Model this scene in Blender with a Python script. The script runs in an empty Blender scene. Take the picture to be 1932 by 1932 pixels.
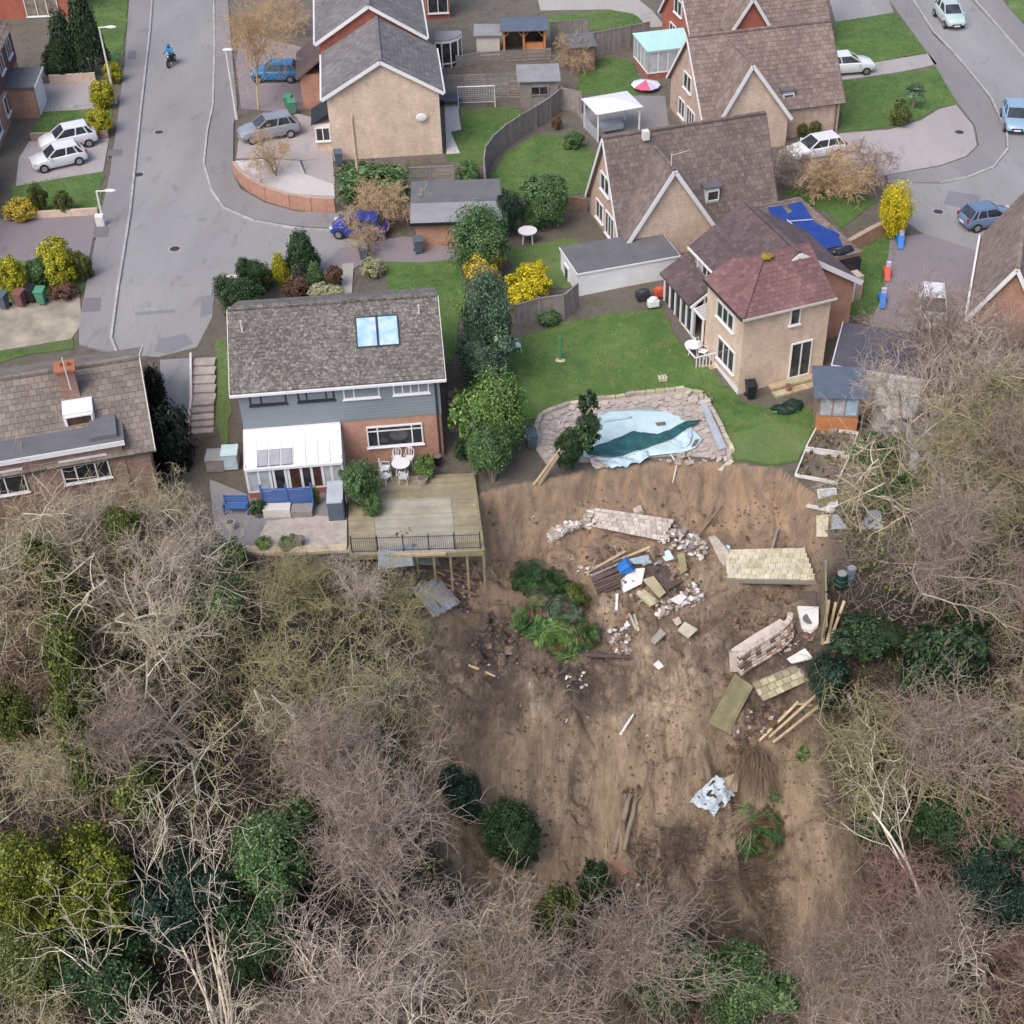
import bpy, bmesh, math, random
import numpy as np
from mathutils import Vector, Matrix, noise
R = math.radians
sc = bpy.context.scene
COL = sc.collection
# ---------------------------------------------------------------- camera, sky, sun, exposure
CAMZ = 47.0; PITCH = R(40.0); FPX = 2707.0; U0 = 1090.0; V0 = 966.0
cam = bpy.data.cameras.new('camera'); camo = bpy.data.objects.new('camera', cam); COL.objects.link(camo)
camo.location = (0, 0, CAMZ); camo.rotation_euler = (R(90) - PITCH, 0, 0)
cam.sensor_width = 36; cam.lens = 36 * FPX / 1932.0
cam.shift_x = (966 - U0) / 1932.0; cam.clip_end = 2000; cam.clip_start = .5
sc.camera = camo
W = bpy.data.worlds.new('World'); sc.world = W; W.use_nodes = True
wn = W.node_tree.nodes; wl = W.node_tree.links
SUN_EL = R(52); SUN_AZ = R(215)      # azimuth clockwise from +Y
sky = wn.new('ShaderNodeTexSky'); sky.sky_type = 'NISHITA'; sky.sun_disc = False
sky.sun_elevation = SUN_EL; sky.sun_rotation = SUN_AZ; sky.air_density = 1.0; sky.dust_density = 4.0; sky.ozone_density = 1.0
wl.new(sky.outputs[0], wn['Background'].inputs[0]); wn['Background'].inputs[1].default_value = 0.125
sl = bpy.data.lights.new('sun', 'SUN'); slo = bpy.data.objects.new('sun', sl); COL.objects.link(slo)
sl.energy = 0.8; sl.angle = R(35); sl.color = (1, .975, .945)
sd = Vector((math.sin(SUN_AZ) * math.cos(SUN_EL), math.cos(SUN_AZ) * math.cos(SUN_EL), math.sin(SUN_EL)))
slo.rotation_euler = sd.to_track_quat('Z', 'Y').to_euler(); slo.location = (0, 40, 60)
sc.view_settings.view_transform = 'Standard'; sc.view_settings.look = 'None'
sc.view_settings.exposure = 0.87; sc.view_settings.gamma = 1; sc.view_settings.use_curve_mapping = False

# ---------------------------------------------------------------- picture <-> place
FW = Vector((0, math.cos(PITCH), -math.sin(PITCH))); UP = Vector((0, math.sin(PITCH), math.cos(PITCH))); CC = Vector((0, 0, CAMZ))
def ray(u, v): return Vector(((u - U0) / FPX, 0, 0)) + FW - (v - V0) / FPX * UP
def at(u, v, z=0.0):
    d = ray(u, v); return CC + d * ((z - CAMZ) / d.z)
def proj(p):
    d = Vector(p) - CC; z = d.dot(FW); return (U0 + FPX * d.x / z, V0 - FPX * d.dot(UP) / z, z)
def interp(x, pts):
    if x <= pts[0][0]: return pts[0][1]
    for (a, b), (c, d) in zip(pts, pts[1:]):
        if x <= c: return b + (d - b) * (x - a) / (c - a)
    return pts[-1][1]
EDGE = [(-60, 54), (-29, 55), (-17, 54.3), (-12, 54.6), (-8, 56.6), (-4.6, 59.6), (0.6, 61.1), (5.5, 62.0), (11, 61.3), (12.5, 59.3), (16, 57), (25, 56), (60, 55)]
PS = [(0, 0), (.55, 1.7), (2.2, 3.0), (5, 3.7), (9.3, 5.3), (10.3, 6.8), (13, 9.2), (18, 12.4), (24, 15.2), (35, 18), (80, 26)]
PF = [(0, 0), (5, 2.2), (15, 8.0), (25, 13), (40, 17.5), (80, 26)]
def sstep(a, b, x):
    t = min(1, max(0, (x - a) / (b - a))); return t * t * (3 - 2 * t)
def slide_mask(x, y):
    wob = 1.2 * noise.noise(Vector((x * .15, y * .15, 3)))
    l = interp(y, [(30, -2), (38, -3.5), (44, -7.5), (50, -8.5), (60, -6.5)])
    r = interp(y, [(30, 13.2), (40, 13.2), (47, 12.6), (52, 12), (62, 13)])
    return sstep(l - 1.2, l + 1.0, x + wob) * (1 - sstep(r - .8, r + 1.6, x + wob))
def plat(y): return interp(y, [(61, -1.5), (78, 0.0)])
def h(x, y):
    e = interp(x, EDGE) + .55 * noise.noise(Vector((x * .55, 4, 4))) + .25 * noise.noise(Vector((x * 1.9, 4, 9))); d = e - y
    if d <= 0: return plat(y)
    m = slide_mask(x, y)
    z = plat(e) - interp(d, PS) * m - interp(d, PF) * (1 - m)
    k = min(1, d / 1.5)
    z += k * .75 * noise.noise(Vector((x * .16, y * .16, 0)))
    if m > 0:
        z -= m * .9 * math.exp(-((x - 8.2 + .25 * (y - 47)) / .9) ** 2) * sstep(42, 45, y) * (1 - sstep(49, 51, y))
        low = sstep(9, 14, d); nz = noise.noise
        z += m * k * (.55 * nz(Vector((x * .45, y * .3, 5))) + .30 * nz(Vector((x * 1.1, y * 1.1, 9))) + .20 * nz(Vector((x * 2.4, y * 2.0, 19))) + .10 * nz(Vector((x * 5.5, y * 5, 29))))
        z -= m * k * .95 * low * abs(nz(Vector((x * .7 + .4 * nz(Vector((x * .5, y * .5, 3))), y * .12, 25)))) * 2; z -= m * low * (1.3 * math.exp(-((x - 10.2) / 1.2) ** 2) - .8 * math.exp(-((x - 7.6) / 1.0) ** 2)) * (1 - sstep(45, 49, y))
        cr = abs(nz(Vector((x * .22 + .3 * nz(Vector((x * .8, y * .8, 1))), y * .35, 40)))); z -= m * k * .5 * (1 - sstep(0, .05, cr)); c2 = abs(nz(Vector((x * .12, y * .55 + .8 * nz(Vector((x * .5, y * .3, 6))), 60)))); z -= m * k * .4 * (1 - sstep(0, .05, c2)) * (1 - low)
    return z
def ray_h(u, v, dz=0.0):
    d = ray(u, v); t = 25.0; step = .5
    while t < 260:
        p = CC + d * t
        if p.z <= h(p.x, p.y) + dz:
            lo = t - step; hi = t
            for _ in range(8):
                mid = (lo + hi) / 2; q = CC + d * mid
                if q.z <= h(q.x, q.y) + dz: hi = mid
                else: lo = mid
            return CC + d * hi
        t += step
    return CC + d * 200
def G(u, v, dz=0.0): return ray_h(u, v, dz)
def pxm(u, v): return FPX / proj(G(u, v))[2]

# ---------------------------------------------------------------- materials
MATS = {}
def lin(c):
    c /= 255.0; return c / 12.92 if c <= .04045 else ((c + .055) / 1.055) ** 2.4
def K(r, g, b, k=1.2): return (min(.85, lin(r) / k), min(.85, lin(g) / k), min(.85, lin(b) / k))
class NT:
    def __init__(s, name):
        s.m = bpy.data.materials.new(name); s.m.use_nodes = True; s.t = s.m.node_tree; s.n = s.t.nodes
        s.b = s.n['Principled BSDF']
    def new(s, ty, **kw):
        n = s.n.new(ty)
        for k, v in kw.items(): setattr(n, k, v)
        return n
    def set(s, n, i, val):
        if hasattr(val, 'is_linked') or hasattr(val, 'links'): s.t.links.new(val, n.inputs[i])
        else: n.inputs[i].default_value = val
    def noise(s, scale, vec=None, detail=4, rough=.6, dist=0):
        n = s.new('ShaderNodeTexNoise'); n.inputs['Scale'].default_value = scale; n.inputs['Detail'].default_value = detail
        n.inputs['Roughness'].default_value = rough; n.inputs['Distortion'].default_value = dist
        if vec is not None: s.t.links.new(vec, n.inputs['Vector'])
        return n.outputs['Fac']
    def pos(s, sx=1, sy=1, sz=1):
        g = s.new('ShaderNodeNewGeometry'); 
        m = s.new('ShaderNodeVectorMath', operation='MULTIPLY'); s.t.links.new(g.outputs['Position'], m.inputs[0]); m.inputs[1].default_value = (sx, sy, sz)
        return m.outputs[0]
    def ramp(s, fac, stops, interp='LINEAR'):
        r = s.new('ShaderNodeValToRGB'); s.t.links.new(fac, r.inputs[0]); e = r.color_ramp.elements; r.color_ramp.interpolation = interp
        while len(e) < len(stops): e.new(.5)
        for el, (p, c) in zip(e, stops): el.position = p; el.color = (*c, 1) if len(c) == 3 else c
        return r.outputs[0]
    def mix(s, fac, a, b, mode='MIX'):
        m = s.new('ShaderNodeMix', data_type='RGBA', blend_type=mode)
        for i, x in ((0, fac), (6, a), (7, b)):
            if isinstance(x, (int, float)): m.inputs[i].default_value = x
            elif isinstance(x, tuple): m.inputs[i].default_value = (*x, 1)
            else: s.t.links.new(x, m.inputs[i])
        return m.outputs[2]
    def math(s, op, a, b=None):
        m = s.new('ShaderNodeMath', operation=op)
        for i, x in enumerate((a, b)):
            if x is None: continue
            if isinstance(x, (int, float)): m.inputs[i].default_value = x
            else: s.t.links.new(x, m.inputs[i])
        return m.outputs[0]
    def rnd(s):
        o = s.new('ShaderNodeObjectInfo').outputs['Random']; g = s.new('ShaderNodeNewGeometry').outputs['Random Per Island']
        return s.math('FRACT', s.math('ADD', o, g))
    def col(s, c): s.t.links.new(c, s.b.inputs['Base Color'])
    def bump(s, hgt, strength=.5, dist=.05):
        b = s.new('ShaderNodeBump'); b.inputs['Strength'].default_value = strength; b.inputs['Distance'].default_value = dist
        s.t.links.new(hgt, b.inputs['Height']); s.t.links.new(b.outputs[0], s.b.inputs['Normal'])
    def rough(s, r): s.b.inputs['Roughness'].default_value = r
def reg(name, nt): MATS[name] = nt.m; return nt.m
def sc3(c, k): return tuple(min(1, x * k) for x in c)
def plain(name, c, rough=.6, var=.12, scale=1.5, metal=0, rv=0.0, bump=0):
    n = NT(name); p = n.pos(); f = n.noise(scale, p, 5, .65)
    colr = n.ramp(f, [(.3, sc3(c, 1 - var * 1.6)), (.7, sc3(c, 1 + var))])
    if rv:
        r = n.rnd(); k = n.ramp(r, [(0, (1 - rv,) * 3), (1, (1 + rv,) * 3)]); colr = n.mix(1.0, colr, k, 'MULTIPLY')
    n.col(colr); n.rough(rough); n.b.inputs['Metallic'].default_value = metal
    if bump: n.bump(n.noise(25, p, 4), bump, .03)
    return reg(name, n)
def brick(name, c, c2, mort, bl=.9):
    n = NT(name); g = n.new('ShaderNodeNewGeometry')
    cr = n.new('ShaderNodeVectorMath', operation='CROSS_PRODUCT'); n.t.links.new(g.outputs['Normal'], cr.inputs[0]); cr.inputs[1].default_value = (0, 0, 1)
    dt = n.new('ShaderNodeVectorMath', operation='DOT_PRODUCT'); n.t.links.new(cr.outputs[0], dt.inputs[0]); n.t.links.new(g.outputs['Position'], dt.inputs[1])
    sp = n.new('ShaderNodeSeparateXYZ'); n.t.links.new(g.outputs['Position'], sp.inputs[0])
    cb = n.new('ShaderNodeCombineXYZ'); n.t.links.new(dt.outputs['Value'], cb.inputs[0]); n.t.links.new(sp.outputs[2], cb.inputs[1])
    b = n.new('ShaderNodeTexBrick'); n.t.links.new(cb.outputs[0], b.inputs['Vector']); b.inputs['Scale'].default_value = 1
    b.inputs['Brick Width'].default_value = .225; b.inputs['Row Height'].default_value = .075; b.inputs['Mortar Size'].default_value = .008
    b.inputs['Color1'].default_value = (*c, 1); b.inputs['Color2'].default_value = (*c2, 1); b.inputs['Mortar'].default_value = (*mort, 1)
    f = n.noise(.7, n.pos(1, 1, 1), 6, .7); k = n.ramp(f, [(.3, (.80, .79, .77)), (.7, (1.1,) * 3)])
    f2 = n.noise(2.0, n.pos(1, 1, .3), 6, .8); k2 = n.ramp(f2, [(.35, (.86, .85, .83)), (.65, (1.06,) * 3)])
    n.col(n.mix(1.0, n.mix(1.0, b.outputs['Color'], k, 'MULTIPLY'), k2, 'MULTIPLY')); n.rough(.85)
    return reg(name, n)
def tilemat(name, c, c2, lich, la=.2):
    n = NT(name); r = n.rnd(); base = n.ramp(r, [(0, sc3(c, .9)), (.35, c), (.85, c2), (1, sc3(c2, 1.08))])
    p = n.pos(); f = n.noise(6, p, 6, .75); m = n.ramp(f, [(.60 - la * .25, (0,) * 3), (.70 - la * .25, (1,) * 3)])
    f2 = n.noise(.35, p, 4, .6); k = n.ramp(f2, [(.3, (.80,) * 3), (.7, (1.14,) * 3)])
    cc = n.mix(n.math('MULTIPLY', m, .75), base, lich); cc = n.mix(1.0, cc, k, 'MULTIPLY')
    n.col(cc); n.rough(.8); n.bump(n.noise(30, p, 3), .4, .02); return reg(name, n)
def leaf(name, c, c2, var=.5):
    n = NT(name); r = n.rnd(); f = n.noise(.9, n.pos(), 4, .6)
    a = n.ramp(r, [(0, sc3(c, 1 - var)), (.5, c), (.8, c2), (1, sc3(c2, 1 + var * .6))])
    f = n.noise(1.9, n.pos(), 5, .7); k = n.ramp(f, [(.32, (.58, .6, .56)), (.5, (1, 1, 1)), (.68, (1.4, 1.32, 1.15))]); n.col(n.mix(1.0, a, k, 'MULTIPLY')); n.rough(.55)
    n.b.inputs['Specular IOR Level'].default_value = .3
    return reg(name, n)
def bark(name, c, c2, var=.3):
    c = sc3(c, 1.45); c2 = sc3(c2, 1.45); n = NT(name); f = n.noise(.8, n.pos(), 5, .7); a = n.ramp(f, [(.3, c), (.7, c2)]); k = n.ramp(n.rnd(), [(0, (1 - var,) * 3), (1, (1 + var,) * 3)])
    n.col(n.mix(1.0, a, k, 'MULTIPLY')); n.rough(.9); return reg(name, n)
def paint(name, c, rough=.25, coat=.5):
    n = NT(name); f = n.noise(2, n.pos(), 3); n.col(n.ramp(f, [(.2, sc3(c, .93)), (.8, c)])); n.rough(rough); n.b.inputs['Coat Weight'].default_value = coat
    return reg(name, n)
def glass(name, c, c2, rough=.08):
    n = NT(name); f = n.noise(1.8, n.pos(), 3); n.col(n.ramp(f, [(.35, c), (.65, c2)])); n.rough(rough); n.b.inputs['Specular IOR Level'].default_value = .7
    return reg(name, n)
def grass(name, c, c2, c3):
    n = NT(name); p = n.pos(); f = n.noise(.28, p, 6, .7, .4); a = n.ramp(f, [(.32, c), (.5, c2), (.68, c3)])
    f2 = n.noise(9, p, 6, .8); k = n.ramp(f2, [(.3, (.72,) * 3), (.7, (1.25,) * 3)]); f3 = n.noise(1.3, n.pos(1, 1, 1), 5, .7)
    cc = n.mix(1.0, a, k, 'MULTIPLY'); cc = n.mix(n.ramp(f3, [(.48, (0,) * 3), (.72, (.75,) * 3)]), cc, K(124, 126, 78)); cc = n.mix(n.ramp(n.noise(.18, n.pos(), 4, .6, .5), [(.55, (0,) * 3), (.75, (.45,) * 3)]), cc, K(108, 104, 72)); n.col(cc); n.rough(.9)
    n.bump(n.noise(14, p, 5, .8), .9, .06); return reg(name, n)
def asphalt(name, c, stain, var=.1, warm=None):
    n = NT(name); p = n.pos(); f = n.noise(.22, n.pos(1, .25, 1), 5, .6, .3); a = n.ramp(f, [(.3, sc3(c, 1 - var)), (.7, sc3(c, 1 + var * .7))])
    f2 = n.noise(.75, n.pos(1.4, .5, 1), 6, .7, .5); m = n.ramp(f2, [(.57, (0,) * 3), (.66, (.55,) * 3)]); cc = n.mix(m, a, stain)
    f3 = n.noise(40, p, 3); k = n.ramp(f3, [(.3, (.88,) * 3), (.7, (1.1,) * 3)]); cc = n.mix(1.0, cc, k, 'MULTIPLY')
    v = n.new('ShaderNodeTexVoronoi', feature='DISTANCE_TO_EDGE'); v.inputs['Scale'].default_value = .16; d = n.new('ShaderNodeVectorMath', operation='ADD')
    nn = n.new('ShaderNodeTexNoise'); nn.inputs['Scale'].default_value = .6; n.t.links.new(p, nn.inputs['Vector']); n.t.links.new(p, d.inputs[0]); n.t.links.new(nn.outputs['Color'], d.inputs[1]); n.t.links.new(d.outputs[0], v.inputs['Vector'])
    cm = n.ramp(v.outputs['Distance'], [(0, (.45,) * 3), (.004, (0,) * 3)]); cc = n.mix(cm, cc, sc3(c, .7))
    n.col(cc); n.rough(.85); n.bump(f3, .3, .01); return reg(name, n)

asphalt('asphalt', K(153, 151, 151), K(126, 124, 124), .16)
asphalt('pavement_tar', K(144, 140, 141), K(116, 112, 112), .14)
asphalt('drive_pink', K(176, 168, 168), K(146, 136, 136), .12)
asphalt('drive_mauve', K(144, 134, 138), K(120, 110, 112), .14)
asphalt('concrete', K(178, 172, 166), K(142, 136, 130), .14)
plain('kerb', K(182, 180, 178), .8, .15, 3, rv=.1, bump=.3)
asphalt('pavement_patch', K(120, 116, 122), K(104, 102, 106), .1)
asphalt('road_patch', K(132, 132, 138), K(116, 116, 120), .1)
plain('gravel', K(212, 206, 204), .9, .12, 9, bump=1)
plain('slab', K(190, 178, 170), .85, .15, 2.5, rv=.14, bump=.3)
plain('slab_mossy', K(188, 182, 150), .9, .2, 3, rv=.1, bump=.5)
plain('wall_stone', K(204, 194, 184), .85, .2, 4, rv=.08, bump=.6)
plain('stone_pale', K(190, 178, 168), .85, .22, 4, rv=.14, bump=.6)
plain('stone_cream', K(204, 196, 172), .85, .2, 3, rv=.1, bump=.6)
plain('concrete_white', K(226, 222, 218), .7, .1, 2)
plain('soil', K(124, 112, 102), .95, .3, 1.2, bump=1)
plain('white', K(240, 240, 242), .5, .04, 1)
plain('render_white', K(240, 242, 244), .6, .08, .8)
plain('cream', K(220, 214, 205), .6, .08)
plain('black', K(40, 40, 46), .4, .1)
plain('dark_metal', K(70, 72, 80), .4, .1, metal=.3)
plain('rubber', K(42, 42, 45), .8, .1)
plain('felt', K(110, 110, 114), .9, .12, .8, bump=.3)
plain('felt_pale', K(150, 150, 154), .9, .12, .8, bump=.3)
plain('slate_dark', K(92, 90, 102), .85, .15, 1.2, rv=.06, bump=.3)
plain('slate_blue', K(92, 104, 120), .6, .1)
plain('wood_grey', K(150, 142, 138), .9, .15, 3, rv=.14, bump=.3)
plain('wood_brown', K(150, 122, 108), .9, .15, 3, rv=.15, bump=.3)
plain('wood_orange', K(206, 140, 92), .7, .12, 3, rv=.12, bump=.2)
plain('wood_pale', K(200, 178, 146), .8, .15, 3, rv=.15, bump=.2)
plain('wood_dark', K(98, 84, 78), .9, .2, 3, rv=.2, bump=.3)
plain('deck_wood', K(160, 150, 124), .85, .2, 1.0, rv=.11, bump=.2)
plain('deck_worn', K(174, 168, 152), .85, .16, .8, rv=.08, bump=.2)
plain('deck_green', K(140, 134, 102), .85, .2, 1.4, rv=.16, bump=.3)
plain('cladding', K(142, 152, 160), .6, .05, .6, rv=.02)
plain('blue_paint', K(66, 110, 176), .5, .1)
plain('blue_plastic', K(40, 120, 205), .35, .1)
plain('tarp', K(34, 66, 150), .4, .16, 1.5, bump=.2)
plain('green_plastic', K(84, 150, 118), .45, .08)
plain('brown_plastic', K(132, 92, 88), .5, .08)
plain('teal_cover', K(44, 98, 100), .5, .3, 2.0, bump=.3)
plain('pool_liner', K(204, 228, 232), .3, .1, .9, bump=.4)
plain('pool_flap', K(196, 220, 232), .5, .12, 3, bump=.3)
plain('grey_panel', K(176, 182, 192), .6, .1, 2)
plain('corrugated', K(138, 148, 150), .6, .15, 2)
plain('red_plastic', K(200, 84, 60), .5, .1)
plain('pink', K(215, 105, 135), .6, .08)
plain('lilac', K(205, 200, 235), .6, .08)
plain('terracotta', K(176, 112, 84), .8, .12, 3)
plain('verge_mix', K(168, 158, 142), .9, .25, .8, bump=.5)
plain('sand', K(206, 188, 160), .9, .12, 3, bump=.5)
plain('aqua', K(186, 226, 222), .3, .06)
plain('maroon', K(110, 42, 60), .6, .1)
plain('skin', K(205, 160, 135), .6, .05)
plain('jacket', K(60, 150, 205), .6, .1, 6)
plain('trousers', K(40, 44, 58), .8, .1)
plain('plastic_sheet', K(205, 216, 226), .35, .15, 4, bump=1)
plain('log', K(150, 134, 118), .9, .2, 3, bump=.6)
plain('log_orange', K(166, 128, 98), .9, .2, 3, bump=.6)
plain('twig_dead', K(150, 130, 108), .9, .2, 3, rv=.2)
plain('chrome', K(190, 192, 196), .3, .05, metal=.8)
plain('brown_clad', K(112, 84, 90), .8, .1, 1, rv=.1)
plain('lamp_red', K(170, 40, 40), .3, .05)
plain('lamp_clear', K(215, 220, 225), .15, .05)
plain('litter', K(118, 100, 86), .95, .3, 3, rv=.35)
plain('clod', K(128, 102, 80), .95, .25, 3, rv=.35, bump=.8)
brick('brick_tan', K(234, 208, 188), K(214, 188, 168), K(224, 210, 196))
brick('brick_pink', K(212, 186, 168), K(192, 160, 142), K(205, 192, 182))
brick('brick_orange', K(198, 148, 126), K(182, 128, 108), K(196, 172, 158))
brick('brick_red', K(192, 108, 88), K(174, 92, 76), K(180, 130, 112))
brick('brick_chimney', K(160, 124, 112), K(140, 104, 94), K(160, 140, 130))
brick('brick_brown', K(176, 142, 128), K(150, 118, 108), K(176, 162, 154))
tilemat('tile_grey', K(98, 92, 90), K(116, 110, 107), K(172, 166, 150), .38)
tilemat('tile_grey2', K(118, 114, 116), K(132, 127, 128), K(166, 160, 132), .12)
tilemat('tile_brown', K(116, 102, 98), K(130, 115, 110), K(168, 156, 142), .16)
tilemat('tile_brown2', K(130, 112, 106), K(145, 127, 119), K(176, 164, 148), .16)
tilemat('tile_brown3', K(124, 112, 106), K(138, 126, 118), K(156, 152, 124), .26)
tilemat('tile_plum', K(98, 82, 84), K(110, 92, 93), K(140, 124, 120), .1)
tilemat('tile_red', K(124, 90, 90), K(136, 101, 99), K(156, 122, 112), .08)
leaf('l_dark', K(48, 74, 44), K(70, 98, 58)); leaf('l_mid', K(76, 108, 64), K(110, 140, 90)); leaf('l_blue', K(78, 108, 84), K(112, 140, 112))
leaf('l_bright', K(88, 120, 60), K(128, 158, 88)); leaf('l_yellow', K(150, 152, 36), K(200, 192, 52), .4); leaf('l_yellow2', K(190, 178, 30), K(232, 214, 50), .35)
leaf('l_gold', K(186, 164, 66), K(216, 190, 70)); leaf('l_olive', K(76, 92, 44), K(118, 124, 62)); leaf('l_brown', K(106, 78, 66), K(134, 104, 84))
leaf('l_pale', K(158, 160, 122), K(196, 198, 160)); leaf('l_conifer', K(42, 64, 46), K(66, 88, 50)); leaf('l_teal', K(38, 62, 52), K(60, 86, 68)); leaf('l_hedge', K(20, 38, 32), K(34, 54, 40))
leaf('l_grass', K(76, 116, 48), K(112, 142, 68), .4); leaf('l_moss', K(96, 108, 52), K(132, 138, 72)); leaf('l_ivy', K(78, 92, 44), K(118, 130, 62)); leaf('l_palm', K(62, 98, 56), K(98, 132, 74)); leaf('l_wood', K(88, 104, 34), K(138, 142, 50))
bark('b_pale', K(164, 154, 136), K(190, 180, 162)); bark('b_pink', K(152, 138, 126), K(176, 162, 150)); bark('b_grey', K(134, 134, 116), K(162, 160, 142))
bark('b_olive', K(124, 118, 84), K(150, 142, 108)); bark('b_plum', K(126, 112, 102), K(150, 134, 122)); bark('b_dark', K(84, 74, 66), K(104, 92, 82)); bark('b_red', K(124, 98, 90), K(144, 116, 106)); bark('b_straw', K(150, 138, 108), K(172, 160, 128)); bark('b_white', K(176, 166, 148), K(204, 194, 176)); bark('b_trunk', K(104, 94, 80), K(132, 122, 104)); bark('b_tan', K(160, 136, 104), K(186, 160, 124))
paint('car_white', K(238, 240, 244)); paint('car_silver', K(150, 155, 165)); paint('car_mint', K(196, 214, 214)); paint('car_blue', K(40, 62, 150)); paint('car_sky', K(40, 130, 190)); paint('car_lightblue', K(150, 180, 205)); paint('car_dusk', K(110, 130, 160))
glass('glass', (.015, .018, .022), (.05, .055, .06)); glass('glass_curtain', K(120, 110, 100), K(160, 150, 135)); glass('glass_pale', K(170, 178, 184), K(200, 205, 210)); glass('glass_brown', K(70, 48, 44), K(100, 72, 62)); glass('glass_sky', K(150, 195, 225), K(200, 220, 235), .1); glass('car_glass', (.02, .025, .03), (.05, .06, .07)); glass('poly', K(226, 232, 240), K(240, 243, 248), .3); glass('poly_grey', K(150, 154, 160), K(170, 172, 176), .3)
grass('grass', K(68, 100, 46), K(84, 118, 54), K(112, 136, 74)); grass('grass_dull', K(92, 118, 66), K(104, 128, 72), K(118, 138, 86)); grass('grass_mud', K(92, 104, 66), K(112, 116, 80), K(100, 122, 70))
# ---------------------------------------------------------------- object helpers
WL = {}
def wloc(o): return WL.get(o.name, Vector((0, 0, 0))) if o else Vector((0, 0, 0))
def tag(o, label=None, cat=None, group=None, kind=None):
    if label: o['label'] = label
    if cat: o['category'] = cat
    if group: o['group'] = group
    if kind: o['kind'] = kind
    return o
def thing(name, label, cat, loc, group=None):
    o = bpy.data.objects.new(name, None); COL.objects.link(o); o.location = loc; o.empty_display_size = .3
    WL[o.name] = Vector(loc); return tag(o, label, cat, group)
def TM(x, y, z, yaw=0): return Matrix.Translation((x, y, z)) @ Matrix.Rotation(yaw, 4, 'Z')
class MB:
    def __init__(s, M=None): s.v = []; s.f = []; s.M = M
    def add(s, vs, fs, M=None):
        b = len(s.v)
        for p in vs:
            p = Vector(p)
            if M is not None: p = M @ p
            if s.M is not None: p = s.M @ p
            s.v.append(p)
        s.f += [tuple(b + i for i in f) for f in fs]; return s
    def box(s, cx, cy, cz, sx, sy, sz, rz=0, M=None):
        vs = [(i * sx / 2, j * sy / 2, k * sz / 2) for i in (-1, 1) for j in (-1, 1) for k in (-1, 1)]
        T = Matrix.Translation((cx, cy, cz)) @ Matrix.Rotation(rz, 4, 'Z')
        if M is not None: T = M @ T
        return s.add(vs, [(0, 1, 3, 2), (4, 6, 7, 5), (0, 4, 5, 1), (2, 3, 7, 6), (0, 2, 6, 4), (1, 5, 7, 3)], T)
    def lohi(s, x0, x1, y0, y1, z0, z1): return s.box((x0 + x1) / 2, (y0 + y1) / 2, (z0 + z1) / 2, x1 - x0, y1 - y0, z1 - z0)
    def bar(s, a, b, w, t):
        a = Vector(a); b = Vector(b); d = b - a; L = d.length; q = d.to_track_quat('X', 'Z').to_matrix().to_4x4()
        return s.box(0, 0, 0, L, w, t, 0, Matrix.Translation((a + b) / 2) @ q)
    def tube(s, pts, r, n=6, cap=True):
        pts = [Vector(p) for p in pts]; rs = r if isinstance(r, (list, tuple)) else [r] * len(pts); base = len(s.v); vs = []
        for i, p in enumerate(pts):
            d = (pts[min(i + 1, len(pts) - 1)] - pts[max(i - 1, 0)]).normalized()
            a = d.cross(Vector((0, 0, 1)) if abs(d.z) < .9 else Vector((1, 0, 0))).normalized(); b = d.cross(a)
            for k in range(n):
                t = 2 * math.pi * k / n; vs.append(p + (a * math.cos(t) + b * math.sin(t)) * rs[i])
        fs = [(i * n + k, i * n + (k + 1) % n, (i + 1) * n + (k + 1) % n, (i + 1) * n + k) for i in range(len(pts) - 1) for k in range(n)]
        if cap: fs += [tuple(range(n)), tuple(range((len(pts) - 1) * n, len(pts) * n))]
        return s.add(vs, fs)
    def extr(s, poly, vec):
        poly = [Vector(p) for p in poly]; vec = Vector(vec); n = len(poly)
        return s.add(poly + [p + vec for p in poly], [tuple(range(n)), tuple(range(2 * n - 1, n - 1, -1))] + [(i, (i + 1) % n, n + (i + 1) % n, n + i) for i in range(n)])
    def ball(s, c, r, n=8, m=6, wob=0):
        c = Vector(c); r = Vector(r) if not isinstance(r, (int, float)) else Vector((r, r, r)); vs = []; 
        for j in range(1, m):
            for i in range(n):
                a = 2 * math.pi * i / n; b = math.pi * j / m; k = 1 + (random.uniform(-wob, wob) if wob else 0)
                vs.append((c.x + r.x * k * math.sin(b) * math.cos(a), c.y + r.y * k * math.sin(b) * math.sin(a), c.z + r.z * k * math.cos(b)))
        t = len(vs); vs += [(c.x, c.y, c.z + r.z), (c.x, c.y, c.z - r.z)]
        fs = [(j * n + i, (j + 1) * n + i, (j + 1) * n + (i + 1) % n, j * n + (i + 1) % n) for j in range(m - 2) for i in range(n)]
        fs += [(t, i, (i + 1) % n) for i in range(n)] + [(t + 1, (m - 2) * n + (i + 1) % n, (m - 2) * n + i) for i in range(n)]
        return s.add(vs, fs)
    def build(s, name, mat, parent=None, loc=None, smooth=False, norm=True, bevel=0, label=None):
        off = wloc(parent) if parent else (Vector(loc) if loc is not None else Vector((0, 0, 0)))
        me = bpy.data.meshes.new(name); me.from_pydata([tuple(p - off) for p in s.v], [], s.f)
        if norm:
            bm = bmesh.new(); bm.from_mesh(me); bmesh.ops.recalc_face_normals(bm, faces=bm.faces); bm.to_mesh(me); bm.free()
        me.materials.append(MATS[mat])
        if smooth: me.polygons.foreach_set('use_smooth', [True] * len(me.polygons))
        o = bpy.data.objects.new(name, me); COL.objects.link(o)
        if parent: o.parent = parent
        elif loc is not None: o.location = loc
        WL[o.name] = off
        if bevel:
            b = o.modifiers.new('b', 'BEVEL'); b.width = bevel; b.segments = 2; b.limit_method = 'ANGLE'
        if label: o['label'] = label
        return o
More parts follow.
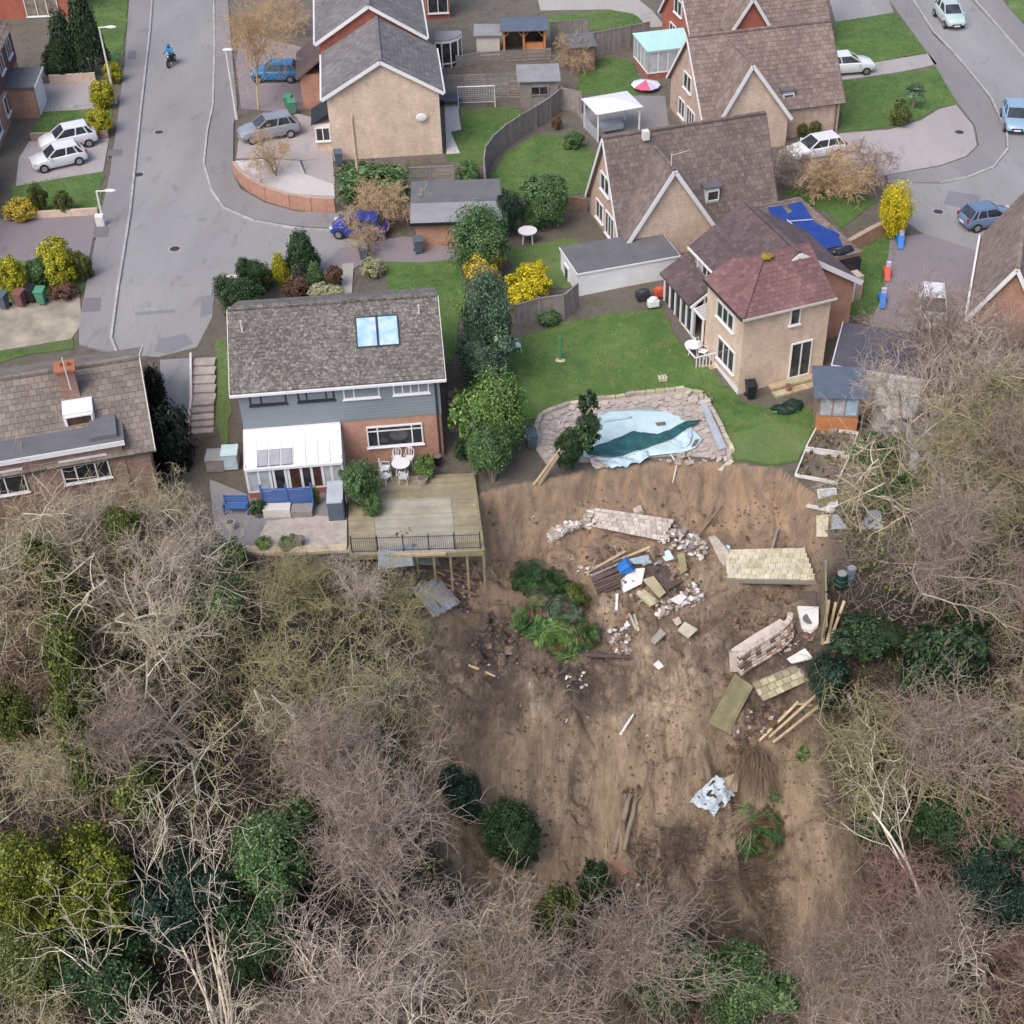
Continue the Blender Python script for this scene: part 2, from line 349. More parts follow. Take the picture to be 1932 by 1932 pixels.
_cm = MB().box(0, 0, 0, 1, 1, 1)
CUBE = bpy.data.meshes.new('block'); CUBE.from_pydata([tuple(p) for p in _cm.v], [], _cm.f); CUBE.materials.append(MATS['white'])
_sm = MB(); random.seed(4); _sm.ball((0, 0, 0), .5, 7, 5, .12)
STONE = bpy.data.meshes.new('stone_shape'); STONE.from_pydata([tuple(p) for p in _sm.v], [], _sm.f); STONE.materials.append(MATS['white'])
def piece(name, mat, M, parent, mesh=None):
    o = bpy.data.objects.new(name, mesh or CUBE); COL.objects.link(o); o.parent = parent
    o.material_slots[0].link = 'OBJECT'; o.material_slots[0].material = MATS[mat]
    o.matrix_basis = Matrix.Translation(-wloc(parent)) @ M; WL[o.name] = wloc(parent); return o
def children(o): return [c for c in bpy.data.objects if c.parent == o]
def kids_map():
    d = {}
    for c in bpy.data.objects:
        if c.parent: d.setdefault(c.parent.name, []).append(c)
    return d
def copy_tree(o, parent=None, km=None):
    km = km if km is not None else kids_map()
    c = o.copy(); COL.objects.link(c); c.parent = parent
    for ch in km.get(o.name, []): copy_tree(ch, c, km)
    return c
def sc_m(sx, sy, sz): return Matrix.Diagonal((sx, sy, sz, 1))

# ---------------------------------------------------------------- ground and its sheets
def ground_mesh():
    xs = list(np.arange(-120, -32, 4.0)) + list(np.arange(-32, -10, .5)) + list(np.arange(-10, 14.5, .17)) + list(np.arange(14.5, 31, .5)) + list(np.arange(30, 140, 4.0))
    ys = list(np.arange(10, 26, 2.0)) + list(np.arange(26, 34, .35)) + list(np.arange(34, 63, .18)) + [63, 66, 70, 74, 78] + list(np.arange(82, 260, 6.0))
    nx, ny = len(xs), len(ys); vs = []; mk = []
    for y in ys:
        for x in xs:
            z = h(x, y); vs.append((x, y, z)); e = interp(x, EDGE); d = e - y
            m = slide_mask(x, y) if d > -.2 else 0
            m *= 1 - .8 * math.exp(-((x - 4.8) / 2.4) ** 2) * (1 - sstep(41.5, 44.5, y + 1.5 * noise.noise(Vector((x * .5, y * .5, 2)))))
            sc_ = m * (1 - sstep(2.5, 7, d)) if d > -.5 else 0
            lower = m * sstep(10, 13, d)
            dark = max(0, noise.noise(Vector((x * .12, y * .2, 11)))) * 1.2
            dark = max(dark, 1.2 * math.exp(-((x + 4.4) ** 2 / 5 + (y - 52.5) ** 2 / 16)), 1.1 * math.exp(-((x - 7.5) ** 2 / 3 + (y - 48.2) ** 2 / 7)), .9 * math.exp(-((x + .5) ** 2 / 14 + (y - 51.2) ** 2 / 1.2)), .9 * math.exp(-((x - 10.5) ** 2 / 1.6 + (y - 58.5) ** 2 / 6)))
            mk.append((m, min(1, dark) * m, sc_, lower))
    fs = [(j * nx + i, j * nx + i + 1, (j + 1) * nx + i + 1, (j + 1) * nx + i) for j in range(ny - 1) for i in range(nx - 1)]
    me = bpy.data.meshes.new('ground'); me.from_pydata(vs, [], fs)
    a = me.attributes.new('zone', 'FLOAT_COLOR', 'POINT'); a.data.foreach_set('color', [c for t in mk for c in t])
    me.polygons.foreach_set('use_smooth', [True] * len(me.polygons))
    n = NT('ground_mat'); at_ = n.new('ShaderNodeAttribute', attribute_name='zone'); sp = n.new('ShaderNodeSeparateColor'); n.t.links.new(at_.outputs['Color'], sp.inputs[0])
    p = n.pos(); pv = n.pos(1, .45, .6)
    f = n.noise(.5, pv, 8, .72, .5); clay = n.ramp(f, [(.34, K(126, 110, 96, .75)), (.46, K(152, 133, 115, .75)), (.56, K(176, 156, 134, .75)), (.68, K(196, 178, 154, .75))])
    f1 = n.noise(2.2, n.pos(1.3, .5, .8), 8, .8, .8); fw = n.noise(.28, n.pos(), 6, .75, .8); clay = n.mix(1.0, clay, n.ramp(fw, [(.36, (.66, .64, .62)), (.5, (1, 1, 1)), (.62, (1.14, 1.1, 1.04))]), 'MULTIPLY'); clay = n.mix(1.0, clay, n.ramp(f1, [(.38, (.42, .39, .38)), (.47, (.9,) * 3), (.6, (1.25,) * 3)]), 'MULTIPLY')
    f2 = n.noise(.35, p, 5, .6); grn = n.mix(n.ramp(f2, [(.52, (0,) * 3), (.7, (.5,) * 3)]), clay, K(128, 120, 88))
    fd = n.noise(1.6, n.pos(1, .8, .8), 8, .8, .5); dk = n.math('MULTIPLY', sp.outputs[1], n.ramp(fd, [(.34, (0,) * 3), (.50, (1,) * 3)])); c1 = n.mix(dk, grn, K(92, 80, 76))
    f3 = n.noise(1.1, n.pos(1.2, .4, .4), 6, .7, .6); orange = n.ramp(f3, [(.3, K(136, 114, 98, .8)), (.5, K(166, 144, 124, .78)), (.62, K(192, 160, 126, .78)), (.72, K(176, 154, 134, .78))])
    fs = n.noise(1.0, n.pos(1.5, .34, .4), 9, .8, .9); face = n.ramp(fs, [(.34, K(112, 92, 76, .8)), (.45, K(154, 134, 112, .72)), (.56, K(186, 164, 138, .72)), (.68, K(200, 182, 158, .72))]); c1 = n.mix(n.math('MULTIPLY', at_.outputs['Alpha'], .72), c1, face); c2 = n.mix(sp.outputs[2], c1, orange)
    f4 = n.noise(.8, p, 7, .75); floor = n.ramp(f4, [(.3, K(46, 42, 40)), (.5, K(70, 62, 56)), (.62, K(66, 72, 48)), (.75, K(98, 86, 76))])
    f5 = n.noise(.5, p, 7, .75, .3); soil = n.ramp(f5, [(.3, K(116, 106, 94)), (.48, K(150, 140, 128)), (.6, K(136, 128, 112)), (.72, K(122, 128, 88))])
    spx = n.new('ShaderNodeSeparateXYZ'); n.t.links.new(p, spx.inputs[0])
    up_ = n.ramp(n.math('MULTIPLY', n.math('ADD', spx.outputs[1], -50.0), .05), [(.15, (0,) * 3), (.45, (1,) * 3)])
    base = n.mix(up_, floor, soil); n.col(n.mix(sp.outputs[0], base, c2)); n.rough(.95)
    n.bump(n.noise(2.6, n.pos(1, .8, .8), 10, .85, .6), 1.0, .45); me.materials.append(n.m)
    o = bpy.data.objects.new('ground', me); COL.objects.link(o); o['kind'] = 'structure'; return o
ground_mesh()
def sheet(name, px, mat, dz=.02, side=.12, label=None, kind='structure', z=None):
    pts = [G(u, v) for u, v in px]
    if name == 'lawn':
        q = []
        for a, b in zip(pts, pts[1:] + pts[:1]):
            n = max(1, int((b - a).length / .7))
            for i in range(n):
                p = a.lerp(b, i / n); q.append(p + (Vector((noise.noise(p * .9) * .35, noise.noise(p * .9 + Vector((9, 9, 9))) * .35, 0)) if i else Vector((0, 0, 0))))
        pts = q
    return sheet_xy(name, [(p.x, p.y) for p in pts], mat, dz, side, kind)
def sheet_xy(name, xy, mat, dz=.02, side=.12, kind='structure'):
    bm = bmesh.new(); vs = [bm.verts.new((x, y, 0)) for x, y in xy]; f = bm.faces.new(vs); bm.normal_update()
    if f.normal.z < 0: f.normal_flip()
    bmesh.ops.triangulate(bm, faces=[f])
    y = math.ceil(min(p[1] for p in xy)); top = max(p[1] for p in xy)
    cuts = [c for c in (61, 78) ] + [c for c in np.arange(40, 61, 1.0)]
    for c in cuts:
        if min(p[1] for p in xy) < c < top: bmesh.ops.bisect_plane(bm, geom=bm.verts[:] + bm.edges[:] + bm.faces[:], plane_co=(0, float(c), 0), plane_no=(0, 1, 0))
    r = bmesh.ops.extrude_face_region(bm, geom=bm.faces[:]); lo = [g for g in r['geom'] if isinstance(g, bmesh.types.BMVert)]; los = set(lo)
    for v_ in bm.verts: v_.co.z = plat(v_.co.y) + dz - (side if v_ in los else 0)
    bmesh.ops.recalc_face_normals(bm, faces=bm.faces); me = bpy.data.meshes.new(name); bm.to_mesh(me); bm.free(); me.materials.append(MATS[mat])
    o = bpy.data.objects.new(name, me); COL.objects.link(o)
    if kind: o['kind'] = kind
    return o
# roads, pavements
sheet('road', [(290, -30), (284, 60), (268, 200), (247, 400), (228, 520), (212, 640), (222, 668), (300, 674), (372, 655), (400, 600), (405, 540), (470, 520), (560, 515), (640, 500), (720, 470), (700, 430), (640, 437), (560, 432), (480, 418), (420, 392), (398, 360), (385, 310), (392, 250), (402, 200), (404, 90), (400, -30)], 'asphalt', .02)
sheet('pavement', [(247, -30), (236, 120), (222, 230), (208, 330), (188, 420), (172, 500), (150, 620), (150, 652), (224, 672), (209, 640), (225, 520), (244, 400), (265, 200), (281, 60), (287, -30)], 'pavement_tar', .12, .25)
sheet('pavement', [(406, -30), (407, 90), (405, 200), (395, 250), (388, 310), (401, 360), (422, 390), (481, 416), (560, 429), (640, 434), (640, 405), (560, 402), (500, 385), (455, 360), (440, 330), (441, 240), (448, 200), (438, 100), (428, -30)], 'pavement_tar', .12, .25)
sheet('road', [(1709, -30), (1760, 60), (1794, 95), (1824, 130), (1869, 185), (1899, 250), (1901, 283), (1874, 317), (1824, 337), (1774, 347), (1690, 345), (1670, 360), (1710, 420), (1740, 440), (1800, 470), (1900, 490), (2100, 480), (2100, 170), (1932, 108), (1832, 0), (1815, -30)], 'asphalt', .02)
sheet('pavement', [(1832, -5), (1932, 108), (2100, 170), (2100, 110), (1932, 50), (1875, -15)], 'pavement_tar', .12, .25)
sheet('pavement', [(1670, -10), (1690, 18), (1749, 100), (1806, 195), (1839, 237), (1847, 275), (1825, 297), (1774, 315), (1674, 332), (1675, 345), (1774, 345), (1822, 335), (1872, 316), (1898, 283), (1896, 250), (1866, 187), (1822, 132), (1791, 97), (1757, 62), (1706, -25)], 'pavement_tar', .05, .2)
sheet('driveway', [(1588, 252), (1679, 245), (1737, 228), (1771, 207), (1804, 198), (1836, 238), (1843, 275), (1823, 295), (1774, 312), (1674, 330), (1600, 345), (1480, 350), (1460, 330), (1470, 285)], 'drive_pink', .03)
sheet('driveway', [(1560, 130), (1625, 123), (1752, 102), (1768, 122), (1700, 136), (1586, 152)], 'drive_pink', .05)
sheet('driveway', [(1560, -20), (1670, -20), (1686, 24), (1640, 32), (1576, 42)], 'asphalt', .04)
sheet('driveway', [(1680, 450), (1745, 442), (1860, 480), (1990, 490), (1990, 640), (1740, 640), (1660, 640), (1640, 610), (1665, 560)], 'drive_mauve', .05)
sheet('driveway', [(75, 160), (180, 148), (190, 206), (80, 212)], 'drive_pink', .05)
sheet('driveway', [(55, 268), (206, 262), (195, 324), (30, 352), (36, 300)], 'drive_pink', .05)
sheet('driveway', [(-20, 415), (185, 404), (166, 500), (140, 510), (-20, 520)], 'drive_mauve', .04)
sheet('driveway', [(450, 265), (560, 215), (625, 232), (628, 300), (570, 303), (500, 298), (446, 300)], 'drive_pink', .05)
sheet('driveway', [(455, 60), (570, 90), (590, 200), (560, 214), (455, 205), (445, 120)], 'drive_mauve', .04)
sheet('driveway', [(640, 470), (705, 455), (760, 448), (850, 455), (862, 490), (800, 496), (690, 494), (650, 520), (645, 560), (600, 570), (610, 500)], 'drive_mauve', .06)
sheet('driveway', [(302, 680), (364, 676), (366, 765), (352, 800), (306, 800)], 'asphalt', .04)
sheet('verge', [(-20, 570), (150, 555), (155, 610), (135, 640), (-20, 665)], 'verge_mix', .03)
sheet('path', [(646, 500), (668, 498), (664, 560), (640, 565)], 'concrete', .09)
sheet('patio', [(1230, 20), (1180, -20), (1010, -20), (1020, 20), (1150, 18), (1195, 26), (1222, 52), (1255, 50)], 'concrete', .03)
sheet('patio', [(1150, 180), (1255, 182), (1262, 240), (1120, 262), (1090, 215)], 'pavement_tar', .04)
sheet('patio', [(838, 190), (862, 190), (870, 245), (850, 250), (868, 290), (843, 292)], 'gravel', .06)
sheet('gravel_garden', [(445, 305), (500, 302), (565, 305), (576, 330), (630, 350), (632, 372), (560, 368), (490, 352), (455, 335)], 'gravel', .08)
sheet('patio', [(570, 305), (628, 300), (632, 352), (600, 350), (578, 330)], 'drive_pink', .07)
# lawns
LAWNS = [([(150, -30), (245, -30), (238, 60), (226, 130), (200, 130), (180, 60)], 'grass'), ([(55, 255), (90, 207), (165, 197), (212, 205), (206, 258), (60, 264)], 'grass'),
 ([(20, 352), (100, 337), (196, 326), (185, 402), (120, 407), (20, 402)], 'grass'), ([(-20, 500), (160, 480), (155, 550), (-20, 570)], 'grass_dull'), ([(-20, 668), (120, 645), (137, 640), (140, 660), (60, 668), (-20, 690)], 'grass'),
 ([(868, 205), (985, 205), (985, 225), (925, 290), (905, 312), (843, 303), (846, 250), (872, 246)], 'grass'), ([(925, 330), (958, 285), (1010, 258), (1040, 255), (1095, 262), (1125, 300), (1105, 365), (1050, 375), (945, 375)], 'grass'),
 ([(1030, 30), (1150, 20), (1192, 26), (1220, 50), (1120, 58), (1040, 68)], 'grass'), ([(1088, 178), (1095, 125), (1150, 108), (1195, 120), (1208, 150), (1200, 182)], 'grass'),
 ([(1574, 42), (1690, 25), (1749, 100), (1628, 122), (1575, 124)], 'grass'), ([(1580, 155), (1772, 128), (1810, 195), (1770, 203), (1735, 225), (1690, 238), (1588, 249)], 'grass'),
 ([(1465, 365), (1540, 350), (1655, 380), (1590, 432), (1560, 400), (1500, 372)], 'grass'), ([(1588, 490), (1680, 440), (1692, 470), (1657, 590), (1600, 598), (1588, 560)], 'grass'),
 ([(722, 490), (862, 490), (885, 560), (862, 650), (850, 690), (820, 690), (800, 560), (735, 555)], 'grass'), ([(960, 470), (1080, 450), (1120, 480), (1075, 545), (970, 550)], 'grass_dull'),
 ([(960, 650), (1060, 608), (1200, 588), (1250, 585), (1312, 690), (1345, 700), (1398, 757), (1450, 772), (1535, 770), (1540, 812), (1505, 872), (1470, 878), (1375, 868), (1330, 740), (1240, 747), (1110, 757), (1020, 792), (975, 802), (950, 720)], 'grass'),
 ([(410, 640), (432, 640), (434, 860), (408, 800)], 'grass_dull'), ([(1880, -20), (1990, -20), (1990, 70), (1920, 35)], 'grass_dull')]
for px, m in LAWNS: sheet('lawn', px, m, .045)
sheet('lawn', [(1372, 820), (1440, 800), (1500, 800), (1528, 815), (1505, 868), (1470, 874), (1390, 866)], 'grass_dull', .055)
def ribbon(name, px, w, hh, mat, label, cat, group=None, base=0.0, seg=.9, kind=None, pname='kerbstone'):
    """a low wall or kerb that follows the ground, built of its blocks"""
    P = [G(u, v) for u, v in px]; root = None; pts = []
    for a, b in zip(P, P[1:]):
        n = max(1, int((b - a).length / seg + .5))
        for i in range(n): pts.append((a.lerp(b, i / n), a.lerp(b, (i + 1) / n)))
    root = thing(name, label, cat, P[0], group)
    if kind: root['kind'] = kind
    for a, b in pts:
        a = Vector((a.x, a.y, h(a.x, a.y) + base)); b = Vector((b.x, b.y, h(b.x, b.y) + base)); d = b - a
        M = Matrix.Translation((a + b) / 2 + Vector((0, 0, hh / 2))) @ d.to_track_quat('X', 'Z').to_matrix().to_4x4() @ sc_m(d.length * .985, w, hh)
        piece(pname, mat, M, root)
    return root
for px in ([(289, -30), (283, 60), (267, 200), (246, 400), (227, 520), (210, 640), (222, 670)], [(403, -30), (405, 90), (402, 200), (391, 250), (385, 310), (399, 361), (421, 393), (480, 419), (560, 433), (640, 438)],
           [(1833, -5), (1933, 109), (2010, 140)], [(1709, -20), (1760, 60), (1794, 95), (1824, 130), (1869, 185), (1899, 250), (1901, 283), (1874, 317), (1824, 337), (1774, 347)]):
    P = [G(u, v) for u, v in px]; r = bpy.data.objects.new('kerb', None); COL.objects.link(r); r.location = P[0]; WL[r.name] = Vector(P[0]); r['kind'] = 'structure'
    for a, b in zip(P, P[1:]):
        n = max(1, int((b - a).length / .95 + .5))
        for i in range(n):
            p, q = a.lerp(b, i / n), a.lerp(b, (i + 1) / n); p = Vector((p.x, p.y, plat(p.y))); q = Vector((q.x, q.y, plat(q.y))); d = q - p
            piece('kerbstone', 'kerb', Matrix.Translation((p + q) / 2 + Vector((0, 0, .03))) @ d.to_track_quat('X', 'Z').to_matrix().to_4x4() @ sc_m(d.length * .98, .15, .22), r)
# ---------------------------------------------------------------- buildings
X = Vector((1, 0, 0)); Y = Vector((0, 1, 0)); Z = Vector((0, 0, 1))
class House:
    def __init__(s, name, label, cat, x, y, z, yaw, group=None):
        s.M = TM(x, y, z, R(yaw)); s.root = thing(name, label, cat, (x, y, z), group); s.tiles = []; s.yaw = R(yaw)
    def mb(s): return MB(s.M)
    def block(s, name, mat, x0, x1, y0, y1, z0, z1, parent=None, label=None):
        return s.mb().lohi(x0, x1, y0, y1, z0, z1).build(name, mat, parent or s.root, label=label)
    def gable_walls(s, mat, x0, x1, y0, y1, he, hr, base=-1.2, apex=.5, name='wall'):
        ym = y0 + (y1 - y0) * apex
        return s.mb().extr([(x0, y0, base), (x0, y1, base), (x0, y1, he), (x0, ym, he + hr), (x0, y0, he)], (x1 - x0, 0, 0)).build(name, mat, s.root)
    def plane(s, O, ex, es, poly, tile, mat, tw=.33, th=.34, thick=.09, part='roof', ind=True):
        O = Vector(O); ex = Vector(ex).normalized(); es = Vector(es).normalized(); n = ex.cross(es)
        if n.z < 0: n = -n
        pts = [O + ex * a + es * b for a, b in poly]
        rf = s.mb().extr([p - n * .01 for p in pts], -n * thick).build(part, mat, s.root)
        B = Matrix((ex.to_4d(), es.to_4d(), n.to_4d(), (0, 0, 0, 1))).transposed()
        B = Matrix(((ex.x, es.x, n.x, 0), (ex.y, es.y, n.y, 0), (ex.z, es.z, n.z, 0), (0, 0, 0, 1)))
        t0 = min(p[1] for p in poly); t1 = max(p[1] for p in poly); t = t0; row = 0
        while t < t1 - .05:
            tm = min(t + th * .5, t1 - .01); xs = []
            for (a, b), (c, d) in zip(poly, poly[1:] + poly[:1]):
                if (b - tm) * (d - tm) < 0: xs.append(a + (c - a) * (tm - b) / (d - b))
            if len(xs) >= 2:
                a0, a1 = min(xs), max(xs); a = a0; off = (row % 2) * tw * .5; k = math.floor((a0 - off) / tw)
                while True:
                    l = max(a0, off + k * tw); r = min(a1, off + (k + 1) * tw); k += 1
                    if l >= a1 - .02: break
                    if r - l < .03: continue
                    rr = random.random
                    c = O + ex * ((l + r) / 2) + es * (tm + .01) + n * (.022 + rr() * .012)
                    M = Matrix.Translation(c) @ B @ Matrix.Rotation(R(-4.5 + rr() * 1.6 - .8), 4, 'X') @ Matrix.Rotation(R(rr() * 2 - 1), 4, 'Z') @ sc_m((r - l) * .955, min(th, t1 - t) * 1.06, .03)
                    s.tiles.append((s.M @ M, mat if isinstance(tile, str) and tile == 'same' else tile))
            t += th; row += 1
        return rf
    def gable_roof(s, x0, x1, y0, y1, he, hr, tile, oh=.3, apex=.5, tw=.33, th=.34, back=True, front=True, drop=.0):
        ym = y0 + (y1 - y0) * apex; L = x1 - x0 + 2 * oh
        for sgn, ye, do in ((1, y0, front), (-1, y1, back)):
            if not do: continue
            run = abs(ym - ye); sl = math.hypot(run, hr); es = Vector((0, sgn * run / sl, hr / sl)); tot = sl * (1 + oh / run)
            O = Vector((x0 - oh, ye, he + .06)) - es * (tot - sl)
            s.plane(O, X, es, [(0, 0), (L, 0), (L, tot), (0, tot)], tile, tile, tw, th)
        # ridge tiles
        nr = max(1, int(L / .45)); 
        for i in range(nr): piece('ridge_tile', tile, s.M @ Matrix.Translation((x0 - oh + L * (i + .5) / nr, ym, he + hr + .11)) @ sc_m(L / nr * .96, .26, .12), s.root)
    def verge(s, a, b, w=.2, mat='white', name='bargeboard', t=.05): s.mb().bar(a, b, w if False else t, w).build(name, mat, s.root)
    def win(s, P, ex, w, h_, cols=(1,), frame='white', gl='glass', trans=None, name='window', sill=True, nrm=None):
        P = Vector(P); ex = Vector(ex).normalized(); n = nrm or ex.cross(Z)
        B = s.M @ Matrix.Translation(P) @ Matrix(((ex.x, n.x, 0, 0), (ex.y, n.y, 0, 0), (ex.z, n.z, 1, 0), (0, 0, 0, 1)))
        f = MB(B); fr = .075; dp = .09
        f.lohi(-fr, w + fr, 0, dp, -fr, 0); f.lohi(-fr, w + fr, 0, dp, h_, h_ + fr); f.lohi(-fr, 0, 0, dp, 0, h_); f.lohi(w, w + fr, 0, dp, 0, h_)
        if sill: f.lohi(-.14, w + .14, 0, .16, -.13, -fr - .003)
        tot = sum(cols); x = 0; cells = []
        for i, c in enumerate(cols):
            x2 = x + w * c / tot
            if i < len(cols) - 1: f.lohi(x2 - .035, x2 + .035, 0, dp - .01, 0, h_)
            cells.append((x, x2)); x = x2
        rows = [(0, h_)]
        if trans: rows = [(0, h_ * trans), (h_ * trans, h_)]; f.lohi(0, w, 0, dp - .02, h_ * trans - .03, h_ * trans + .03)
        fo = f.build(name, frame, s.root)
        gls = gl if isinstance(gl, (list, tuple)) else [gl]
        for r_, (z0, z1) in enumerate(rows):
            for i, (a, b) in enumerate(cells):
                piece('pane', gls[i % len(gls)], B @ Matrix.Translation(((a + b) / 2, .02, (z0 + z1) / 2)) @ sc_m(b - a, .03, z1 - z0), fo)
        return fo
    def finish(s, nind=300):
        s.tiles.sort(key=lambda t: (t[0].translation - CC).length)
        for M, m in s.tiles[:nind]: piece('roof_tile', m, M, s.root)
        rest = {}
        for M, m in s.tiles[nind:]: rest.setdefault(m, []).append(M)
        for m, Ms in rest.items():
            mb = MB(); base = [Vector(p.co) for p in CUBE.vertices]; fs = [tuple(p.vertices) for p in CUBE.polygons]
            for M in Ms: mb.add([M @ p for p in base], fs)
            o = mb.build('roof_tiles', m, s.root, norm=False); o['kind'] = 'stuff'
def pipe(H, pts, r=.05, mat='dark_metal', name='downpipe'): H.mb().tube(pts, r, 6).build(name, mat, H.root)

# --- grey clad semi with the conservatory
A = House('semi_detached_house', 'grey boarded house with two skylights, white conservatory and timber deck below', 'house', -17.64, 60.98, -1.47, 7.7)
A.gable_walls('brick_orange', 0, 10.4, 0, 8.4, 5.65, 2.0)
for i in range(14): piece('cladding_board', 'cladding', A.M @ Matrix.Translation((5.2, -.03 - .012 * 0, 3.05 + .19 * i + .09)) @ Matrix.Rotation(R(3.5), 4, 'X') @ sc_m(10.45, .035, .20), A.root)
A.gable_roof(0, 10.4, 0, 8.4, 5.65, 2.12, 'tile_grey', oh=.35, tw=.27, th=.26)
A.mb().bar((-.4, -.42, 5.44), (10.8, -.42, 5.44), .13, .12).build('gutter', 'white', A.root)
for x0, sg in ((10.78, 1), (-.38, -1)):
    A.mb().bar((x0, -.36, 5.43), (x0, 4.2, 7.78), .04, .2).build('bargeboard', 'cream', A.root)
pipe(A, [(10.2, -.12, 5.4), (10.2, -.12, -.2)], .06)
A.win((.6, 0, 4.62), X, 1.75, .66, (1, 2.4), 'dark_metal', ['glass_pale', 'glass']); A.win((3.08, 0, 4.62), X, 1.75, .66, (1, 2.6, .9), 'dark_metal', ['glass_pale', 'glass_brown', 'glass_pale'])
A.win((5.45, 0, 4.55), X, 1.75, .72, (1, 2.6), 'white', ['glass', 'glass']); A.win((8.05, 0, 4.58), X, 1.75, .72, (1, 1, 1, 1.1), 'white', ['glass_curtain', 'glass_brown', 'glass_curtain', 'glass_brown'])
A.win((6.42, 0, 1.25), X, 2.85, 1.22, (1, 3.6, 1), 'white', 'glass', .8)
for k in range(2):
    sl_ = math.atan2(2.12, 4.2); P0 = A.M @ Vector((6.35 + 1.13 * k, 1.62, 5.65 + .06 + 1.62 * math.tan(sl_)))
    Mx = Matrix.Translation(P0) @ Matrix.Rotation(A.yaw, 4, 'Z') @ Matrix.Rotation(sl_, 4, 'X')
    f = MB(Mx); f.lohi(-.06, 1.08, -.06, 0, -.02, .12).lohi(-.06, 1.08, 1.75, 1.82, -.02, .12).lohi(-.06, 0, 0, 1.75, -.02, .12).lohi(1.02, 1.08, 0, 1.75, -.02, .12)
    f.lohi(0, 1.02, 0, 1.75, .02, .06)
    fo = f.build('skylight', 'dark_metal', A.root); piece('pane', 'glass_sky', Mx @ Matrix.Translation((.51, .875, .085)) @ sc_m(1.0, 1.73, .03), fo)
for x_, y_ in ((9.7, 3.2), (.4, 2.9)):
    A.mb().tube([(x_, y_, 6.9), (x_, y_, 7.9)], .06, 6).tube([(x_ - .25, y_, 7.15), (x_ + .2, y_, 7.2)], .03, 5).build('vent_pipe', 'cream', A.root)
# front porch strip and steps side
C_ = A; M0 = A.M
# conservatory (lean-to) joined to the house
c0, c1, dp = -.05, 5.0, 2.15
A.mb().lohi(c0, c1, -dp, 0, -.9, .42).build('conservatory_base', 'brick_red', A.root)
fr = A.mb()
for z_ in (.45, 1.98): fr.lohi(c0, c1, -dp - .03, -dp + .06, z_ - .05, z_ + .06); fr.lohi(c0 - .03, c0 + .06, -dp, 0, z_ - .05, z_ + .06); fr.lohi(c1 - .06, c1 + .03, -dp, 0, z_ - .05, z_ + .06)
xs = [0, .62, 1.35, 1.55, 2.12, 2.3, 2.9, 3.45, 4.0, 4.45, 5.0]
xs = [c0 + .04, .6, 1.2, 1.38, 2.0, 2.16, 2.82, 3.36, 3.92, 4.4, c1 - .04]
for x_ in xs: fr.lohi(x_ - .065, x_ + .065, -dp - .04, -dp + .05, .42, 1.98)
for y_ in (-dp + .05, -1.1, -.05): fr.lohi(c0 - .04, c0 + .05, y_ - .05, y_ + .05, .42, 2.6 if y_ > -.5 else 2.2); fr.lohi(c1 - .05, c1 + .04, y_ - .05, y_ + .05, .42, 2.4)
for i in range(9): 
    x_ = c0 + (c1 - c0) * i / 8; fr.bar((x_, -dp - .15, 2.03), (x_, 0, 2.97), .05, .06)
fr.bar((c0, -dp - .12, 2.0), (c1, -dp - .12, 2.0), .12, .14); fr.bar((c0, -.04, 2.98), (c1, -.04, 2.98), .1, .12)
cf = fr.build('conservatory_frame', 'white', A.root)
for i, (a, b) in enumerate(zip(xs, xs[1:])):
    if b - a < .3: continue
    piece('pane', ['glass_pale', 'glass_pale', 'glass', 'glass', 'glass', 'glass_brown', 'glass', 'glass_brown', 'glass_pale'][i % 9], A.M @ Matrix.Translation(((a + b) / 2, -dp, 1.2)) @ sc_m(b - a - .1, .03, 1.5), cf)
for xx in (c0, c1):
    for y_ in (-1.6, -.55): piece('pane', 'glass_pale', A.M @ Matrix.Translation((xx, y_, 1.3)) @ sc_m(.03, .95, 1.6), cf)
for i in range(8):
    xa = c0 + (c1 - c0) * (i + .5) / 8; a = A.M @ Vector((xa, -dp - .1, 2.05)); ang = math.atan2(.94, dp)
    if 1 <= i <= 4 and i != 4:
        piece('roof_sheet', 'poly', A.M @ Matrix.Translation((xa, -.6, 2.05 + 1.65 * .94 / 2.3)) @ Matrix.Rotation(ang, 4, 'X') @ sc_m(.57, 1.35, .03), A.root)
        piece('roof_vent', 'poly_grey', A.M @ Matrix.Translation((xa, -1.72, 2.10 + .55 * .94 / 2.3)) @ Matrix.Rotation(ang, 4, 'X') @ sc_m(.55, .95, .04), A.root)
    else: piece('roof_sheet', 'poly', A.M @ Matrix.Translation((xa, -dp / 2 - .03, 2.50)) @ Matrix.Rotation(ang, 4, 'X') @ sc_m(.57, 2.42, .03), A.root)
A.mb().tube([(10.0, -.1, 5.3), (10.0, -.1, 5.25)], .05).build('bracket', 'dark_metal', A.root)
A.mb().lohi(0, 10.4, -.6, -.02, -1.2, .0).build('footing', 'slab', A.root)
A.finish()

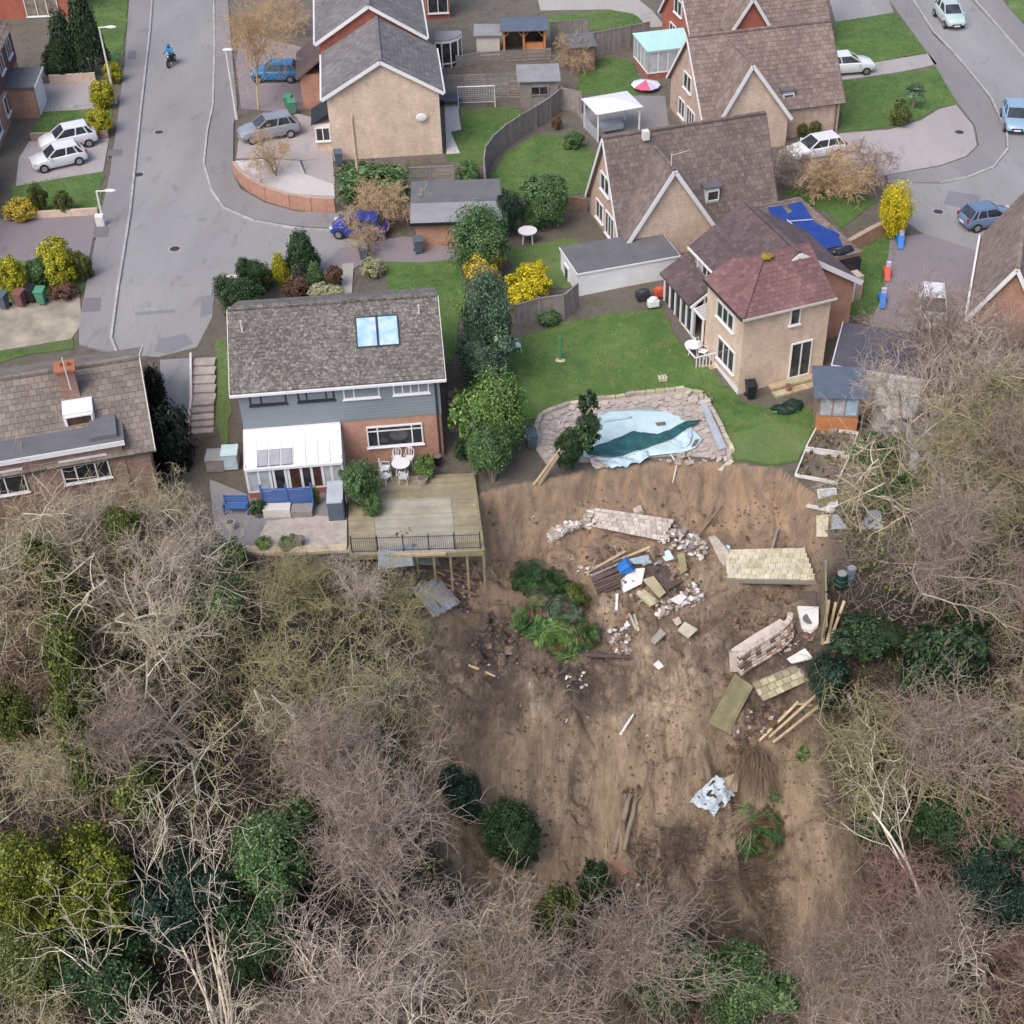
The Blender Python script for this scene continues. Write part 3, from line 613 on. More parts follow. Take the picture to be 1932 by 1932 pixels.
# --- big tan brick gable end house and the one behind it
def gable_front(name, label, x, y, z, yaw, Wd, Dp, he, hr, wallm, tile, nind=300, wallm2=None, oh=.3):
    """gable faces the camera: ridge runs in depth"""
    H = House(name, label, 'house', x, y, z, yaw); H.M = H.M @ Matrix.Translation((Wd, 0, 0)) @ Matrix.Rotation(R(90), 4, 'Z'); H.yaw += R(90)
    H.gable_walls(wallm, 0, Dp, 0, Wd, he, hr); H.gable_roof(0, Dp, 0, Wd, he, hr, tile, oh=oh)
    for y0, s_ in ((0, 1), (Wd, -1)):
        H.mb().bar((-oh - .02, Wd / 2, he + hr - .02), (-oh - .02, y0 - s_ * .36, he - .36 * hr / (Wd / 2) - .03), .05, .24).build('bargeboard', 'white', H.root)
        H.mb().bar((-oh, y0 - s_ * .4, he - .2), (Dp, y0 - s_ * .4, he - .2), .12, .12).build('gutter', 'white', H.root)
    return H
B = gable_front('detached_house', 'house with large blank tan brick gable end behind the curved brick wall', -17.55, 95.35, 0, 8.0, 7.83, 7.6, 4.93, 2.28, 'brick_tan', 'tile_grey2')
B.mb().tube([(-.05, 6.2, 4.6 - 1.2), (-.05, 6.2, .1)], .05, 6).build('downpipe', 'cream', B.root)
B.mb().tube([(-.12, 1.25, 2.9), (-.12, 1.5, 3.0)], .02, 4).ball((-.22, 1.35, 3.0), (.06, .42, .30), 10, 6).build('satellite_dish', 'white', B.root)
B.mb().lohi(.6, 5.4, -.6, 0, 3.1, 3.22).build('canopy', 'tile_grey2', B.root) if False else None
# side porch on the left of it (local +y side is left in the picture)
B.block('porch', 'white', 1.6, 3.9, 7.83, 9.0, -.3, 2.1); B.mb().extr([(1.4, 9.2, 2.1), (4.1, 9.2, 2.1), (4.1, 7.84, 2.9), (1.4, 7.84, 2.9)], (0, 0, .1)).build('porch_roof', 'black', B.root)
B.win((1.58, 8.9, .9), -Y, .9, .9, (1, 1), 'white', 'glass', nrm=-X); B.block('porch_wall', 'brick_tan', 1.57, 1.6, 7.85, 9.0, -.3, .8)
B.finish()
Cc = gable_front('detached_house', 'house with orange brick upper gable rising just behind the tan brick gable house', -19.02, 103.2, .15, 8.2, 7.58, 12, 5.6, 2.39, 'brick_red', 'tile_grey2')
Cc.block('garage_annexe', 'brick_orange', 1.0, 5.5, 7.58, 9.4, -.3, 2.6); Cc.mb().extr([(.7, 9.7, 2.4), (.7, 7.6, 3.9), (.7, 7.6, 3.8), (.7, 9.6, 2.3)], (5.2, 0, 0)).build('annexe_roof', 'tile_plum', Cc.root)
Cc.finish()

# --- steep roofed houses in a row on the right
def aframe(label, x, y, z, yaw, Wd, Dp, he, hr, wallm, tile, cx0, cx1, cax, cz, ctop, cwall, nind=300, dormer=True, wallc=None):
    H = House('steep_roofed_house', label, 'house', x, y, z, yaw, 'steep-roofed houses with cross gables')
    H.gable_walls(wallm, 0, Wd, 0, Dp, he, hr, base=-1.0)
    H.gable_roof(0, Wd, 0, Dp, he, hr, tile, oh=.28)
    ym = Dp / 2
    for xx in (-.3, Wd + .3):
        for ye in (0, Dp):
            s_ = 1 if ye == 0 else -1; H.mb().bar((xx, ym, he + hr - .02), (xx, ye - s_ * .25, he - .25 * hr / ym), .05, .2).build('bargeboard', 'white' if xx < 0 else 'wood_dark', H.root)
    # cross gable: front plane at y=-1.1, ridge goes back at height ctop
    fy = -1.1
    H.mb().extr([(cx0, fy, -1), (cx1, fy, -1), (cx1, fy, cz), (cax, fy, ctop), (cx0, fy, cz)], (0, 1.6, 0)).build('gable_wall', cwall, H.root)
    yb = (ctop - he) / hr * ym       # where the cross ridge meets the main slope
    for xe in (cx0, cx1):
        s_ = 1 if xe == cx0 else -1; run = abs(cax - xe); rise = ctop - cz; sl_ = math.hypot(run, rise); es = Vector((s_ * run / sl_, 0, rise / sl_))
        ye = (cz - he) / hr * ym; ext = .3
        O = Vector((xe, fy - .28, cz + .07)) - es * ext
        poly = [(0, 0), (ye - fy + .28, 0), (yb - fy + .28, sl_ + ext), (0, sl_ + ext)]
        H.plane(O, Y, es, poly, tile, tile)
        H.mb().bar(Vector((cax, fy - .3, ctop + .02)), Vector((xe, fy - .3, cz)) - es * .32, .05, .26).build('bargeboard', 'white', H.root)
    n_ = 10
    for i in range(n_): piece('ridge_tile', tile, H.M @ Matrix.Translation((cax, fy - .25 + (yb - fy + .25) * (i + .5) / n_, ctop + .12)) @ sc_m(.24, (yb - fy + .25) / n_ * .95, .1), H.root)
    # windows in the left gable end
    H.win((0, ym + .8, 3.0), -Y, 1.5, 1.1, (1, 1), 'white', 'glass', nrm=-X); H.win((0, ym + 1.6, .55), -Y, 1.2, 1.2, (1, 1), 'white', 'glass', nrm=-X); H.win((0, ym - .2, .3), -Y, 1.5, 1.5, (1, 1, 1), 'white', 'glass', nrm=-X)
    if dormer:
        dx = cx1 + .1; H.mb().lohi(dx, dx + .9, .35, 2.0, 2.4, 3.5).build('dormer', 'white', H.root); H.mb().lohi(dx - .15, dx + 1.05, .2, 2.2, 3.5, 3.62).build('dormer_roof', 'felt', H.root)
        H.win((dx + .1, .35, 2.65), X, .7, .6, (1,), 'white', 'glass', sill=False)
    return H
D1 = aframe('nearest steep-roofed house with cream gable and white dormer, beside the flat white garage', 2.77, 81.98, 0, 19.1, 10.76, 5.84, 1.61, 5.15, 'render_cream' if False else 'brick_pink', 'tile_brown', 0.1, 5.9, 2.98, 1.7, 6.0, 'brick_tan')
D1.mb().tube([(2.9, -.9, 6.2), (2.9, -.9, 7.0)], .03, 5).tube([(2.9, -.9, 6.9), (4.2, -.7, 6.95)], .02, 4).build('aerial', 'cream', D1.root)
D1.mb().lohi(2.3, 2.7, 2.3, 2.7, 6.5, 7.1).build('flue', 'concrete_white', D1.root)
D1.finish()
D2 = aframe('middle steep-roofed house with cream cross gable, aqua roofed conservatory behind its side wall', 9.12, 97.15, 0, 16.1, 10.59, 7.4, 2.6, 4.3, 'brick_pink', 'tile_brown2', .5, 6.0, 2.85, 2.4, 6.5, 'brick_tan')
D2.mb().tube([(10.3, -.1, 2.6), (10.3, -.1, 0)], .05).build('downpipe', 'brown_clad', D2.root)
D2.finish()
D3 = aframe('far steep-roofed house with red cross gable, cut by the top of the picture', 9.3, 112.19, 0, 18.5, 11.8, 6.95, 2.1, 4.2, 'brick_red', 'tile_brown2', 2.6, 6.0, 4.3, 2.9, 5.4, 'brick_red', dormer=False)
D3.finish()
# conservatory with aqua roof behind D2's left wall
cx = G(1240, 160); cv = House('conservatory', 'white glazed conservatory with aqua roof behind the middle steep-roofed house', 'conservatory', at(1222, 150).x, at(1222, 150).y, 0, 16.1)
cv.block('base_wall', 'brick_red', 0, 3.3, 0, 3.6, -.1, .5)
f = cv.mb()
for i in range(5): f.lohi(3.3 * i / 4 - .04, 3.3 * i / 4 + .04, -.04, .04, .5, 2.2); f.lohi(-.04, .04, 3.6 * i / 4 - .04, 3.6 * i / 4 + .04, .5, 2.2)
f.lohi(-.08, 3.4, -.08, .06, 2.15, 2.3).lohi(-.08, .06, 0, 3.6, 2.15, 2.3).lohi(-.08, 3.4, -.06, .05, .45, .55).lohi(-.06, .05, 0, 3.6, .45, .55)
fo = f.build('frame', 'white', cv.root)
for i in range(4):
    piece('pane', 'glass_pale', cv.M @ Matrix.Translation((3.3 * (i + .5) / 4, 0, 1.35)) @ sc_m(.74, .03, 1.6), fo); piece('pane', 'glass_pale', cv.M @ Matrix.Translation((0, 3.6 * (i + .5) / 4, 1.35)) @ sc_m(.03, .8, 1.6), fo)
cv.mb().extr([(-.15, -.15, 2.3), (3.5, -.15, 2.3), (3.5, 1.8, 3.1), (.9, 1.8, 3.1)], (0, 0, .05)).build('roof_panel', 'aqua', cv.root)
cv.mb().extr([(-.15, 3.75, 2.3), (-.15, -.15, 2.3), (.9, 1.8, 3.1)], (0, 0, .05)).build('roof_panel', 'aqua', cv.root)
cv.mb().extr([(3.5, 3.75, 2.3), (-.15, 3.75, 2.3), (.9, 1.8, 3.1), (3.5, 1.8, 3.1)], (0, 0, .05)).build('roof_panel', 'aqua', cv.root)

# --- house with the red hipped wing above the pool
E_ = House('extended_house', 'tan brick house with dark red hipped wing and french doors, above the pool', 'house', 9.21, 67.62, -.82, 22.8)
E_.block('wall', 'brick_tan', 0, 5.54, 0, 4.4, -1.0, 5.2)
E_.block('plinth', 'render_white', -.03, 0, 0, 4.4, -1.0, .28)
ap = Vector((2.6, 2.9, 7.0)); rb = Vector((5.0, 2.9, 7.0)); e0 = 5.2; o_ = .3
def tri_plane(H, pts, tile):
    a, b = Vector(pts[0]), Vector(pts[1]); ex = (b - a).normalized(); c = Vector(pts[2]); es = (c - a) - ex * (c - a).dot(ex); es.normalize()
    poly = [((Vector(p) - a).dot(ex), (Vector(p) - a).dot(es)) for p in pts]; return H.plane(a, ex, es, poly, tile, tile, th=.3)
tri_plane(E_, [(-o_, -o_, e0), (5.54 + .1, -o_, e0), (5.54, 2.9, 7.0), ap], 'tile_red')
tri_plane(E_, [(-o_, 5.6, e0), (-o_, -o_, e0), ap, (2.6, 4.9, 7.0)][0:3] + [], 'tile_red') if False else tri_plane(E_, [(-o_, -o_, e0), (-o_, 4.4, e0), (1.3, 4.4, 6.1), ap], 'tile_red')
E_.mb().bar((-o_ + .02, -o_ - .03, e0 - .06), (5.7, -o_ - .03, e0 - .06), .06, .14).build('fascia', 'cream', E_.root); E_.mb().bar((-o_ - .03, -o_, e0 - .06), (-o_ - .03, 4.4, e0 - .06), .06, .14).build('fascia', 'dark_metal', E_.root)
for i in range(9):
    for a, b in (((-.3, -.3, e0), ap), ):
        a = Vector(a); b = Vector(b); c = a.lerp(b, (i + .5) / 9); d = b - a
        piece('hip_tile', 'tile_red', E_.M @ Matrix.Translation(c + Vector((0, 0, .09))) @ d.to_track_quat('X', 'Z').to_matrix().to_4x4() @ sc_m(d.length / 9 * .95, .24, .1), E_.root)
E_.mb().ball((2.65, 2.6, 7.0), (.42, .35, .12), 8, 5, .25).build('moss_patch', 'l_gold', E_.root)
E_.win((3.3, 0, .23), X, 1.25, 2.25, (1, 1), 'white', ['glass', 'glass'], name='french_doors'); E_.win((3.0, 0, 3.92), X, .52, .95, (1,), 'white', 'glass')
E_.win((0, 3.0, 3.55), -Y, 1.9, .95, (1, 1, 1), 'white', 'glass', nrm=-X); E_.win((0, 2.6, .95), -Y, 1.9, 1.35, (1, 1, 1), 'white', 'glass', nrm=-X)
# main part
E_.mb().extr([(1.35, 4.4, -1), (1.35, 4.4, 4.75), (4.58, 4.4, 6.78), (8.75, 4.4, 4.15), (8.75, 4.4, -1)][0:0] or [(1.35, 2.5, -1), (8.7, 2.5, -1), (8.7, 2.5, 4.1), (4.58, 2.5, 6.7), (1.35, 2.5, 4.7)], (0, 6.2, 0)).build('wall', 'brick_orange', E_.root)
sl_ = math.hypot(3.23 + .0, 2.05); es = Vector((3.23, 0, 2.05)) / sl_; O = Vector((1.35, 2.2, 4.82)) - es * .35
E_.plane(O, Y, es, [(0, 1.2), (0, sl_ + .35), (6.8, sl_ + .35), (6.8, 0), (2.6, 0)], 'tile_plum', 'tile_plum', th=.3)
sr = math.hypot(4.2, 2.66); es = Vector((-4.2, 0, 2.66)) / sr; O = Vector((8.78, 2.2, 4.15)) - es * .3
E_.plane(O, Y, es, [(0, 0), (6.8, 0), (6.8, sr + .3), (0, sr + .3)], 'tile_plum', 'tile_plum', th=.34)
E_.mb().bar((4.55, 2.15, 6.86), (9.02, 2.15, 4.02), .06, .3).build('bargeboard', 'white', E_.root); E_.mb().bar((4.58, 2.15, 6.88), (4.1, 2.15, 6.55), .05, .22).build('bargeboard', 'white', E_.root)
for i in range(14): piece('ridge_tile', 'tile_plum', E_.M @ Matrix.Translation((4.58, 2.3 + 6.6 * (i + .5) / 14, 6.98)) @ sc_m(.26, .45, .1), E_.root)
E_.mb().bar((.98, 4.6, 4.55), (.98, 9.0, 4.55), .1, .1).build('gutter', 'white', E_.root)
E_.win((1.35, 8.2, 3.55), -Y, 3.0, .8, (1, 1, 1, 1, 1), 'white', ['glass_pale', 'glass', 'glass'], nrm=-X)
# low rear wing with the tarpaulin
E_.block('wall', 'brick_pink', 7.6, 11.3, 6.6, 13.6, -1.0, 3.1)
E_.mb().extr([(7.3, 6.2, 3.15), (11.6, 6.2, 3.15), (11.6, 13.9, 3.15), (7.3, 13.9, 3.15)], (0, 0, .14)).build('flat_roof', 'tile_brown2', E_.root)
tiles_E = E_.plane((7.3, 6.2, 3.34), X, Y, [(0, 0), (4.3, 0), (4.3, 7.7), (0, 7.7)], 'tile_brown2', 'tile_brown2')
E_.block('opening_shade', 'black', 8.9, 11.4, 5.9, 6.55, 1.6, 3.1); E_.block('garage_door', 'white', 8.72, 10.6, 5.0, 5.06, .6, 2.2)  # solid black block: the shade inside the opening is put into its colour
E_.block('wall', 'brick_pink', 8.75, 11.2, 5.1, 6.55, -1, 2.4)
# sunroom with lean-to roof
E_.mb().extr([(-.35, 5.9, 2.45), (1.34, 5.9, 3.45), (1.34, 9.95, 3.45), (-.35, 9.95, 2.45)], (0, 0, .1)).build('lean_to_roof', 'tile_plum', E_.root)
sl2 = math.hypot(1.69, 1.0); E_.plane((-.35, 5.9, 2.58), Y, (1.69, 0, 1.0), [(0, 0), (4.05, 0), (4.05, sl2), (0, sl2)], 'tile_plum', 'tile_plum', th=.3)
E_.block('dwarf_wall', 'render_white', -.1, .02, 5.9, 9.8, -.6, .45)
f = E_.mb()
for i in range(6): y_ = 5.95 + 3.8 * i / 5; f.lohi(-.12, .04, y_ - .07, y_ + .07, .4, 2.4)
f.lohi(-.12, .04, 5.9, 9.8, 2.3, 2.45).lohi(-.12, .04, 5.9, 9.8, .4, .5); f.bar((-.3, 5.85, 2.42), (1.34, 5.85, 3.42), .06, .16)
for i in range(3): f.lohi(.04 + .6 * i, .14 + .6 * i, 5.9, 6.0, -.5, 2.5 + .35 * i)
fo = f.build('sunroom_frame', 'white', E_.root)
for i in range(5): piece('pane', 'glass', E_.M @ Matrix.Translation((-.04, 5.95 + 3.8 * (i + .5) / 5, 1.4)) @ sc_m(.03, .62, 1.8), fo)
# covered corner between sunroom and wing: beams of a small pergola
f = E_.mb()
for i in range(7): f.bar((-.1, 4.5 + .2 * i, 2.35), (1.3, 4.5 + .2 * i, 2.7), .05, .1)
for p in ((-.1, 4.5), (-.1, 5.8)): f.lohi(p[0] - .05, p[0] + .05, p[1] - .05, p[1] + .05, -.6, 2.4)
f.lohi(-.15, -.05, 4.4, 5.9, 2.3, 2.42); f.build('pergola', 'white', E_.root)
E_.finish()
# small timber deck at its side
dk = thing('side_deck', 'pale timber deck with steps along the sunroom of the extended house', 'deck', E_.M @ Vector((-1, 6, -.1)))
for i in range(12): piece('plank', 'wood_pale' if i > 2 else 'deck_wood', E_.M @ Matrix.Translation((-1.45 + .15 * i, 6.0 if i < 7 else 3.9, .12 if i > 3 else -.08)) @ sc_m(.135, 6.1 if i < 7 else 2.6, .05), dk)
for i in range(7): piece('baluster', 'white', E_.M @ Matrix.Translation((-1.2 + .22 * i, 3.0, .5)) @ sc_m(.05, .05, .8), dk)
MB(E_.M).lohi(-1.3, .2, 2.96, 3.04, .88, .95).lohi(-1.34, -1.26, 3.0, 4.2, .88, .95).build('rail', 'white', dk)
MB(E_.M).lohi(-1.5, 0, 2.9, 9, -1.0, .0).build('deck_base', 'wood_dark', dk)
# front patio steps by the french doors
st = thing('patio_steps', 'broad cream stone steps below the french doors', 'steps', E_.M @ Vector((4, -1, 0)))
for i in range(4):
    for j in range(4): piece('slab', 'slab_mossy' if (i + j) % 2 else 'wood_pale', E_.M @ Matrix.Translation((1.9 + 1.12 * j + .5, -.35 - .55 * i, .12 - .18 * i)) @ sc_m(1.08, .52, .16), st)
MB(E_.M).lohi(1.8, 6.3, -2.3, -.02, -1.4, -.45).build('step_base', 'concrete', st)

# --- white flat-roofed garage
Gg = House('garage', 'flat-roofed white rendered garage with grey felt roof beside the big lawn', 'garage', 0.0, 76.96, -.8, 19.1)
Gg.block('wall', 'render_white', 0, 6.7, 0, 3.3, -.6, 2.25); Gg.mb().lohi(-.08, 6.8, -.08, 3.4, 2.25, 2.36).build('fascia', 'white', Gg.root); Gg.mb().lohi(-.02, 6.74, -.02, 3.34, 2.36, 2.40).build('flat_roof', 'felt', Gg.root)
Gg.win((0, 2.4, .8), -Y, .7, .9, (1,), 'white', 'glass', nrm=-X)
# --- brick outbuilding with grey flat roof
O_ = House('outbuilding', 'brick outbuilding with pale grey sheet roof beside the tall clipped tree', 'outbuilding', at(787, 468).x, at(787, 468).y, -.1, 4)
O_.block('wall', 'brick_orange', 0, 4.9, 0, 4.3, -.2, 2.0); O_.mb().extr([(-.3, -.3, 2.0), (5.6, -.3, 2.0), (5.6, 1.9, 2.25), (-.3, 1.9, 2.25)], (0, 0, .08)).build('roof_sheet', 'felt_pale', O_.root)
O_.mb().extr([(-.3, 1.9, 2.27), (5.6, 1.9, 2.27), (5.6, 4.5, 2.5), (-.3, 4.5, 2.5)], (0, 0, .08)).build('roof_sheet', 'felt', O_.root); O_.block('fascia', 'black', -.32, 5.6, -.36, -.31, 1.88, 2.08)

# --- left houses
Gh = House('semi_detached_house', 'brown-tiled house with brick chimney and dark flat-roofed bay, half hidden by bare branches', 'house', -34.2, 55.0, -1.17, 16.8)
Gh.gable_walls('brick_brown', 0, 12.65, 0, 9.4, 3.3, 2.4, base=-2)
Gh.gable_roof(0, 12.65, 0, 9.4, 3.3, 2.4, 'tile_brown3', oh=.3, tw=.36, th=.36)
Gh.mb().bar((12.98, 4.7, 5.75), (12.98, 9.7, 3.2), .05, .24).build('bargeboard', 'white', Gh.root); Gh.mb().bar((12.98, 4.7, 5.75), (12.98, -.3, 3.2), .05, .2).build('bargeboard', 'cream', Gh.root)
ch = Gh.mb().lohi(8.9, 9.75, 3.1, 3.9, 4.4, 6.6).build('chimney', 'brick_chimney', Gh.root); Gh.mb().lohi(8.8, 9.85, 3.0, 4.0, 6.6, 6.72).tube([(9.15, 3.5, 6.7), (9.15, 3.5, 6.95)], .1, 8).tube([(9.5, 3.5, 6.7), (9.5, 3.5, 6.95)], .1, 8).build('chimney_pots', 'terracotta', Gh.root)
Gh.block('dormer', 'white', 8.8, 10.3, 1.7, 3.0, 3.9, 4.95); Gh.win((8.95, 1.7, 4.05), X, 1.2, .7, (1,), 'white', 'brick_red' if False else 'glass_brown')
Gh.block('front_bay', 'brick_brown', 2.2, 11.4, -.05, 2.2, -2, 4.0); Gh.mb().lohi(2.0, 11.6, -.25, 2.6, 4.0, 4.16).build('flat_roof', 'felt', Gh.root); Gh.block('fascia', 'white', 2.0, 11.6, -.32, -.27, 3.9, 4.18)
Gh.block('skylight_box', 'felt', 10.0, 11.3, .1, 2.3, 4.17, 4.4)
Gh.win((8.3, -.05, 2.0), X, 2.2, 1.35, (1, 1.6, 1), 'white', 'glass', .75); Gh.win((3.6, -.05, 2.0), X, 2.8, 1.35, (1, 1, 1), 'white', 'glass', .75)
Gh.mb().tube([(9.4, 2.9, 7.6), (9.4, 2.9, 5.6)], .03, 5).build('aerial', 'concrete_white', Gh.root)
Gh.finish()
Gh2 = House('terraced_house', 'low brick building with white windows showing at the left edge behind bare branches', 'house', -33.5, 50.8, -1.9, 16.8)
Gh2.block('wall', 'brick_brown', 0, 8.4, 0, 3.6, -4, 1.1); Gh2.mb().lohi(-.1, 8.5, -.1, 3.7, 1.1, 1.25).build('flat_roof', 'tile_brown3', Gh2.root); Gh2.block('fascia', 'white', -.1, 8.5, -.17, -.12, 1.02, 1.26); Gh2.win((.6, 0, -.6), X, 2.0, 1.2, (1, 1), 'white', 'glass_pale')
H1 = House('semi_detached_house', 'house at the upper left with mauve clad upper wall, white windows and white garage doors', 'house', -41.9, 95.5, 0, 97)
H1.gable_walls('brick_orange', 0, 12.0, 0, 8, 5.2, 2.2); H1.gable_roof(0, 12.0, 0, 8, 5.2, 2.2, 'tile_brown2', oh=.3, th=.4, tw=.4)
H1.M = H1.M
for i in range(12): piece('cladding_board', 'brown_clad', H1.M @ Matrix.Translation((6, -.03, 2.7 + .21 * i)) @ sc_m(12.0, .04, .2), H1.root)
for i in range(4): H1.win((1 + 2.9 * i, 0, 3.5), X, 1.3, 1.1, (1, 1), 'white', 'glass')
for i in range(2): H1.win((1.5 + 4 * i, 0, .8), X, 1.7, 1.3, (1, 1), 'white', 'glass')
H1.block('garage_annexe', 'brick_orange', 6.8, 10.2, -2.0, 0, -.2, 2.4); H1.mb().lohi(6.6, 10.4, -2.2, 0, 2.4, 2.52).build('flat_roof', 'felt', H1.root); H1.block('garage_door', 'white', 7.1, 9.9, -2.06, -2.01, 0, 2.1); H1.block('fascia', 'white', 6.6, 10.4, -2.26, -2.21, 2.3, 2.54)
H1.finish()
H2 = House('semi_detached_house', 'house at the left edge with dark porch roof beside the two white cars', 'house', -40.4, 78.0, 0, 97)
H2.gable_walls('brick_orange', 0, 14.5, 0, 8, 5.2, 2.2); H2.gable_roof(0, 14.5, 0, 8, 5.2, 2.2, 'tile_brown2', oh=.3, th=.4, tw=.4)
for i in range(12): piece('cladding_board', 'brown_clad', H2.M @ Matrix.Translation((7.25, -.03, 2.7 + .21 * i)) @ sc_m(14.5, .04, .2), H2.root)
H2.block('porch', 'brick_red', 9.5, 13.6, -1.3, 0, -.2, 2.3); H2.mb().lohi(9.3, 13.8, -1.5, 0, 2.3, 2.42).build('flat_roof', 'black', H2.root); H2.block('fascia', 'white', 9.3, 13.8, -1.56, -1.51, 2.2, 2.44)
for i in range(3): H2.win((9.9 + 1.25 * i, -1.3, .7), X, .9, 1.3, (1,), 'white', 'glass')
for i in range(4): H2.win((1 + 3 * i, 0, 3.5), X, 1.4, 1.1, (1, 1), 'white', 'glass')
H2.finish()
p = at(-40, 60); H0 = House('semi_detached_house', 'red brick house in the top left corner with a large white framed window', 'house', p.x - 4, p.y + 2, 0, 8)
H0.block('wall', 'brick_red', 0, 11.0, 0, 8, -.5, 5); H0.mb().lohi(-.2, 11.2, -.3, 8, 2.6, 2.75).build('string_course', 'white', H0.root); H0.win((7.4, 0, .2), X, 2.6, 2.0, (1, 1, 1), 'white', 'glass_curtain'); H0.gable_roof(0, 11.0, 0, 8, 5, 2, 'tile_brown2'); H0.tiles = H0.tiles[:300]; H0.finish()
# --- right edge: gabled house and dark flat garages
F = gable_front('detached_house', 'brick gable house at the right edge seen through bare twigs', 22.8, 70.7, -1.0, -16.7, 3.7, 9.2, 3.9, 3.1, 'brick_orange', 'tile_brown2')
F.finish()
def flat_block(pa, pb, pc, z, lab, roofm, wallm):
    a, b, c = at(*pa, z), at(*pb, z), at(*pc, z); H = House('garage', lab, 'garage', a.x, a.y, 0, math.degrees(math.atan2(b.y - a.y, b.x - a.x))); L = (b - a).length; D_ = (c - a).length
    H.block('wall', wallm, 0, L, 0, D_, -2.2, z - .12); H.mb().lohi(-.1, L + .1, -.08, D_ + .1, z - .12, z).build('flat_roof', roofm, H.root); H.block('fascia', 'white', -.12, L + .12, -.16, -.09, z - .24, z + .04); H.block('fascia', 'white', -.17, -.11, -.1, D_ + .1, z - .24, z + .04)
    n = max(1, int(L / 1.0))
    for i in range(n): piece('felt_strip', roofm, H.M @ Matrix.Translation((L * (i + .5) / n, D_ / 2, z + .02)) @ sc_m(L / n * .985, D_, .03), H.root)
    return H
flat_block((1574, 688), (1742, 714), (1611, 613), 1.3, 'dark flat-roofed garage with white fascia between the potting shed and the right gable house', 'slate_dark', 'render_white')
flat_block((1748, 716), (1990, 676), (1752, 640), 1.2, 'second dark flat roof behind the bare twigs at the right edge', 'slate_dark', 'brick_brown')
# small potting shed
sp_ = at(1537, 812, -1.1); S1 = House('potting_shed', 'small shed with orange boarded base, three pale windows and slate blue felt roof', 'shed', sp_.x, sp_.y, -1.1, -3)
S1.block('wall', 'wood_brown', .02, 2.28, .02, 2.0, 0, 2.4)
for i in range(6): piece('board', 'wood_orange', S1.M @ Matrix.Translation((1.15, 0, .1 + .17 * i)) @ sc_m(2.3, .04, .165), S1.root)
for i in range(8): piece('board', 'wood_dark', S1.M @ Matrix.Translation((2.3, 1.0, .15 + .28 * i)) @ sc_m(.04, 2.0, .27), S1.root)
S1.win((.12, 0, 1.15), X, 2.05, 1.15, (1, 1, 1), 'wood_grey', ['glass_pale', 'glass_pale', 'glass_sky'], sill=False)
S1.mb().extr([(-.3, -.3, 2.35), (2.7, -.3, 2.35), (2.7, 2.2, 2.8), (-.3, 2.2, 2.8)], (0, 0, .07)).build('roof', 'slate_blue', S1.root)
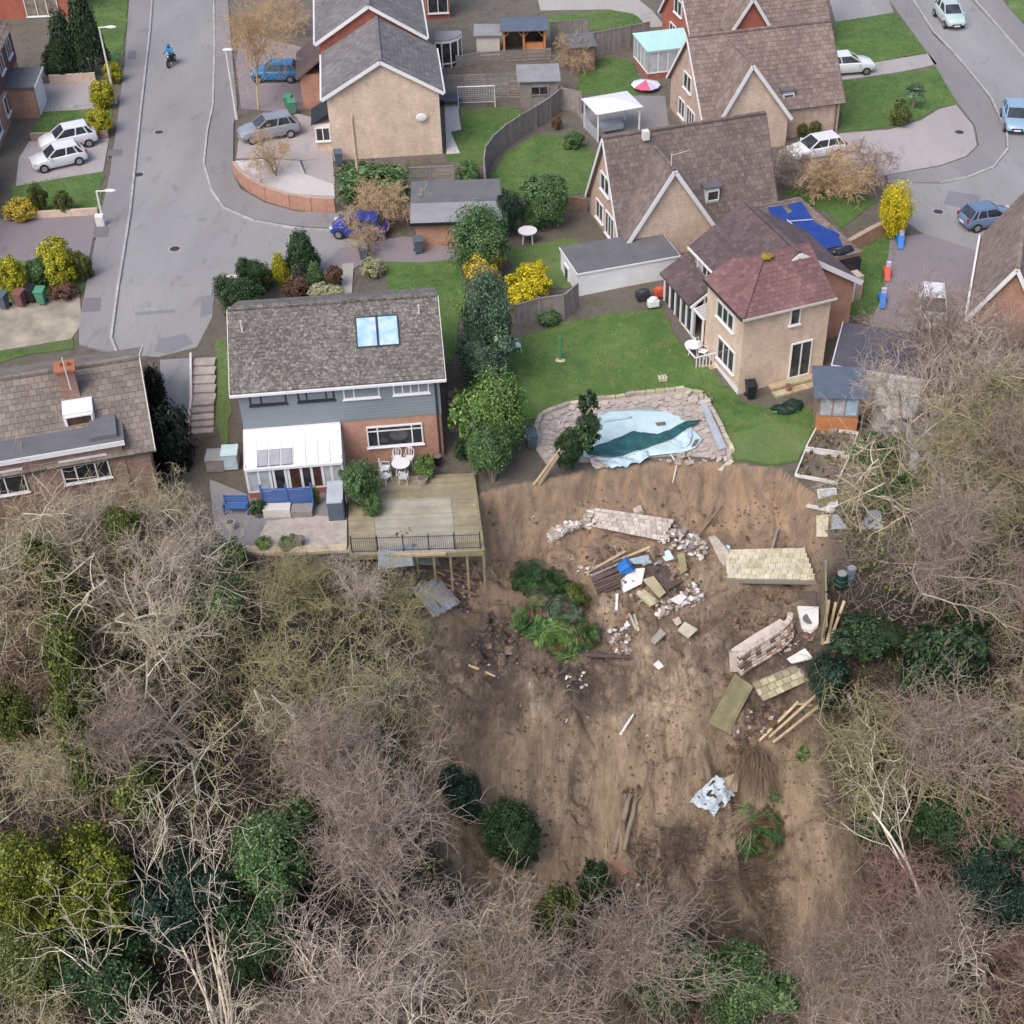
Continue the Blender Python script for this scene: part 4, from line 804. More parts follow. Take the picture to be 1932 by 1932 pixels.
# ---------------------------------------------------------------- cars
def car_proto(name, paint_, L=4.0, Wd=1.74, Ht=1.5, kind='hatch', label='', loc=(0, 0, 0)):
    """local: x forward, origin on the ground in the middle"""
    WL_save = thing(name, label, 'car', (0, 0, 0)); r = WL_save; hw = Wd / 2; hx = L / 2
    st = [(-hx, .70, .42, .78), (-hx + .12, .90, .30, .90), (-hx * .62, .98, .24, .96), (-.2, 1.0, .22, .93), (hx * .42, .99, .22, .92), (hx * .70, .96, .25, .86), (hx * .93, .86, .30, .70), (hx, .66, .40, .56)]
    if kind == 'suv': st = [(a, b, c + .06, d + .14) for a, b, c, d in st]
    m = MB(); vs = []
    for x, w, zb, zt in st: vs += [(x, -hw * w * .92, zb), (x, -hw * w, (zb + zt) / 2 - .04), (x, -hw * w * .95, zt - .05), (x, -hw * w * .84, zt), (x, hw * w * .84, zt), (x, hw * w * .95, zt - .05), (x, hw * w, (zb + zt) / 2 - .04), (x, hw * w * .92, zb)]
    n = 8; fs = [(i * n + k, i * n + (k + 1) % n, (i + 1) * n + (k + 1) % n, (i + 1) * n + k) for i in range(len(st) - 1) for k in range(n)] + [tuple(range(n)), tuple(range((len(st) - 1) * n, len(st) * n))]
    m.add(vs, fs); body = m.build('body', paint_, r, smooth=True, bevel=.02)
    zb = st[3][3] - .03; rear = -hx + (.22 if kind != 'sedan' else .55); b0, b1 = rear, hx * .46; t0, t1 = rear + .42, hx * .08; wt = hw * .70; wb = hw * .86
    C8 = [(b0, -wb, zb), (b1, -wb, zb), (b1, wb, zb), (b0, wb, zb), (t0, -wt, Ht - .05), (t1, -wt, Ht - .05), (t1, wt, Ht - .05), (t0, wt, Ht - .05)]
    
    for nm_, q_ in (('side_window', (0, 1, 5, 4)), ('side_window', (2, 3, 7, 6)), ('windscreen', (1, 2, 6, 5)), ('rear_window', (3, 0, 4, 7))): MB().add([C8[k_] for k_ in q_], [(0, 1, 2, 3)]).build(nm_, 'car_glass', r)
    mr = MB(); mr.extr([(t0 - .06, -wt - .02, Ht - .06), (t1 + .05, -wt - .02, Ht - .06), (t1 + .05, wt + .02, Ht - .06), (t0 - .06, wt + .02, Ht - .06)], (0, 0, .03)); mr.extr([(t0 + .1, -wt * .8, Ht - .04), (t1 - .08, -wt * .8, Ht - .04), (t1 - .08, wt * .8, Ht - .04), (t0 + .1, wt * .8, Ht - .04)], (0, 0, .04))
    for s_ in (-1, 1):
        for a, b in (((b0, wb, zb), (t0, wt, Ht - .04)), ((b1, wb, zb), (t1, wt, Ht - .04)), (((b0 + b1) / 2 - .05, wb, zb), ((t0 + t1) / 2, wt, Ht - .04)), ((b0 + .45, wb, zb), (t0 + .25, wt, Ht - .04))):
            mr.bar((a[0], s_ * (a[1] + .005), a[2]), (b[0], s_ * (b[1] + .005), b[2]), .07, .07)
    mr.build('roof_panel', paint_, r)
    for sx in (-hx * .62, hx * .64):
        for s_ in (-1, 1):
            w = MB().tube([(sx, s_ * (hw - .2), .32), (sx, s_ * (hw + .015), .32)], .33, 14).build('wheel', 'rubber', r); MB().tube([(sx, s_ * (hw + .01), .32), (sx, s_ * (hw + .03), .32)], .2, 10).build('rim', 'chrome', w)
    for s_ in (-1, 1):
        MB().box(hx * .90, s_ * hw * .68, .66, .28, .3, .13).build('headlight', 'lamp_clear', r); MB().box(-hx + .08, s_ * hw * .72, .82, .14, .2, .26).build('tail_light', 'lamp_red', r)
        MB().box(hx * .36, s_ * (hw + .07), .98, .12, .18, .12).build('mirror', paint_, r)
    MB().box(hx - .0, 0, .42, .06, .5, .11).box(-hx + .0, 0, .55, .06, .5, .11).build('number_plate', 'white', r); MB().box(hx - .03, 0, .50, .08, hw * .9, .14).build('grille', 'black', r)
    return r
def put(o, p, rz, label=None, group=None, s=1.0, rot=None):
    o.location = p; o.rotation_euler = rot or (0, 0, rz); o.scale = (s, s, s)
    if label: o['label'] = label
    if group: o['group'] = group
    return o
def heading(a, b): d = G(*b) - G(*a); return math.atan2(d.y, d.x)
CARS = [('car_white', 'hatch', (62, 323), (165, 300), math.pi, 'white hatchback parked on the pink driveway nearer the camera, at the left', 3.9), ('car_white', 'suv', (85, 287), (178, 268), math.pi, 'white five-door car parked behind the nearer white hatchback on the left driveway', 4.1),
 ('car_white', 'hatch', (310, -6), (310, -40), None, 'white car at the top edge of the left street, only its end showing', 4.2), ('car_sky', 'hatch', (490, 150), (555, 150), math.pi, 'bright blue car on the driveway beside the bare brown tree', 4.0),
 ('car_silver', 'suv', (458, 268), (560, 250), math.pi, 'silver estate car parked in front of the tan brick gable house', 4.5), ('car_blue', 'hatch', (640, 440), (720, 446), math.pi, 'dark blue hatchback at the end of the side road, bare bush over its rear', 3.8),
 ('car_mint', 'suv', (1806, 62), (1772, 22), math.pi, 'pale silver car driving down the right street', 4.3), ('car_white', 'suv', (1560, 140), (1628, 135), None, 'white car with dark windows poking out behind the middle steep-roofed house', 4.6),
 ('car_white', 'hatch', (1488, 303), (1588, 285), math.pi, 'white car parked behind the tan bare shrub by the steep-roofed houses', 4.2), ('car_lightblue', 'hatch', (1918, 262), (1905, 210), math.pi, 'light blue car at the right edge of the right street', 4.1),
 ('car_dusk', 'hatch', (1836, 428), (1885, 420), None, 'dusky blue car half hidden behind the brown roof at the right edge', 3.9), ('car_white', 'suv', (1757, 628), (1755, 575), math.pi, 'white car with grey windscreen parked behind the dark flat garages', 4.3)]
for pm, kd, a, b, flip, lb, L in CARS:
    r = car_proto('parked_car' if 'driving' not in lb else 'car', pm, L, 1.76, 1.46 if kd == 'hatch' else 1.62, kd, lb)
    pa, pb = G(*a), G(*b); c = (pa + pb) / 2; ang = heading(a, b) + (flip or 0); put(r, Vector((c.x, c.y, h(c.x, c.y) + .05)), ang)
# ---------------------------------------------------------------- rider
def person(name, label, joints, edges, rad, mat, root, loc, parts=()):
    me = bpy.data.meshes.new(name); me.from_pydata(joints, edges, []); o = bpy.data.objects.new(name, me); COL.objects.link(o); o.parent = root
    sm = o.modifiers.new('skin', 'SKIN'); su = o.modifiers.new('sub', 'SUBSURF'); su.levels = 1; su.render_levels = 1
    for i, r_ in enumerate(rad): me.skin_vertices[0].data[i].radius = (r_, r_)
    me.skin_vertices[0].data[0].use_root = True; me.materials.append(MATS[mat]); WL[o.name] = wloc(root); return o
pr = thing('person', 'rider in a bright blue jacket and dark trousers astride a motorbike on the left street', 'person', (0, 0, 0))
def skin(name, joints, edges, rad, mat, root):
    me = bpy.data.meshes.new(name); me.from_pydata(joints, edges, []); o = bpy.data.objects.new(name, me); COL.objects.link(o); o.parent = root
    o.modifiers.new('skin', 'SKIN'); su = o.modifiers.new('sub', 'SUBSURF'); su.levels = su.render_levels = 1
    if not me.skin_vertices:
        bm = bmesh.new(); bm.from_mesh(me); bm.verts.layers.skin.verify(); bm.to_mesh(me); bm.free()
    for i, r_ in enumerate(rad): me.skin_vertices[0].data[i].radius = (r_, r_)
    me.skin_vertices[0].data[0].use_root = True; me.materials.append(MATS[mat]); return o
# facing -y (towards the camera); pelvis, chest, neck, head ; arms to bars ; legs to pegs
J = [(0, .12, .86), (0, .02, 1.12), (0, -.06, 1.36), (0, -.10, 1.50), (-.19, -.06, 1.36), (-.30, -.26, 1.16), (-.30, -.52, 1.08), (.19, -.06, 1.36), (.30, -.26, 1.16), (.30, -.52, 1.08)]
body = skin('body', J + [(-.11, .08, .82), (-.22, -.28, .72), (-.20, -.08, .34), (-.20, -.22, .28), (.11, .08, .82), (.22, -.28, .72), (.20, -.08, .34), (.20, -.22, .28)], [(0, 1), (1, 2), (2, 3), (2, 4), (4, 5), (5, 6), (2, 7), (7, 8), (8, 9), (0, 10), (10, 11), (11, 12), (12, 13), (0, 14), (14, 15), (15, 16), (16, 17)],
            [.16, .18, .14, .06, .085, .06, .04, .085, .06, .04, .11, .08, .055, .045, .11, .08, .055, .045], 'trousers', pr)
skin('jacket', [(0, .12, .90), (0, .02, 1.12), (0, -.06, 1.37), (-.2, -.06, 1.37), (-.31, -.26, 1.17), (-.30, -.47, 1.09), (.2, -.06, 1.37), (.31, -.26, 1.17), (.30, -.47, 1.09)], [(0, 1), (1, 2), (2, 3), (3, 4), (4, 5), (2, 6), (6, 7), (7, 8)], [.19, .21, .17, .11, .085, .065, .11, .085, .065], 'jacket', pr)
MB().ball((0, -.13, 1.62), (.145, .165, .16), 12, 8).build('helmet', 'blue_plastic', pr, smooth=True); MB().ball((0, -.235, 1.60), (.09, .06, .07), 8, 6).build('visor', 'black', pr)
for s_ in (-1, 1):
    m = MB().ball((s_ * .30, -.53, 1.07), (.045, .05, .03), 7, 5)
    for k in range(5): m.tube([(s_ * (.265 + .018 * k), -.56, 1.07), (s_ * (.265 + .018 * k), -.60, 1.05), (s_ * (.265 + .018 * k), -.585, 1.02)], [.010, .009, .008], 5)
    m.build('glove', 'black', pr); MB().ball((s_ * .20, -.26, .27), (.05, .13, .05), 8, 5).build('boot', 'black', pr)
mbk = thing('motorbike', 'small dark motorbike under the rider in blue', 'motorbike', (0, 0, 0))
for y_ in (-.72, .62):
    w = MB().tube([(-.06, y_, .3), (.06, y_, .3)], .30, 16).build('wheel', 'rubber', mbk); MB().tube([(-.07, y_, .3), (.07, y_, .3)], .19, 12).build('rim', 'chrome', w)
MB().tube([(0, -.72, .3), (0, -.5, .75), (0, -.42, 1.02)], .045, 7).tube([(0, -.45, .9), (0, 0, .62), (0, .62, .32)], .06, 7).box(0, -.05, .45, .26, .42, .3).build('frame', 'dark_metal', mbk)
MB().ball((0, -.18, .80), (.14, .26, .13), 10, 6).build('fuel_tank', 'black', mbk, smooth=True); MB().ball((0, .28, .78), (.14, .34, .07), 10, 6).build('seat', 'black', mbk)
MB().tube([(-.34, -.50, 1.06), (-.1, -.44, 1.02), (.1, -.44, 1.02), (.34, -.50, 1.06)], .02, 6).build('handlebar', 'chrome', mbk); MB().ball((0, -.58, .86), (.09, .07, .09), 8, 6).build('headlight', 'lamp_clear', mbk)
MB().ball((0, -.72, .62), (.09, .25, .05), 8, 5).build('mudguard', 'black', mbk)
p = G(325, 122); a_ = math.atan2(-p.x, 1) * 0
for o in (pr, mbk): put(o, Vector((p.x, p.y, .03)), R(-8))
# ---------------------------------------------------------------- street lamps, poles
def mast(name, base, top, r, mat, label, cat, armlen=.9, head=True, armdir=1, sign=False, group=None):
    b = G(*base); d = ray(*top); t = (b.y + .0) / d.y; q = CC + d * t; H_ = max(2.5, q.z - b.z)
    o = thing(name, label, cat, b, group)
    MB().tube([b, b + Vector((0, 0, 1.2)), b + Vector((0, 0, H_))], [r * 1.5, r, r * .7], 8).build('pole', mat, o)
    if head:
        e = b + Vector((armdir * armlen, 0, H_ + .05)); MB().tube([b + Vector((0, 0, H_)), e], r * .6, 6).build('arm', mat, o); MB().ball(e, (.42, .16, .1), 8, 5).build('lamp_head', 'white', o)
    return o, b, H_
mast('street_lamp', (218, 195), (189, 52), .09, 'concrete_white', 'tall pale street lamp rising beside the round clipped bushes', 'street lamp')
o, b, H_ = mast('street_lamp', (197, 425), (181, 368), .09, 'concrete_white', 'pale street lamp on the left pavement near the mauve driveway', 'street lamp')
mast('street_lamp', (433, 590), (423, 545), .05, 'wood_pale', 'thin pale lamp post in front of the dark hedge by the grey clad house', 'street lamp', .6)
mast('street_lamp', (447, 225), (424, 95), .09, 'concrete_white', 'tall pale pole on the corner pavement with a small dark lamp', 'street lamp', .15)
for bs, tp, lb in (((640, 292), (630, 208), 'dark thin timber pole in front of the tan gable'), ((681, 385), (659, 223), 'pale brown timber telegraph pole standing in the hedge')):
    mast('telegraph_pole', bs, tp, .10, 'wood_dark' if 'dark' in lb else 'wood_pale', lb, 'pole', head=False)
bx = G(192, 428); o = thing('utility_cabinet', 'small white utility cabinet on the left pavement', 'cabinet', bx); MB().box(bx.x, bx.y, bx.z + .45, .55, .35, .9).build('cabinet', 'white', o, bevel=.02); MB().box(bx.x, bx.y - .18, bx.z + .48, .45, .02, .7).build('door', 'concrete_white', o)
for px, lb in (((0, 0), 0),): pass
# ---------------------------------------------------------------- fences
def fence(px, hh, mat, label, pw=1.83, style='board', group=None, post='wood_grey'):
    P = [G(u, v) for u, v in px]; o = thing('fence', label, 'fence', P[0], group); L = [0]
    for a, b in zip(P, P[1:]): L.append(L[-1] + (b - a).length)
    def pt(s):
        for i in range(len(P) - 1):
            if s <= L[i + 1] + 1e-6: q = P[i].lerp(P[i + 1], (s - L[i]) / max(1e-6, L[i + 1] - L[i])); return Vector((q.x, q.y, h(q.x, q.y)))
        return Vector((P[-1].x, P[-1].y, h(P[-1].x, P[-1].y)))
    n = max(1, int(L[-1] / pw + .5))
    for i in range(n):
        a, b = pt(L[-1] * i / n), pt(L[-1] * (i + 1) / n); d = b - a; ln = d.length; q = d.to_track_quat('X', 'Z').to_matrix().to_4x4(); M = Matrix.Translation(a) @ q
        m = MB(M)
        if style == 'board':
            k = int(ln / .13)
            for j in range(k): m.box(ln * (j + .5) / k, random.uniform(-.012, .012), hh / 2, ln / k * .93, .03, hh)
            m.box(ln / 2, .03, hh * .25, ln, .04, .07).box(ln / 2, .03, hh * .8, ln, .04, .07)
            m.build('fence_panel', mat, o)
        else:
            k = max(2, int(hh / .2))
            for j in range(k): piece('rail', mat, M @ Matrix.Translation((ln / 2, 0, hh * (j + .5) / k)) @ sc_m(ln, .04, hh / k * .72), o)
        piece('fence_post', post, M @ Matrix.Translation((0, 0, hh / 2 + .06)) @ sc_m(.11, .11, hh + .15), o); piece('cap_rail', mat, M @ Matrix.Translation((ln / 2, 0, hh + .03)) @ sc_m(ln, .09, .05), o)
    return o
fence([(917, 368), (914, 335), (920, 312), (945, 285), (985, 258), (1030, 232), (1062, 205), (1098, 215)], 1.7, 'wood_grey', 'long curved grey board fence round the clipped lawn')
fence([(1110, 107), (1160, 98), (1225, 84)], 1.9, 'wood_grey', 'straight grey fence between the two upper lawns')
fence([(1040, 78), (1062, 76), (1112, 72)], 1.6, 'wood_grey', 'short weathered fence beside the brown shed')
fence([(838, 190), (900, 186), (985, 184), (1000, 186)], 1.9, 'wood_grey', 'slatted grey fence behind the white goal', style='rail')
fence([(862, 128), (905, 120), (1040, 112)], .9, 'wood_grey', 'low fence in front of the garden bar', style='rail')
fence([(770, 350), (858, 346)], 1.3, 'wood_grey', 'low open rail fence between hedge and tan gable wall', style='rail')
fence([(975, 622), (1010, 610), (1066, 602), (1093, 578)], 1.7, 'wood_grey', 'dark grey fence beside the yellow shrub and white garage')
fence([(1005, 385), (1060, 392), (1108, 400)], .9, 'wood_brown', 'low brown fence between round bush and steep-roofed house')
fence([(1548, 1098), (1550, 1210)], 2.0, 'deck_green', 'narrow mossy fence going down the slope by the right garden')
fence([(1552, 970), (1690, 955)], 1.0, 'deck_green', 'mossy low fence in front of the right gardens')
fence([(1624, 812), (1660, 725)], 1.2, 'wood_pale', 'narrow timber fence beside the potting shed')
# curved brick retaining wall
ribbon('brick_wall', [(445, 330), (455, 345), (475, 362), (505, 378), (550, 392), (590, 398), (634, 400)], .3, 1.15, 'brick_orange', 'curved orange brick wall round the white gravel garden', 'wall', seg=.6, pname='coping_block', base=-.1)
ribbon('brick_wall', [(445, 330), (455, 345), (475, 362), (505, 378), (550, 392), (590, 398), (634, 400)], .36, .1, 'stone_pale', 'pale coping along the curved brick wall', 'wall', seg=.6, base=1.05, pname='coping_stone') if False else None
ribbon('garden_wall', [(95, 158), (182, 153)], .25, .7, 'brick_tan', 'low brick wall beyond the upper left driveway', 'wall')
ribbon('garden_wall', [(60, 266), (206, 260)], .2, .6, 'brick_brown', 'low brick wall between lawn and white cars', 'wall')
ribbon('garden_wall', [(10, 415), (186, 405)], .2, .5, 'brick_tan', 'low brick wall above the mauve driveway', 'wall')
ribbon('garden_wall', [(1560, 500), (1600, 478), (1640, 455), (1672, 440)], .35, 1.1, 'brick_orange', 'brick wall running to the yellow bush', 'wall', base=-.1)
ribbon('path_edging', [(362, 678), (363, 765), (350, 862)], .12, .5, 'concrete_white', 'pale concrete edge beside the garden steps', 'wall')
# ---------------------------------------------------------------- garden steps left of house, and right passage
def steps(name, label, a, b, n, w, mat, drop):
    P0, P1 = G(*a), G(*b); o = thing(name, label, 'steps', P0); d = (P1 - P0); d.z = 0; u_ = d.normalized(); ang = math.atan2(u_.y, u_.x)
    for i in range(n):
        c = P0 + d * ((i + .5) / n); z = P0.z + .25 - drop * i / n
        M = Matrix.Translation((c.x, c.y, z)) @ Matrix.Rotation(ang, 4, 'Z')
        piece('step', mat, M @ sc_m(d.length / n * .86, w, .14), o); piece('riser', 'wood_dark', M @ Matrix.Translation((d.length / n * .3, 0, -.25)) @ sc_m(d.length / n * .3, w, .36), o)
    return o
steps('garden_steps', 'flight of pale stone steps going down between hedge and grey clad house', (385, 762), (378, 866), 9, 1.25, 'slab', 1.1)
ol = thing('paved_landing', 'pale paved landing at the head of the garden steps', 'paving', G(386, 720))
for i in range(5):
    a, b = G(386, 680 + 17 * i), G(386, 696 + 17 * i); c = (a + b) / 2; piece('slab', 'slab', Matrix.Translation((c.x, c.y, c.z + .18)) @ Matrix.Rotation(R(3), 4, 'Z') @ sc_m(1.3, (a - b).length * .95, .12), ol)
steps('garden_steps', 'dark narrow steps in the passage right of the grey clad house', (862, 745), (868, 862), 8, 1.0, 'wood_brown', 1.1)
# ---------------------------------------------------------------- timber deck on posts
zt = -1.3; DA = [at(655, 905, zt), at(893, 893, zt), at(912, 1040, zt), at(660, 1048, zt)]
dk = thing('timber_deck', 'large weathered timber deck on posts, edge over the landslip, with open metal railing', 'deck', DA[0] * .5 + DA[2] * .5)
def bil(Q, s, t): return (Q[0].lerp(Q[1], s)).lerp(Q[3].lerp(Q[2], s), t)
nb = 42
for i in range(nb):
    a, b = bil(DA, 0, (i + .5) / nb), bil(DA, 1, (i + .5) / nb)
    c = (a + b) / 2 + Vector((0, 0, random.uniform(-.008, .008))); d = b - a
    M = Matrix.Translation(c) @ d.to_track_quat('X', 'Z').to_matrix().to_4x4(); wid = (DA[3] - DA[0]).length / nb
    if 12 < i: 
        piece('deck_board', 'deck_wood', M @ Matrix.Translation((-d.length * .40, 0, 0)) @ sc_m(d.length * .195, wid * .93, .05), dk); piece('deck_board', 'deck_worn', M @ Matrix.Translation((d.length * .0, 0, .002)) @ sc_m(d.length * .60, wid * .93, .05), dk); piece('deck_board', 'deck_wood', M @ Matrix.Translation((d.length * .40, 0, 0)) @ sc_m(d.length * .195, wid * .93, .05), dk)
    else: piece('deck_board', 'deck_wood', M @ sc_m(d.length, wid * .93, .05), dk)
f = MB()
for a, b in ((DA[3], DA[2]), (DA[1], DA[2]), (DA[0], DA[3])): f.bar(a + Vector((0, 0, -.16)), b + Vector((0, 0, -.16)), .06, .26)
for i in range(9): f.bar(bil(DA, i / 8, 0) + Vector((0, 0, -.12)), bil(DA, i / 8, 1) + Vector((0, 0, -.12)), .05, .16)
f.build('joist_frame', 'deck_green', dk)
f = MB().bar(DA[1] + Vector((0, 0, .06)), DA[2] + Vector((0, 0, .06)), .14, .12).build('edge_beam', 'deck_green', dk)
for i in range(9):
    q = bil(DA, i / 8, .99); piece('deck_post', 'deck_green', Matrix.Translation((q.x, q.y, zt - 1.4)) @ sc_m(.12, .12, 2.6), dk)
    if i % 2 == 0: q = bil(DA, i / 8, .45); piece('deck_post', 'deck_green', Matrix.Translation((q.x, q.y, zt - 1.0)) @ sc_m(.12, .12, 1.8), dk)
for t_ in (.3, .6): q = bil(DA, .995, t_); piece('deck_post', 'deck_green', Matrix.Translation((q.x, q.y, zt - 1.2)) @ sc_m(.12, .12, 2.2), dk)
rl = MB()
for z_ in (.1, .95): rl.tube([bil(DA, .02, .97) + Vector((0, 0, z_)), bil(DA, .98, .97) + Vector((0, 0, z_))], .025, 5)
for k in range(64): q = bil(DA, .02 + .96 * k / 63, .97); rl.tube([q + Vector((0, 0, .1)), q + Vector((0, 0, .95))], .008, 4, False)
rl.build('railing', 'dark_metal', dk)
for k in range(6): q = bil(DA, .02 + .96 * k / 5, .97); piece('railing_post', 'dark_metal', Matrix.Translation((q.x, q.y, q.z + .55)) @ sc_m(.06, .06, 1.15), dk)
for t_ in (.97,): q0 = bil(DA, .30, .995); q1 = bil(DA, .72, .995); MB().bar(q0 + Vector((0, -.12, -.02)), q1 + Vector((0, -.12, -.02)), .1, .16).build('edge_board', 'wood_pale', dk)
f = MB()
for k in range(30): q = bil(DA, 1.0, k / 29); f.box(q.x + .08, q.y, q.z - .55, .03, .17, 1.0)
f.build('side_skirt', 'deck_green', dk)
# ---------------------------------------------------------------- terrace below the conservatory
TA = [(395, 905), (470, 935), (655, 905), (655, 1030), (455, 1040), (405, 1000)]
sheet('terrace', TA, 'pavement_tar', .05, .3); sheet('terrace', [(505, 985), (600, 975), (655, 980), (655, 1030), (505, 1035), (490, 1015)], 'slab', .09, .3)
ribbon('retaining_wall', [(440, 1036), (500, 1042), (580, 1040), (655, 1036), (700, 1045)], .5, .5, 'sand', 'pale sandy retaining edge below the crazy paved terrace', 'wall', base=-.35)
q = [G(500, 1040), G(700, 1040)]; MB().extr([Vector((q[0].x, q[0].y - .2, -1.5)), Vector((q[1].x, q[1].y - .2, -1.5)), Vector((q[1].x, q[1].y - 1.0, -3.1)), Vector((q[0].x + .1, q[0].y - 1.0, -4.2))], (0, .4, 0)).build('retaining_slope', 'sand', None, loc=q[0])['kind'] = 'structure'
fr_ = thing('fence', 'tall grey weathered board fence corner below the terrace', 'fence', G(480, 1046)); a, b = at(452, 1046, -1.6), at(503, 1046, -1.6)
for i in range(12): piece('board', 'wood_grey', Matrix.Translation((a.x + (b.x - a.x) * (i + .5) / 12, a.y, -2.9)) @ sc_m((b.x - a.x) / 12 * .93, .04, 2.6), fr_)
# patio furniture
def chair(root=None, mat='white'):
    r = thing('garden_chair', '', 'chair', (0, 0, 0)); MB().box(0, 0, .43, .46, .46, .04).build('seat', mat, r, bevel=.01)
    b = MB().tube([(-.2, .22, .45), (-.23, .27, .75), (-.12, .30, .95), (.12, .30, .95), (.23, .27, .75), (.2, .22, .45)], .025, 6)
    for x_ in (-.08, 0, .08): b.tube([(x_, .23, .45), (x_, .29, .93)], .02, 5)
    b.build('backrest', mat, r)
    for x_ in (-.2, .2):
        for y_ in (-.2, .2): MB().tube([(x_, y_, .43), (x_ * 1.15, y_ * 1.15, 0)], .025, 5).build('leg', mat, r)
        MB().tube([(x_ * 1.15, .25, .66), (x_ * 1.2, -.2, .64), (x_, -.2, .44)], .02, 5).build('armrest', mat, r)
    return r
def table(r_=.5, hh=.72, mat='white', name='garden_table'):
    t = thing(name, '', 'table', (0, 0, 0)); MB().tube([(0, 0, hh - .04), (0, 0, hh)], r_, 18).build('tabletop', mat, t)
    for k in range(4): a = R(45 + 90 * k); MB().tube([(math.cos(a) * r_ * .55, math.sin(a) * r_ * .55, hh - .04), (math.cos(a) * r_ * .75, math.sin(a) * r_ * .75, 0)], .03, 5).build('leg', mat, t)
    return t
KM = None
ch0 = chair(); tb0 = table(); KM = kids_map()
def lift(p, dz): return Vector((p.x, p.y, p.z + dz))
used = [0, 0]
def place(proto, i, p, rz, label, group=None, s=1.0):
    o = proto if not used[i] else copy_tree(proto, None, KM); used[i] = 1; put(o, p, rz, label, group, s)
    return o
pt_ = at(758, 893, zt + .05); place(tb0, 1, pt_, 0, 'round white garden table on the deck below the big window')
for dx, dy, a, lb in ((-.85, -.05, 90, 'white garden chair on the left of the round deck table'), (-.3, .8, 0, 'white garden chair behind the deck table, against the wall, left one'), (.35, .8, -10, 'white garden chair behind the deck table, right one'), (.2, -.8, 175, 'white garden chair in front of the round deck table'), (-.75, -.75, 140, 'white garden chair at the near left corner of the deck table')):
    place(ch0, 0, pt_ + Vector((dx, dy, 0)), R(a), lb, 'white garden chairs round the deck table')
place(tb0, 1, lift(G(996, 458), .02), 0, 'white plastic table on the rough ground beside the round dark bush', s=1.25)
place(ch0, 0, lift(G(974, 665), .05), R(110), 'white plastic chair at the edge of the lawn under the tall clipped hedge', s=1.1)
place(ch0, 0, E_.M @ Vector((-.3, 3.9, .15)), R(60), 'white chair on the small deck by the sunroom, left one'); place(ch0, 0, E_.M @ Vector((-.2, 4.8, .15)), R(120), 'white chair on the small deck nearer the sunroom wall'); place(tb0, 1, E_.M @ Vector((-.75, 4.4, .15)), 0, 'small white table on the side deck of the extended house')
# bench, swing seat, screens on the terrace
bn = thing('garden_bench', 'blue painted wooden bench on the terrace', 'bench', lift(G(448, 968), .06)); b0 = wloc(bn); m = MB(TM(b0.x, b0.y, b0.z, 0))
m.lohi(-.62, .62, -.22, .22, .40, .45).build('seat', 'blue_paint', bn); m = MB(TM(b0.x, b0.y, b0.z, 0))
for k in range(3): m.lohi(-.62, .62, .22, .26, .52 + .16 * k, .62 + .16 * k)
m.build('backrest', 'blue_paint', bn)
for sx in (-.6, .6): MB(TM(b0.x, b0.y, b0.z)).lohi(sx - .04, sx + .04, -.24, -.16, 0, .64).lohi(sx - .04, sx + .04, .2, .28, 0, .98).lohi(sx - .04, sx + .04, -.24, .28, .60, .66).build('leg', 'blue_paint', bn)
sw = thing('garden_trellis', 'blue slatted screen with raised white bed in front of the conservatory', 'trellis', lift(G(545, 968), .05)); b0 = wloc(sw); Ms = TM(b0.x, b0.y, b0.z, .05)
m = MB(Ms)
for k in range(11): m.lohi(-1.3, 1.3, .25, .29, .25 + .11 * k, .31 + .11 * k)
m.build('slats', 'blue_paint', sw)
for sx in (-1.3, 0, 1.3): MB(Ms).lohi(sx - .05, sx + .05, .2, .3, 0, 1.7).build('post', 'blue_paint', sw)
MB(Ms).lohi(-1.25, .15, -.4, .2, 0, .5).build('raised_bed', 'cream', sw); MB(Ms).lohi(.2, 1.3, -.5, .2, 0, .42).build('bench_box', 'wood_grey', sw)
scn = thing('garden_screen', 'pale upright board screen between terrace and deck', 'screen', lift(G(636, 985), .05)); b0 = wloc(scn); MB(TM(b0.x, b0.y, b0.z, .1)).extr([(-.42, 0, 1.2), (.42, 0, 1.2), (.45, 1.4, 1.55), (-.38, 1.4, 1.55)], (0, 0, .05)).build('top_panel', 'grey_panel', scn); MB(TM(b0.x, b0.y, b0.z, .1)).lohi(-.4, .42, 0, .06, -.2, 1.2).lohi(.38, .44, 0, 1.4, -.2, 1.3).build('side_panel', 'slate_blue', scn)
wb = thing('water_tank', 'pale blue plastic water tank beside the conservatory', 'tank', lift(G(440, 878), .05)); b0 = wloc(wb); MB(TM(b0.x, b0.y, b0.z, .1)).lohi(-.45, .35, -.5, .4, 0, 1.0).build('tank', 'pool_flap', wb, bevel=.05); MB(TM(b0.x, b0.y, b0.z, .1)).lohi(-.5, .4, -.55, .45, 1.0, 1.06).build('lid', 'pool_liner', wb)
sb = thing('store_box', 'low grey lidded storage box next to the pale water tank', 'box', lift(G(411, 880), .02)); b0 = wloc(sb); MB(TM(b0.x, b0.y, b0.z, .05)).lohi(-.5, .45, -.5, .5, 0, .75).build('box', 'wood_grey', sb); MB(TM(b0.x, b0.y, b0.z, .05)).lohi(-.54, .49, -.54, .54, .75, .81).build('lid', 'felt_pale', sb)
